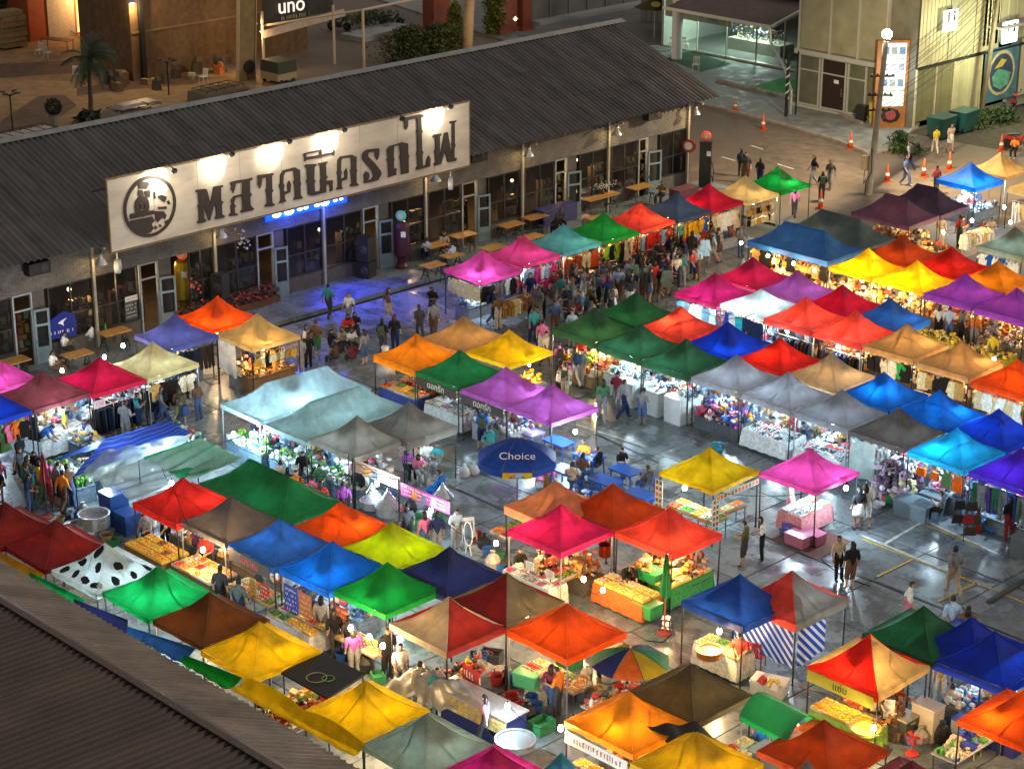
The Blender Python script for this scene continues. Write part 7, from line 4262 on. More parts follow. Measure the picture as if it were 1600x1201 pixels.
for px,py,f_,t_,b_,l_,hr,z in((666,408,60,'pale blue','navy',"diner in pale blue at the wooden table under the sign end, left",'short',.22),(695,398,240,'beige',
'brown',
"diner in beige across the wooden table under the sign end",
'long',
.22),
(707,
418,
100,
'pale blue',
'charcoal',
"diner in pale blue at the wooden table, right back to us",
'short',
.22),
(874,
358,
250,
'charcoal',
'black',
"diner in dark top by the navy bench",
'short',
.22),
(868,
372,
60,
'black',
'black',
"diner with dark hair facing the navy bench",
'long',
.22),
(913,
362,
250,
'beige',
'grey',
"diner in pale pink at the right end of the tables",
'short',
.22),
(1008,
296,
200,
'beige',
'brown',
"waiter in an orange tan top by the farthest wooden table",
'short',
.22),
(1033,
318,
200,
'olive',
'charcoal',
"person in olive sitting near the green petrol pump",
'short',
.22),
(103,
560,
300,
'white',
'charcoal',
"diner in white at the left tables, bending to the board",
'short',
.22),
(85,
590,
300,
'white',
'brown',
"diner in white with a dark hat, lower left table",
'short',
.22),
(143,
545,
120,
'white',
'grey',
"diner in white across the left table",
'long',
.22),
(116,
540,
270,
'grey',
'black',
"person in a white cap standing by the left tables",
'short',
.22)):
 P_(px,py,f_,'sit',t_,b_,l_,'trousers',hr,'hat' if 'cap' in l_ else '',z=z-.02)
for px,py,f_,k_,t_,b_,l_,bt,hr,ex in((478,565,320,'phone','white','brown',"woman in white beside the man in green shorts, blue lit yard",'shorts','long',''),(495,
560,
60,
'browse',
'brown',
'green',
"man in brown tank top and green shorts, blue lit yard",
'shorts',
'short',
''),
(515,
497,
20,
'walk',
'teal',
'charcoal',
"person in teal walking on the blue lit walkway",
'trousers',
'short',
''),
(545,
510,
200,
'walk',
'white',
'grey',
"person in white walking below the blue lit walkway",
'trousers',
'short',
''),
(606,
505,
330,
'walk',
'brown',
'beige',
"woman with a shoulder bag walking in the blue lit yard",
'skirt',
'long',
''),
(600,
555,
30,
'stand',
'black',
'charcoal',
"man in black with an olive backpack, blue lit yard",
'trousers',
'short',
'pack'),
(618,
550,
40,
'stand',
'black',
'navy',
"woman in black beside the man with the backpack",
'trousers',
'long',
''),
(570,
570,
100,
'stand',
'grey',
'denim',
"woman in grey top and denim shorts by the seated group",
'shorts',
'long',
''),
(676,
500,
200,
'phone',
'black',
'charcoal',
"woman in black by the near leg of the pale pink canopy",
'trousers',
'long',
''),
(677,
528,
40,
'walk',
'grey',
'brown',
"man in grey below the woman in black, pale pink canopy",
'trousers',
'short',
''),
(657,
530,
60,
'walk',
'charcoal',
'charcoal',
"person in charcoal behind the orange canopy of the middle island",
'trousers',
'short',
'')):
 P_(px,py,f_,k_,t_,b_,l_,bt,hr,ex)
for k,(px,py,f_,t_,l_)in enumerate(((518,556,300,'black',"first from the left in the group sitting on the ground"),(533,552,280,'beige',"second from the left in the group sitting on the ground"),
(549,
553,
260,
'white',
"third from the left in the group sitting on the ground"),
(545,
530,
240,
'red',
"behind in red in the group sitting on the ground"),
(556,
528,
230,
'navy',
"behind in navy in the group sitting on the ground"),
(525,
575,
100,
'brown',
"with back turned in brown, group sitting on the ground"),
(553,
575,
80,
'maroon',
"with back turned in dark red, group sitting on the ground"))):
 P_(px,py,f_,'sit',t_,'charcoal',"person "+l_,'trousers','long',z=-.18)
for px,py,f_,k_,t_,b_,l_,hr in((690,785,110,'sit','blue','blue',"man in bright blue sitting under the bare tent frame",'short'),(655,752,250,'sit','pink','grey',
"diner in pink behind the bare tent frame",
'long'),
(635,
745,
260,
'sit',
'purple',
'black',
"diner in purple behind the bare tent frame",
'long'),
(668,
735,
240,
'sit',
'white',
'grey',
"diner in white behind the bare tent frame",
'short'),
(685,
738,
200,
'sit',
'teal',
'grey',
"diner in teal behind the bare tent frame",
'short'),
(711,
860,
250,
'browse',
'pale blue',
'grey',
"cook in pale blue beside the white fan, right of the menu banner",
'short'),
(682,
870,
60,
'stand',
'navy',
'grey',
"shopper in navy with back turned below the menu banner",
'short'),
(664,
868,
70,
'stand',
'pink',
'denim',
"woman in pink with a ponytail below the menu banner",
'long'),
(637,
855,
60,
'stand',
'charcoal',
'black',
"person in charcoal below the menu banner",
'long'),
(438,
785,
40,
'stand',
'beige',
'brown',
"shopper in beige along the pale teal food stall, left",
'short'),
(452,
795,
40,
'stand',
'black',
'charcoal',
"shopper in black along the pale teal food stall",
'short'),
(466,
800,
220,
'stand',
'orange',
'brown',
"shopper with face turned to us by the pale teal food stall",
'short'),
(490,
812,
50,
'stand',
'pink',
'grey',
"shopper in pink along the pale teal food stall",
'short'),
(500,
790,
220,
'browse',
'green',
'charcoal',
"cook in green behind the pale teal food stall",
'short'),
(475,
770,
220,
'browse',
'black',
'charcoal',
"cook in black behind the pale teal food stall",
'short'),
(540,
820,
60,
'stand',
'purple',
'black',
"shopper in purple by the steel steamers",
'short'),
(505,
820,
60,
'stand',
'red',
'grey',
"shopper in a red headscarf by the food stall",
'long')):
 P_(px,py,f_,k_,t_,b_,l_,'trousers',hr,z=.0)
for px,py,f_,k_,t_,b_,l_,bt,hr in((213,668,100,'bend','pale blue','navy',"man in pale blue bending into the jeans rack",'shorts','short'),(198,690,20,'browse','grey',
'grey',
"woman in grey browsing the jeans rack",
'trousers',
'long'),
(256,
665,
320,
'walk',
'grey',
'denim',
"man with a backpack walking by the dark clothes rack",
'trousers',
'short'),
(106,
700,
330,
'stand',
'yellow',
'brown',
"person in yellow by the white table under the maroon canopy",
'trousers',
'short'),
(135,
700,
250,
'sit',
'white',
'denim',
"woman in white sitting right of the white table",
'trousers',
'long'),
(68,
715,
300,
'bend',
'blue',
'charcoal',
"person in blue bending over the white table",
'trousers',
'short'),
(70,
660,
250,
'sit',
'white',
'grey',
"vendor in white behind the white table",
'trousers',
'short'),
(33,
745,
100,
'walk',
'black',
'charcoal',
"person in black with white print by the colourful dresses",
'trousers',
'short'),
(64,
790,
10,
'walk',
'yellow',
'green',
"person in yellow green walking by the striped tarp",
'trousers',
'short'),
(76,
785,
60,
'walk',
'pink',
'red',
"person carrying a pink bag by the striped tarp pole",
'trousers',
'short'),
(100,
800,
20,
'walk',
'orange',
'brown',
"person in orange beyond the dark red canopy",
'trousers',
'short'),
(393,
600,
30,
'stand',
'navy',
'charcoal',
"man in navy before the gold trinkets",
'trousers',
'short'),
(438,
590,
200,
'browse',
'black',
'brown',
"vendor in a black tank top by the gold trinkets",
'shorts',
'long'),
(468,
585,
60,
'walk',
'grey',
'grey',
"man in grey passing the gold trinkets",
'trousers',
'short'),
(482,
575,
60,
'stand',
'black',
'black',
"woman in black right of the gold trinkets",
'trousers',
'long')):
 P_(px,py,f_,k_,t_,b_,l_,bt,hr,'pack' if 'backpack' in l_ else '',sleeve='vest' if 'tank' in l_ else 'shirt')
for px,py,f_,k_,t_,b_,l_,hr in((344,960,30,'stand','charcoal','black',"man in charcoal in the food aisle by the narrow coffee card",'short'),(374,975,30,'stand',
'plaid',
'navy',
"man in plaid shirt in the food aisle",
'short'),
(455,
960,
210,
'browse',
'white',
'black',
"vendor in white behind the pink topped table, food aisle",
'short'),
(503,
1010,
40,
'stand',
'beige',
'brown',
"woman with bare shoulders in the food aisle by the drinks posters",
'long'),
(527,
1030,
60,
'stand',
'black',
'charcoal',
"person in black by the second drinks lamp",
'long'),
(545,
1035,
50,
'stand',
'charcoal',
'black',
"person in charcoal under the torn green canopy",
'short'),
(555,
1055,
60,
'stand',
'purple',
'grey',
"woman in pale purple in the food aisle",
'long'),
(605,
1060,
250,
'stand',
'black',
'black',
"tall person in black by the golden drinks shelf",
'short'),
(630,
1085,
240,
'walk',
'white',
'grey',
"man with a white shirt and dark strap by the silver tarp",
'short'),
(655,
1110,
60,
'walk',
'beige',
'grey',
"person in beige by the silver tarp",
'short'),
(680,
1118,
240,
'walk',
'teal',
'white',
"person in turquoise by the silver tarp",
'short'),
(858,
1112,
20,
'walk',
'maroon',
'denim',
"woman in red and denim walking by the snack cart",
'long'),
(760,
1165,
110,
'walk',
'pink',
'charcoal',
"person in pink behind the grey green canopy",
'long'),
(325,
905,
200,
'browse',
'red',
'black',
"vendor in orange red behind the fried food",
'short'),
(230,
870,
200,
'browse',
'grey',
'black',
"vendor in grey behind the yellow fried food",
'short'),
(260,
855,
210,
'bend',
'white',
'black',
"vendor in white reaching over the fried food",
'short'),
(870,
1120,
100,
'browse',
'orange',
'charcoal',
"vendor in orange behind the jars, by the rainbow umbrella",
'short')):
 P_(px,py,f_,k_,t_,b_,l_,'trousers',hr,z=.0)
for px,py,f_,k_,t_,b_,l_,bt,hr,ex in((1465,530,20,'stand','white','black',"woman in white by the violet canopies, first from left",'trousers','long',''),(1482,535,
20,
'browse',
'pale blue',
'denim',
"woman in pale blue by the violet canopies, second from left",
'trousers',
'long',
''),
(1500,
535,
330,
'stand',
'plaid',
'black',
"woman in white cap by the violet canopies, third from left",
'trousers',
'long',
'hat'),
(1521,
545,
20,
'stand',
'orange',
'grey',
"man in orange and grey by the violet canopies, fourth from left",
'trousers',
'short',
''),
(1545,
550,
300,
'bend',
'grey',
'grey',
"person in grey bending over the yellow cases",
'trousers',
'short',
''),
(1550,
575,
30,
'stand',
'yellow',
'olive',
"person in yellow green right of the yellow cases",
'trousers',
'short',
''),
(1585,
520,
200,
'stand',
'teal',
'pink',
"person in turquoise top under the second violet canopy",
'trousers',
'long',
''),
(1280,
580,
30,
'walk',
'brown',
'black',
"shopper in brown before the red and tan canopies",
'trousers',
'long',
''),
(1490,
615,
30,
'stand',
'brown',
'charcoal',
"woman in brown under the second tan canopy",
'trousers',
'long',
''),
(1562,
640,
30,
'stand',
'orange',
'brown',
"shopper in orange under the orange red canopy",
'trousers',
'short',
''),
(1240,
545,
30,
'walk',
'purple',
'navy',
"shopper in purple before the first red canopy",
'trousers',
'long',
''),
(1100,
510,
210,
'stand',
'charcoal',
'black',
"person in charcoal under the magenta canopy, left",
'trousers',
'short',
''),
(1112,
512,
30,
'walk',
'white',
'black',
"person in white under the magenta canopy, right",
'trousers',
'short',
''),
(1215,
462,
30,
'walk',
'cream',
'brown',
"person in cream beneath the wide blue tent lamps",
'trousers',
'long',
''),
(1240,
300+40,
30,
'walk',
'pink',
'charcoal',
"person in pink beside the black and white bags",
'trousers',
'long',
'')):
 P_(px,py,f_,k_,t_,b_,l_,bt,hr,ex)
AISLE=[("aisle in front of the hall row",(850,545),(1080,425),30,46),("aisle between the middle island and dark green canopies",(880,545),(905,640),25,12),("aisle by the teal and pink hall canopies",
(780,
520),
(930,
450),
22,
14),
("gap behind the dark green canopies",
(960,
470),
(1050,
440),
18,
8),
("aisle left of the magenta clothes canopies",
(1040,
430),
(1140,
395),
20,
8),
("aisle below the left clothes racks",
(235,
690),
(310,
655),
18,
5),
("aisle beside the dark red canopies",
(10,
770),
(110,
800),
20,
9),
("aisle between plum and grey green canopies",
(1480,
395),
(1540,
385),
12,
5)]
TOPS=['black','charcoal','grey','brown','beige','navy','white','denim','maroon','olive','black','cream','pale blue','plaid','brown','charcoal','grey','red','teal',
'pink']
for where,a,b_,spread,n in AISLE:
 A,B=G(*a),G(*b_)
 nv=(B-A).normalized().cross(Vector((0,0,1)))
 for k in range(n):
  for tr in range(40):
   t_,bt=random.choice(TOPS),random.choice(['charcoal','black','navy','denim','grey','brown','beige','white'])
   hr=random.choice(('short','long'))
   kd=random.choice(('walk','walk','stand','browse','phone','carry'))
   act=dict(walk='walking',stand='standing',browse='browsing',phone='looking at a phone',carry='carrying something')[kd]
   lab="%s haired person in %s top and %s %s, %s"%(hr,t_,bt,act,where)
   if lab not in USED:
    break
  USED.add(lab)
  p=A.lerp(B,(k+random.random())/n)+nv*random.uniform(-1.1,1.1)
  p.z=.05
  person(p,random.uniform(0,6.28),kd,t_,bt,'shorts' if random.random()<.3 else('skirt' if hr=='long' and random.random()<.25 else 'trousers'),hr,'pack' if random.random()<.2 else '',
lab,
"shoppers in the "+where)
  # ================================================================== LAMPS IN THE STALLS
b=MB()
b.lathe([(.0,-.095),(.035,-.085),(.052,-.05),(.046,-.01),(.03,.02),(.02,.03)],10)
BULB=b.mesh("bulb",smooth=True)
b=MB()
b.lathe([(.022,.025),(.026,.03),(.026,.09),(.01,.10)],8)
b.bar((0,0,.1),(0,0,.38),.006,4)
SOCK=b.mesh("socket")
GW,GC=glow((1,.78,.45),26),glow((.85,.95,1),26)
def bulb(p,wt,kind,label,sc=1.0):
 t=thing("hanging_bulb",label,"lamp",p,0,"bare bulbs over the stalls")
 ob("bulb",BULB,GW if kind=='w' else GC,t,sc=(sc,sc,sc))
 ob("socket",SOCK,BLACK,t)
 point(t,(0,0,-.15*sc),wt,WARM if kind=='w' else COOL,.03)
rn=random.Random(5)
for cid,d in CAN.items():
 if not d['lamp']:
  continue
 kd,wt=d['lamp']
 lo=d['lo']or(rn.uniform(-.5,.5),rn.uniform(-.5,.5))
 zr=d['pk']*roofz(lo[0],lo[1],d['sx']/2,d['sy']/2,1)
 p=d['c']+Vector((lo[0],lo[1],d['eave']+(zr-.52 if d['lo']else-.42)))
 bulb(p,wt*(1.1 if d['lo']else 2.0),kd,"%s bulb hanging under the %s"%("warm" if kd=='w' else "cool white",d['key']))
VIS=[(192,538,2.1,'w',30,"warm bulb on a thin pole left of the violet blue canopy"),(163,556,2.4,'c',30,"cool bulb glaring over the tip of the crimson canopy"),(97,
577,
1.6,
'w',
30,
"warm bulb over the diners at the left tables"),
(95,
641,
1.85,
'c',
36,
"cool bulb at the right edge of the maroon canopy"),
(365,
676,
1.8,
'c',
70,
"large cool bulb under the long pale blue tent, left"),
(393,
676,
1.7,
'c',
70,
"large cool bulb under the long pale blue tent, right"),
(160,
707,
2.05,
'c',
80,
"cool bulb shining through the plastic sheet"),
(246,
706,
2.05,
'c',
80,
"cool bulb under the green tarp"),
(268,
752,
2.4,
'c',
46,
"cool bulb glaring at the tip of the red canopy, lower left"),
(317,
856,
1.8,
'w',
60,
"warm bulb over the fried food between red and charcoal canopies"),
(548,
978,
1.8,
'w',
40,
"first warm bulb of three over the drinks stall"),
(577,
992,
1.8,
'w',
40,
"second warm bulb of three over the drinks stall"),
(598,
1006,
1.8,
'w',
40,
"third warm bulb of three over the drinks stall"),
(589,
753,
1.7,
'c',
55,
"cool bulb over the steel steamers by the menu banner"),
(673,
795,
1.6,
'c',
40,
"cool bulb behind the pink part of the menu banner"),
(775,
846,
1.5,
'w',
46,
"warm bulb over the tray table left of the magenta canopy"),
(899,
672,
1.85,
'c',
90,
"cool bulb at the right side of the pink island canopy"),
(912,
902,
1.7,
'w',
60,
"warm bulb over the food trays, left of two"),
(942,
919,
1.7,
'w',
60,
"warm bulb over the food trays, right of two"),
(793,
1100,
1.6,
'c',
70,
"cool bulb over the snack cart front"),
(876,
1134,
2.0,
'w',
50,
"warm bulb on the post of the snack counter, bottom"),
(1124,
983,
1.8,
'w',
80,
"warm bulb under the near edge of the blue canopy"),
(1070,
760,
1.7,
'c',
34,
"cool bulb under the free yellow canopy"),
(1322,
760,
1.85,
'c',
80,
"cool bulb at the right corner of the free pink canopy"),
(1365,
1134,
1.3,
'w',
60,
"warm bulb in the snack table under the red and sand canopy"),
(1230,
515,
1.75,
'c',
40,
"cool bulb at the left end of the red clothes canopies"),
(1310,
539,
1.75,
'c',
44,
"cool bulb between the two red clothes canopies"),
(1087,
480,
1.75,
'c',
30,
"cool bulb under the magenta clothes canopy"),
(1180,
490,
1.75,
'c',
60,
"cool bulb under the low white canopy"),
(1553,
560,
1.9,
'c',
50,
"cool bulb over the yellow cases, right"),
(1158,
378,
1.95,
'w',
40,
"warm bulb at the left corner of the wide blue tent"),
(1200,
398,
1.85,
'w',
40,
"warm bulb second along the wide blue tent edge"),
(1240,
410,
1.85,
'w',
40,
"warm bulb third along the wide blue tent edge"),
(1273,
421,
1.85,
'w',
40,
"warm bulb fourth along the wide blue tent edge"),
(1347,
436,
1.75,
'w',
34,
"warm bulb under the first bright yellow canopy edge, left"),
(1390,
447,
1.75,
'w',
34,
"warm bulb between the bright yellow canopies"),
(1424,
455,
1.75,
'w',
34,
"warm bulb under the second bright yellow canopy edge"),
(1506,
298,
1.8,
'c',
60,
"cool bulb under the bright blue canopy corner"),
(1569,
322,
1.8,
'c',
60,
"cool bulb right of the bright blue canopy"),
(1474,
361,
1.7,
'w',
40,
"warm bulb right of the plum canopies, lower"),
(1519,
343,
1.8,
'w',
30,
"warm bulb at the right tip of the plum canopies"),
(1579,
346,
1.9,
'w',
40,
"warm bulb above the grey green canopy")]
for px,py,z,kd,wt,lab in VIS:
 bulb(G(px,py,z),wt*1.15,kd,lab,1.5)
for k,(a,c)in enumerate(zip(VIS,VIS[1:])):
 A,B=G(a[0],a[1],a[2]+.4),G(c[0],c[1],c[2]+.4)
 if(A-B).length<6:
  b=MB()
  b.tube([A.lerp(B,i/8)-Vector((0,0,.35*math.sin(PI*i/8)))for i in range(9)],.012,4)
  tag(ob("lamp_cable",b,BLACK),"drooping black cable from the %s"%a[5],"cable","cables between the bulbs")
  # ================================================================== FURNITURE AND PROPS
TOPM=mat((.42,.22,.06),.5,0,.3,4,.15,orand=.2)
def wood_table(px,py,lab,L_=1.2,wd=.75,h=.74,rz=90,z=.22):
 t=thing("wooden_table",lab,"table",G(px,py,z+h)-Vector((0,0,h)),R(rz),"wooden tables before the hall")
 for k in range(5):
  b=MB()
  b.box((0,-wd/2+wd*(k+.5)/5,h-.02),(L_,wd/5-.008,.04))
  ob("plank",b,TOPM,t)
 for s_ in(-1,1):
  b=MB()
  b.bar((s_*L_*.42,-wd*.45,0),(s_*L_*.38,0,h-.05),.025,5)
  b.bar((s_*L_*.42,wd*.45,0),(s_*L_*.38,0,h-.05),.025,5)
  b.bar((s_*L_*.4,-wd*.3,.3),(s_*L_*.4,wd*.3,.3),.02,5)
  b.bar((s_*L_*.39,-wd*.42,h-.06),(s_*L_*.39,wd*.42,h-.06),.02,5)
  ob("trestle",b,BLACK,t)
 return t
def stool(p,lab,col=(.02,.02,.022),h=.46):
 t=thing("bar_stool",lab,"stool",p,random.random(),"dark stools before the hall")
 b=MB()
 b.lathe([(.0,h),(.16,h-.005),(.16,h-.03),(0,h-.03)],10)
 ob("seat",b,mat(col,.5),t)
 for a in range(4):
  b=MB()
  b.bar((.17*math.cos(a*PI/2+.8),.17*math.sin(a*PI/2+.8),0),(.10*math.cos(a*PI/2+.8),.10*math.sin(a*PI/2+.8),h-.03),.014,4)
  ob("leg",b,BLACK,t)
TB=[(723,366,1.3,"wooden table nearest the blue lit door of the right tables"),(798,350,1.3,"wooden table in the middle before the first barn lamp"),(836,338,1.3,
"wooden table touching the window, by the first barn lamp"),
(770,
386,
1.2,
"wooden table half hidden behind the hot pink canopy"),
(830,
369,
1.2,
"wooden table half hidden behind the teal canopy"),
(1000,
291,
1.4,
"wooden table farthest right by the hall end"),
(938,
306,
2.3,
"long wooden table with flowers by the window"),
(680,
382,
1.2,
"wooden table with the pale blue diners"),
(676,
413,
1.1,
"wooden table at the near end of the hall row"),
(935,
340,
1.1,
"small wooden table behind the green hall canopy"),
(706,
398,
1.0,
"low wooden table by the seated diners' bags"),
(20,
563,
1.3,
"wooden table at the left edge before the hall door"),
(178,
517,
1.3,
"wooden table with a green bottle, left part of the hall"),
(120,
552,
1.2,
"wooden table with the white clad diners, left")]
for k,(px,py,L_,lab)in enumerate(TB):
 wood_table(px,py,lab,L_)
 c=G(px,py,.96)
 for s_ in(-1,1):
  stool(Vector((c.x+s_*.62,c.y+random.uniform(-.3,.3),.22)),"dark stool %s the %s"%("in front of" if s_>0 else "behind",lab))
t=thing("flower_vase","vase of small white flowers on the long wooden table","vase",G(942,303,.97))
b=MB()
b.lathe([(.06,0),(.1,.1),(.05,.25),(.07,.3)],10)
ob("vase",b,DKWOOD,t)
b=MB()
rn=random.Random(9)
for k in range(90):
 v=Vector((rn.gauss(0,.16),rn.gauss(0,.35),.45+rn.gauss(0,.08)))
 b.ball(v,.028,5,3,0)
 if k%3==0:
  b.bar((0,0,.28),v,.006,3,1)
ob("flowers",b,[WHITE,mat((.03,.06,.02),.7)],t)['kind']='stuff'
b=MB()
b.lathe([(.035,0),(.037,.15),(.015,.2),(.015,.26)],8)
tag(ob("bottle",b,mat((.08,.4,.05),.15),None,G(165,514,.97)),"green bottle on the left wooden table","bottle")
for px,py,lab,sx in((868,347,"long navy bench box before the hall window",2.4),(917,322,"navy storage box left of the long wooden table",1.6),(1068,318,"dark red bench by the hall end",
1.5)):
 t=thing("bench_box",lab,"bench",G(px,py,.22),PI/2)
 b=MB()
 b.box((0,0,.42),(sx,.7,.8))
 ob("box",b,mat((.03,.03,.11)if 'navy' in lab else(.08,.02,.03),.5),t)
 b=MB()
 b.box((0,0,.84),(sx+.05,.75,.05))
 ob("lid",b,mat((.045,.045,.15)if 'navy' in lab else(.1,.03,.04),.5),t)
t=thing("blue_banner","dark blue folded banner with a white bird mark under the left window","banner",GX(96,508,WX+.3),R(80))
b=MB()
b.prism([(-.62,0,-.55),(.62,0,-.55),(.62,0,.35),(.1,0,.6),(-.62,0,.2)],(0,.05,0))
ob("cloth",b,fabric((.02,.03,.2)),t)
b=MB()
b.prism([(-.15,-.012,.1),(.0,-.012,.2),(.25,-.012,.28),(.08,-.012,.12),(.1,-.012,-.05),(-.02,-.012,.06)],(0,.008,0))
ob("bird_mark",b,WHITE,t)
ob("lettering",strokes(1.0,.26,1,3),WHITE,t,(0,-.006,-.28))['kind']='stuff'
price_sign(GX(205,485,WX+.12),"~4",PI/2,.62,.8,(.04,.045,.05),(.5,.5,.5),"dark chalk board with white strokes on the window left of the hall door","notice",.2)
price_sign(GX(205,466,WX+.13),"~1",PI/2,.62,.22,(.5,.52,.5),(.3,.05,.05),"small white strip notice above the window notice","notice",.13)
for px,py,lab,col in((303,446,"string of red flowers and leaves behind the hall window",(.5,.08,.02)),(380,372,"white chalk drawing shape on the dark hall window",
(.6,
.6,
.62))):
 t=thing("window_display",lab,"display",GX(px,py,WX+.06))
 b=MB()
 rn=random.Random(px)
 for k in range(26):
  b.ball((0,rn.gauss(0,.22),rn.gauss(0,.28)),rn.uniform(.02,.07),6,4,rn.choice((0,1)))
 ob("figure",b,[mat(col,.6),mat((.05,.10,.04),.6)if px<350 else mat((.4,.4,.42),.6)],t)
t=thing("red_flower_bed","low bed of dark red flowers behind the orange canopy","flower bed",G(352,490,.22))
b=MB()
rn=random.Random(3)
for k in range(420):
 b.box((rn.uniform(-.4,.4),rn.uniform(-2.8,2.8),rn.uniform(.2,.75)),(.12,.08,.06),rn.choice((0,1)),rn.random()*3,rn.random(),rn.random())
ob("flowers",b,[mat((.22,.03,.03),.7),mat((.05,.03,.03),.7)],t)['kind']='stuff'
b=MB()
b.box((0,0,.15),(.7,5.6,.3))
ob("trough",b,DKWOOD,t)
BLUEP=plastic((.02,.10,.42),.35)
PINKP=plastic((.55,.04,.26),.35)
def plastic_table(px,py,lab,col=BLUEP,L_=1.1,wd=.7,h=.7,rz=0):
 t=thing("plastic_table",lab,"table",G(px,py,h)-Vector((0,0,h-.05)),R(rz))
 b=MB()
 b.box((0,0,h-.02),(L_,wd,.04))
 b.box((0,0,h-.06),(L_*.9,wd*.9,.05))
 ob("tabletop",b,col,t)
 for x in(-1,1):
  for y in(-1,1):
   b=MB()
   b.bar((x*L_*.45,y*wd*.42,0),(x*L_*.42,y*wd*.38,h-.05),.03,5)
   ob("leg",b,col,t)
def plastic_stool(p,lab,col,rz=0):
 t=thing("plastic_stool",lab,"stool",p,rz)
 b=MB()
 b.box((0,0,.43),(.30,.30,.03))
 b.box((0,0,.22),(.33,.33,.025))
 ob("seat",b,col,t)
 for x in(-1,1):
  for y in(-1,1):
   b=MB()
   b.bar((x*.17,y*.17,0),(x*.13,y*.13,.42),.022,4)
   ob("leg",b,col,t)
for px,py,lab,rz in((946,751,"blue plastic table in the yard, empty, left of two",0),(1002,772,"blue plastic table in the yard, empty, right of two",0),(978,735,
"blue plastic table with the dark haired diners",
0),
(920,
712,
"blue plastic table with the orange shirted diner",
0),
(873,
690,
"blue plastic table at the pink island canopy corner",
0),
(826,
674,
"pale lilac table under the pink island canopy",
0),
(885,
735,
"blue plastic table behind the blue umbrella",
0)):
 plastic_table(px,py,lab,BLUEP if 'lilac' not in lab else plastic((.3,.25,.5)),rz=rz)
for k,(px,py,col,lab)in enumerate(((930,772,BLUEP,"blue plastic stool in front of the left empty table"),(965,765,BLUEP,"blue plastic stool between the empty tables"),
(985,
792,
BLUEP,
"blue plastic stool below the right empty table"),
(1018,
790,
BLUEP,
"blue plastic stool right of the empty tables"),
(1025,
765,
BLUEP,
"blue plastic stool behind the right empty table"),
(915,
785,
BLUEP,
"blue plastic stool left of the salmon canopy tip"),
(845,
756,
PINKP,
"pink plastic stool right of the umbrella pole"),
(878,
702,
PINKP,
"pink plastic stool behind the seated women"),
(860,
748,
PINKP,
"pink plastic stool second right of the umbrella"),
(902,
768,
BLUEP,
"blue plastic stool under the woman in grey"),
(1040,
985,
plastic((.03,
.03,
.10)),
"dark blue plastic stool under the closed green umbrella"),
(1228,
838,
BLUEP,
"blue and white step stool left of the pink clothed table"))):
 plastic_stool(G(px,py,.05),lab,col,random.random())
for px,py,f_,t_,l_,hr in((893,770,30,'beige',"woman in cream with her back turned, yard tables",'long'),(908,758,20,'brown',"woman in brown beside the woman in cream, yard tables",
'long'),
(914,
735,
200,
'orange',
"woman in orange facing us, yard tables",
'short'),
(937,
745,
100,
'black',
"man in black right of the woman in orange, yard tables",
'short'),
(972,
745,
250,
'black',
"woman in black with a ponytail eating at the yard tables",
'long'),
(1012,
775,
90,
'charcoal',
"man in charcoal at the right end of the yard tables",
'short')):
 P_(px,py,f_,'sit',t_,'denim',l_,'trousers',hr,z=.05)
b=MB()
b.lathe([(0,0),(.14,.03),(.15,.12),(.06,.16),(.02,.16)],8)
for px,py,cn,col in((726,745,"white plastic bag by the drinks counter leg, left",(.6,.62,.62)),(741,742,"white plastic bag by the drinks counter leg, right",(.6,
.62,
.62))):
 bb=MB()
 bb.lathe([(.1,0),(.2,.1),(.18,.3),(.05,.42),(.08,.5)],9)
 tag(ob("plastic_bag",bb.mesh("plastic_bag",smooth=True),mat(col,.4,0,.15,6,.4,trans=.3),None,G(px,py,.05)),cn,"bag")
def umbrella(px,py,zt,rad,drop,cols,lab,n=8,val=.2,pole=None,twist=0.0):
 p=G(px,py,zt)
 t=thing("umbrella",lab,"umbrella",(p.x,p.y,0),twist)
 for k in range(n):
  a0,a1=k*2*PI/n,(k+1)*2*PI/n
  b=MB()
  def uf(u,v,a0=a0,a1=a1):
   a=a0+(a1-a0)*u
   rr_=rad*v*(1-.045*math.sin(PI*u)*v)
   return(rr_*math.cos(a),rr_*math.sin(a),zt-drop*(v**1.5)-.03*math.sin(PI*u)*v)
  b.sheet(uf,4,5)
  if val:
   e0=[uf(i/4,1)for i in range(5)]
   b.add(e0+[(x*1.01,y*1.01,z-val)for x,y,z in e0],[(i,i+1,i+6,i+5)for i in range(4)],1)
  c_=cols[k%len(cols)]
  ob("panel",b.mesh("panel",smooth=False,norm=False),[cloth(c_),cloth(cols[-1]if val and len(cols)>8 else c_)],t)
  b=MB()
  b.tube([uf(0,i/5)for i in range(6)],.012,4)
  ob("rib",b,STEEL,t)
 b=MB()
 b.bar((0,0,.06),(0,0,zt+.08),.022,6)
 ob("pole",b,WHITE if pole is None else pole,t)
 b=MB()
 b.lathe([(.3,0),(.3,.08),(.06,.12)],12)
 ob("base",b,CONC,t,(0,0,.05))
 return t
NB=(.015,.07,.40)
cu=umbrella(808,685,2.5,1.42,.68,[NB],"large blue umbrella printed Choice with a yellow edge panel, yard",val=.22,twist=R(22.5+45.9),pole=STEEL)
tl=text_mesh("Choice",.44,.002)
ca=R(-90)-R(22.5)+0.0
toc=math.atan2(-CAN['m6']['c'].y,-CAN['m6']['c'].x)
dcam=Vector((0-cu.location.x,0-cu.location.y,0)).normalized()
ac=math.atan2(dcam.y,dcam.x)-(cu.rotation_euler.z)
kseg=int(((ac%(2*PI))/(PI/4)))
am=(kseg+.5)*PI/4
rr_=1.42*.62
ht=2.5-.68*.62**1.5
sl_=math.atan2(.68*1.5*.62**.5,1.42)
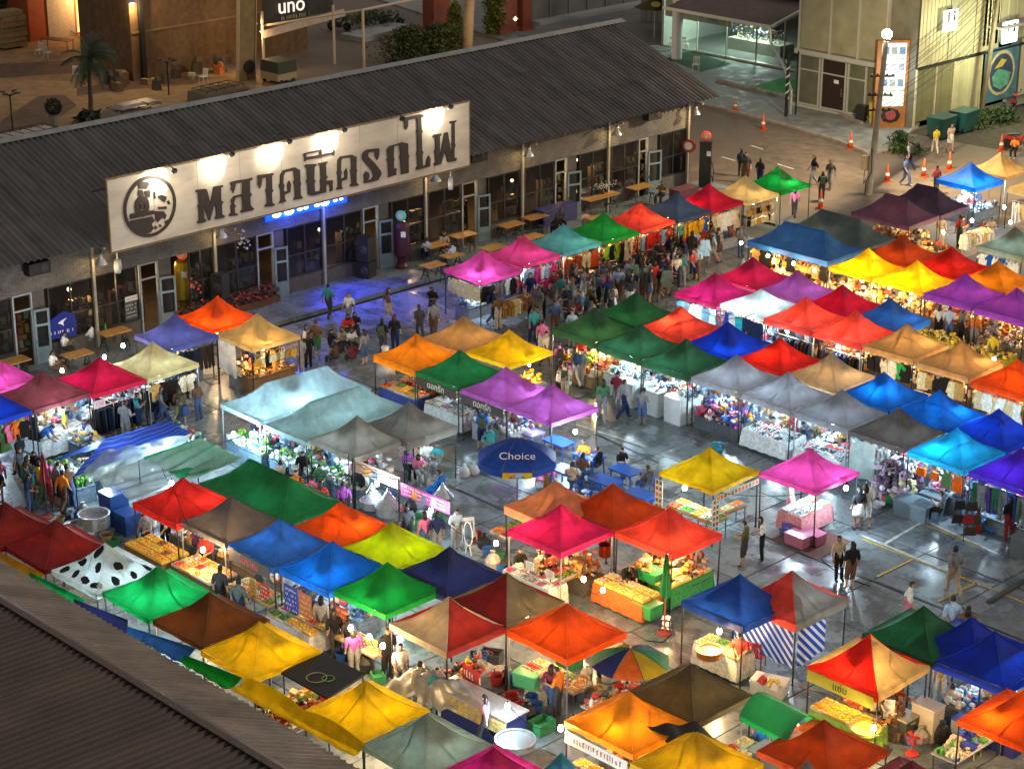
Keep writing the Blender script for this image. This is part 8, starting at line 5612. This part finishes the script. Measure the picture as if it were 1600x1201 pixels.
mat_=Matrix.Rotation(am+PI/2,4,'Z')@Matrix.Rotation(sl_,4,'X')
o=ob("lettering",tl,mat((.7,.72,.75),.5,0,0),cu)
o.matrix_local=Matrix.Translation((rr_*math.cos(am),rr_*math.sin(am),ht+.035))@mat_
b=MB()
e=1.42*.965
hw=1.42*math.sin(PI/8)*.93
b.box((0,0,0),(2*hw,.02,.22))
o=ob("edge_panel",b,cloth((.6,.42,.02)),cu)
o.matrix_local=Matrix.Translation((e*math.cos(am)*.985,e*math.sin(am)*.985,2.5-.68-.15))@Matrix.Rotation(am+PI/2,4,'Z')
b=MB()
b.box((0,-.012,0),(.34,.01,.15))
b.box((-.1,-.016,0),(.1,.01,.15),1)
o2=ob("printed_mark",b,[mat((.08,.3,.6),.5),mat((.4,.12,.03),.5)],o)
umbrella(985,1012,2.05,1.15,.42,[(.02,.22,.10),(.02,.03,.13),(.62,.12,.02),(.50,.36,.02)],"rainbow striped umbrella with green, navy, orange and yellow panels",val=0,
twist=.3)
def closed_umbrella(px,py,zt,h,col,lab,pole_m):
 p=G(px,py,.05)
 t=thing("closed_umbrella",lab,"umbrella",p)
 b=MB()
 for i in range(12):
  a=2*PI*i/12
  r1=.19 if i%2 else .10
  a2=2*PI*(i+1)/12
  r2=.10 if i%2 else .19
  zs=[(zt,.0),(zt-.12,.35),(zt-h*.5,.65),(zt-h*.88,1),(zt-h,.8)]
  for(za,fa),(zb,fb)in zip(zs,zs[1:]):
   b.add([(r1*fa*math.cos(a),r1*fa*math.sin(a),za),(r2*fa*math.cos(a2),r2*fa*math.sin(a2),za),(r2*fb*math.cos(a2),r2*fb*math.sin(a2),zb),(r1*fb*math.cos(a),r1*fb*math.sin(a),
zb)],
[(0,
1,
2,
3)])
 ob("folded_cloth",b,cloth(col),t)
 b=MB()
 b.bar((0,0,0),(0,0,zt+.05),.022,6)
 ob("pole",b,pole_m,t)
 b=MB()
 b.lathe([(.22,0),(.22,.07),(.05,.1)],10)
 ob("base",b,mat((.3,.05,.04),.6),t)
closed_umbrella(1038,990,2.75,1.5,(.02,.24,.07),"closed dark green umbrella before the red canopy",mat((.3,.08,.05),.6))
closed_umbrella(853,866,2.9,1.1,(.42,.30,.05),"closed mustard umbrella standing through the salmon canopy",STEEL)
closed_umbrella(74,808,2.4,1.1,(.25,.03,.05),"closed dark red umbrella by the striped tarp",STEEL)
pts=[G(1155,1117,2.1),G(1205,1090,2.1),G(1281,1128,2.1),G(1231,1158,2.1)]
cc=sum(pts,Vector())/4
t=thing("green_awning_cart","food cart with a glossy green barrel awning and scalloped edge","cart",(cc.x,cc.y,0))
A,B,Cc,D=pts[0],pts[1],pts[3],pts[2]
c00=Vector((cc.x,cc.y,0))
b=MB()
b.sheet(lambda u,v:A.lerp(B,v).lerp(Cc.lerp(D,v),u)-c00+Vector((0,0,.42*math.sin(PI*v)**.8)),16,12)
ob("barrel_awning",b.mesh("barrel_awning",smooth=True,norm=False),mat((.01,.24,.05),.25,0,.1,3,.05,trans=.14,spec=.7),t)
for(S0,S1)in((A,Cc),(B,D)):
 b=MB()
 for k in range(9):
  p0,p1=S0.lerp(S1,k/9)-c00,S0.lerp(S1,(k+1)/9)-c00
  m_=(p0+p1)/2
  b.add([p0,p1,p1-Vector((0,0,.12)),m_-Vector((0,0,.2)),p0-Vector((0,0,.12))],[(0,1,2,3,4)])
 ob("scalloped_edge",b.mesh("scalloped_edge",norm=False),cloth((.01,.26,.06)),t)
for q_ in pts:
 v=(q_-c00)*.94
 b=MB()
 b.bar((v.x,v.y,0),(v.x,v.y,2.08),.02)
 ob("leg",b,GALV,t)
b=MB()
b.bar(A.lerp(B,.5).lerp(Cc.lerp(D,.5),.12)-c00+Vector((0,0,.12)),A.lerp(B,.5).lerp(Cc.lerp(D,.5),.88)-c00+Vector((0,0,.12)),.022,8)
ob("tube_lamp",b,glow((.85,1,.9),9),t)
point(t,(-.4,0,2.0),14,(.85,1,.9),.1)
point(t,(.5,0,2.0),14,(.85,1,.9),.1)
b=MB()
b.box((-.3,.2,.45),(1.2,.8,.9))
ob("cart_body",b,mat((.3,.3,.3),.4,.5,.1),t)
def pot(px,py,z,r,h,lab,col=(.55,.55,.56),cone_=False,name="cooking_pot",cat="pot",fill=None):
 t=thing(name,lab,cat,G(px,py,z))
 b=MB()
 b.lathe([(r*.92,0),(r,.03),(r,h),(r*1.06,h+.015),(r*.94,h),(r*.92,h*.6),(0,h*.55)],18)
 ob("body",b.mesh("body",smooth=False),mat(col,.28,.9,.15),t)
 for s_ in(-1,1):
  b=MB()
  b.tube([(s_*r,-.06,h*.8),(s_*(r+.06),-.05,h*.82),(s_*(r+.06),.05,h*.82),(s_*r,.06,h*.8)],.012,4)
  ob("handle",b,STEEL,t)
 if cone_:
  b=MB()
  b.lathe([(r*1.08,h+.02),(r*.5,h+r*.7),(.03,h+r*1.35),(.03,h+r*1.5),(0,h+r*1.52)],18)
  ob("lid",b,mat((.55,.57,.6),.22,.9,.1),t)
 if fill:
  b=MB()
  b.lathe([(0,h*.82),(r*.93,h*.8),(r*.93,h*.78)],16)
  ob("contents",b,mat(fill,.4,0,.3,12,.3),t)
pot(582,792,.62,.42,.28,"steel steamer with a conical lid, left of two",cone_=True,name="steamer")
pot(607,803,.62,.44,.30,"steel steamer with a conical lid, right of two",cone_=True,name="steamer")
pot(692,785,.5,.36,.25,"steel steamer with a conical lid behind the menu banner end",cone_=True,name="steamer")
pot(148,822,.55,.52,.48,"large round steel pot by the blue boxes, left")
pot(124,830,.45,.34,.3,"smaller steel pot left of the large one")
pot(1108,1025,.9,.38,.22,"orange basin of papaya salad on the fruit table",(.6,.22,.05),name="basin",cat="basin",fill=(.6,.3,.12))
pot(1312,1118,.72,.36,.14,"yellow frying pan of orange food, lower right",(.5,.4,.1),name="wok",cat="pan",fill=(.65,.32,.05))
pot(1352,1142,.8,.42,.1,"wide yellow tray of snacks beside the lamp, lower right",(.55,.45,.1),name="round_tray",cat="tray",fill=(.55,.38,.06))
pot(805,1165,.55,.55,.22,"wide steel wok under the cool bulb, bottom",name="wok",cat="pan",fill=(.12,.12,.12))
pot(945,868,.95,.2,.4,"red drinks urn under the magenta canopy",(.45,.06,.03),name="drinks_urn",cat="urn")
def crate_box(px,py,z,dims,col,lab,rz=0,lid=None,name="storage_box",cat="box"):
 t=thing(name,lab,cat,G(px,py,z),R(rz))
 b=MB()
 b.box((0,0,dims[2]/2),dims,taper=1.06)
 ob("body",b,plastic(col),t)
 b=MB()
 b.box((0,0,dims[2]+.025),(dims[0]*1.1,dims[1]*1.1,.05))
 ob("lid",b,plastic(lid or tuple(c_*1.2 for c_ in col)),t)
 b=MB()
 for s_ in(-1,1):
  b.box((s_*dims[0]*.54,0,dims[2]*.85),(.03,.2,.04))
 ob("handle",b,plastic(lid or col),t)
for a in((1430,806,.05,(1.3,.75,.55),(.13,.18,.21),"grey blue storage bin under the light blue canopy, left",0,None),(1462,795,.05,(.9,.7,.55),(.11,.15,.18),"grey blue storage bin under the light blue canopy, right",
0,
None),
(1572,
822,
.05,
(1.2,
.75,
.55),
(.12,
.16,
.19),
"grey blue storage bin at the right edge by the belts",
0,
None),
(1594,
868,
.05,
(.5,
.5,
.7),
(.10,
.12,
.14),
"small grey bin at the right edge of the yard",
0,
None),
(1202,
1083,
.05,
(.95,
.6,
.42),
(.55,
.52,
.46),
"white foam cooler box right of the fruit table",
20,
(.6,
.58,
.52)),
(180,
815,
.05,
(.7,
.7,
1.1),
(.02,
.07,
.26),
"tall blue box by the large steel pot",
0,
None),
(200,
830,
.05,
(.7,
.6,
.7),
(.02,
.06,
.22),
"lower blue box by the red canopy leg",
0,
None),
(1247,
850,
.1,
(.75,
.5,
.35),
(.36,
.12,
.20),
"pink travel case under the pink clothed table, left",
0,
None),
(1270,
846,
.1,
(.7,
.5,
.32),
(.32,
.10,
.18),
"pink travel case under the pink clothed table, right",
0,
None),
(1565,
1168,
.05,
(1.1,
.6,
.7),
(.03,
.04,
.22),
"navy drinks cooler under the lower right orange canopy",
0,
(.5,
.55,
.6)),
(1447,
1150,
.05,
(.7,
.5,
1.0),
(.50,
.44,
.34),
"cream cabinet under the red and sand canopy",
0,
None),
(1405,
1150,
.05,
(.8,
.6,
.7),
(.05,
.05,
.045),
"dark green cool box by the red fan",
0,
(.3,
.3,
.22)),
(1012,
960,
.3,
(.7,
.55,
.4),
(.04,
.26,
.07),
"green crate between the yellow crates",
0,
None),
(1020,
905,
.75,
(.7,
.6,
.3),
(.03,
.3,
.08),
"green plastic crate on the side table",
0,
None),
(825,
1070,
.4,
(.7,
.5,
.4),
(.10,
.4,
.16),
"pale green basket behind the snack cart",
15,
None),
(1500,
1160,
.05,
(.4,
.4,
.75),
(.25,
.26,
.28),
"grey water jug stack by the blue canopy",
0,
(.02,
.05,
.2))):
 crate_box(*a[:6],rz=a[6],lid=a[7])
b=MB()
for k,(dx,dy,c_)in enumerate(((-.2,0,0),(.1,.05,1),(.3,-.05,2),(.18,.12,1))):
 b.box((dx,dy,.1),(.24,.2,.2),c_,k,.3,taper=.7)
tag(ob("bags",b,[mat((.5,.04,.03),.5),mat((.6,.4,.05),.5),mat((.6,.5,.5),.5)],None,G(1200,1070,.52)),"red, yellow and pale bags heaped on the foam cooler","bags")
q=MB()
pm=[G(1205,845),G(1258,818),G(1330,848),G(1278,878)]
q.prism([(v.x,v.y,.075)for v in pm],(0,0,-.01))
tag(ob("floor_mat",q,mat((.10,.045,.035),.9,0,.3,6)),"dark red mat on the ground under the pink canopy","mat")
def fan(px,py,z,h,col,lab):
 t=thing("fan",lab,"fan",G(px,py,z),R(30))
 b=MB()
 b.lathe([(.2,0),(.2,.04),(.03,.07)],12)
 b.bar((0,0,.05),(0,0,h),.02,6)
 ob("stand",b,plastic(col),t)
 b=MB()
 for r in(.22,.15,.08):
  for i in range(14):
   a0,a1=2*PI*i/14,2*PI*(i+1)/14
   b.bar((r*math.cos(a0),-.06,h+r*math.sin(a0)),(r*math.cos(a1),-.06,h+r*math.sin(a1)),.006,3)
 ob("guard",b,plastic(col),t)
 for k in range(3):
  b=MB()
  a=k*2*PI/3
  b.box((.1*math.cos(a),-.03,h+.1*math.sin(a)),(.18,.008,.1),ry=-a,rx=.3)
  ob("blade",b,plastic(tuple(c_*.7 for c_ in col)),t)
fan(1425,1178,.05,.55,(.5,.04,.03),"small red fan standing by the dark green cool box")
plastic_stool(G(1519,1180,.05),"cream and green plastic stool under the lower right orange canopy",plastic((.5,.42,.25)))
plastic_stool(G(1556,1163,.05),"orange plastic stool beside the navy cooler",plastic((.6,.2,.03)))
plastic_chair(G(1182,1042,.05),R(200),(.35,.03,.04),"red plastic chair behind the fruit seller")
plastic_chair(G(734,852,.05),R(60),(.5,.5,.48),"white chair by the cook in pale blue")
t=thing("round_mirror","tall oval white framed mirror by the cook in pale blue","mirror",G(732,866,.05))
b=MB()
for i in range(24):
 a0,a1=2*PI*i/24,2*PI*(i+1)/24
 b.bar((.2*math.cos(a0),0,.75+.42*math.sin(a0)),(.2*math.cos(a1),0,.75+.42*math.sin(a1)),.025,4)
ob("frame",b,WHITE,t)
b=MB()
b.lathe([(0,0),(.19,.001),(.19,.01),(0,.012)],18)
ob("glass",b,mat((.4,.45,.48),.1,.8,0),t,(0,0,.75),rot=(PI/2,0,0),sc=(1,2.1,1))
b=MB()
b.bar((-.15,0,0),(-.05,0,.35),.02)
b.bar((.15,0,0),(.05,0,.35),.02)
ob("stand",b,WHITE,t)
t=thing("round_fan_board","large white and black round wheel board by the steamers","wheel",G(561,770,.6))
b=MB()
b.lathe([(.0,-.03),(.40,-.03),(.40,.03),(.0,.03)],18)
ob("disc",b,WHITE,t,(0,0,.5),rot=(PI/2,0,R(20)))
b=MB()
b.lathe([(.16,0),(.3,.002),(.3,.01),(.16,.012)],16)
ob("ring",b,BLACK,t,(.014,-.04,.5),rot=(PI/2,0,R(20)))
t=thing("white_dress","white dress hung at the left leg of the orange middle island canopy","dress",G(603,606,.05)+Vector((0,0,0)),R(20))
b=MB()
b.lathe([(.42,.55),(.34,.9),(.16,1.35),(.12,1.5),(.17,1.75),(.10,1.8)],14)
ob("skirt",b.mesh("skirt",smooth=True),cloth((.6,.6,.58)),t)
b=MB()
b.bar((0,0,0),(0,0,1.9),.02)
ob("stand",b,STEEL,t)
for px,py,kd,col,lab in((989,470,SHI,(.12,.15,.09),"olive shirt on a stand in the aisle behind the dark green canopies"),(1041,480,SHI,(.09,.11,.08),"dark olive jacket on a stand left of the magenta canopy"),
(1100,
430,
SHI,
(.25,
.42,
.65),
"pale blue shirt on a stand in the aisle, upper right"),
(1505,
845,
BAG,
(.02,
.02,
.02),
"black printed bags on a post in the yard"),
):
 t=thing("garment_stand",lab,"garment stand",G(px,py,.05),R(40))
 b=MB()
 b.bar((0,0,0),(0,0,1.75),.018)
 b.bar((-.2,0,0),(.2,0,0),.015)
 b.bar((0,-.2,0),(0,.2,0),.015)
 ob("stand",b,STEEL,t)
 if kd==BAG:
  for k,(dx,dz,c_)in enumerate(((-.22,1.75,(.015,.015,.015)),(.2,1.7,(.03,.03,.02)),(.1,1.25,(.3,.02,.03)),(.35,1.2,(.06,.05,.02)),(-.25,1.25,(.02,.02,.02)),(.2,.8,
(.05,
.04,
.02)))):
   ob("bag",GME[BAG][k%2],mat(c_,.6,0,.8,26),t,(dx,-.05,dz),sc=(1.1,1,1.1))
 else:
  ob("garment",GME[kd][0],fabric(col),t,(0,0,1.75),sc=(1.15,1,1.1))
t=thing("blue_tarp_heap","heap of blue folded tarp on the yard under the indigo canopy","tarp",G(1540,822,.05))
b=MB()
rn=random.Random(12)
for k in range(40):
 b.box((rn.gauss(0,.22),rn.gauss(0,.3),.12+abs(rn.gauss(0,.12))),(.34,.22,.05),0,rn.random()*3,rn.uniform(-.6,.6),rn.uniform(-.6,.6))
ob("folds",b,plastic((.03,.22,.5)),t)
t=thing("teal_bag","teal sack lying under the grey skirted toy table","bag",G(1120,702,.05))
b=MB()
b.ball((0,0,.16),.24,10,6,0,.7)
b.ball((.2,-.1,.12),.18,10,6,0,.7)
ob("sack",b,mat((.02,.2,.28),.6,0,.3,6,.3),t)
for px,py,lab in((1526,832,"dark red folded umbrella leaning by the right storage bin"),):
 b=MB()
 b.lathe([(.14,0),(.10,.5),(.02,.9)],10)
 tag(ob("folded_umbrella",b,fabric((.25,.02,.03)),None,G(px,py,.05)),lab,"umbrella")
rn=random.Random(77)
KND=[("basket","woven basket",(.28,.18,.08)),("bucket","plastic bucket",(.03,.12,.40)),("sack","full sack",(.30,.28,.24)),("bucket","plastic bucket",(.45,.05,.04)),
("crate",
"dark crate",
(.04,
.04,
.05)),
("basin",
"round basin",
(.35,
.36,
.37)),
("crate",
"green crate",
(.03,
.20,
.07)),
("sack",
"black rubbish sack",
(.015,
.015,
.017))]
LANES=[("by the snack cart, bottom",(740,1040),(850,1130),14,30),("beside the rainbow umbrella",(880,1060),(960,1080),12,24),("in the food aisle",(430,985),(600,
1060),
9,
12),
("by the lower right food tables",
(1280,
1160),
(1480,
1150),
12,
26),
("behind the steel steamers",
(560,
775),
(690,
830),
12,
16),
("by the tray table left of the magenta canopy",
(740,
850),
(800,
900),
9,
16),
("beside the big steel pot",
(90,
800),
(180,
840),
10,
16),
("under the red canopy's crates",
(1010,
930),
(1100,
900),
8,
14),
("by the clear bag heap",
(1360,
790),
(1420,
760),
8,
14)]
for where,a,b_,n,sp in LANES:
 for k in range(n):
  nm,wd,col=rn.choice(KND)
  u=(k+.5)/n
  p=G(a[0]+(b_[0]-a[0])*u,a[1]+(b_[1]-a[1])*u+rn.uniform(-sp,sp),.05)
  b=MB()
  s_=rn.uniform(.7,1.2)
  if nm=='crate':
   for y in(-.2,.2):
    b.box((0,y,.16),(.55,.03,.3))
   for x in(-.26,.26):
    b.box((x,0,.16),(.03,.37,.3))
   b.box((0,0,.1),(.48,.36,.16))
  elif nm=='sack':
   b.lathe([(.1,0),(.24,.08),(.25,.3),(.14,.46),(.04,.52),(.09,.6)],9)
  else:
   r=.2 if nm!='basin' else .3
   b.lathe([(r*.75,0),(r,.3 if nm!='basin' else .14),(r*1.05,.3 if nm!='basin' else .15),(r*.9,.28 if nm!='basin' else .13),(r*.7,.06),(0,.05)],12)
  tag(ob(nm,b,mat(col,.6,0,.3,6,.2),None,p,rz=rn.random()*3,sc=(s_,s_,s_)),"%s on the ground %s, %s from left"%(wd,where,FIRST[k]),nm,"loose containers "+where)
b=MB()
rn=random.Random(15)
for k in range(420):
 p=G(rn.uniform(0,1600),rn.uniform(420,1190),.066)
 s_=rn.uniform(.02,.07)
 b.box(p,(s_,s_*rn.uniform(.4,1),.004),rn.choice((0,0,1,2)),rn.random()*3)
ob("litter",b,[mat((.5,.48,.44),.8),mat((.06,.05,.03),.8),mat((.35,.25,.12),.8)])['kind']='stuff'
for k,(pp,lab)in enumerate(([[(1280,868),(1290,880),(1310,895),(1330,905),(1360,915)],"black cable snaking by the couple in the yard"],[[(985,985),(1010,1000),(1035,
1003),
(1050,
990)],
"black cable on the ground by the closed green umbrella"],
[[(1230,
1060),
(1260,
1075),
(1300,
1085),
(1360,
1110)],
"pale cable on the ground left of the yellow food banner"])):
 b=MB()
 b.tube([G(x,y,.065)for x,y in pp],.018,4)
 tag(ob("cable",b,BLACK if k<2 else mat((.3,.25,.12),.6)),lab,"cable")
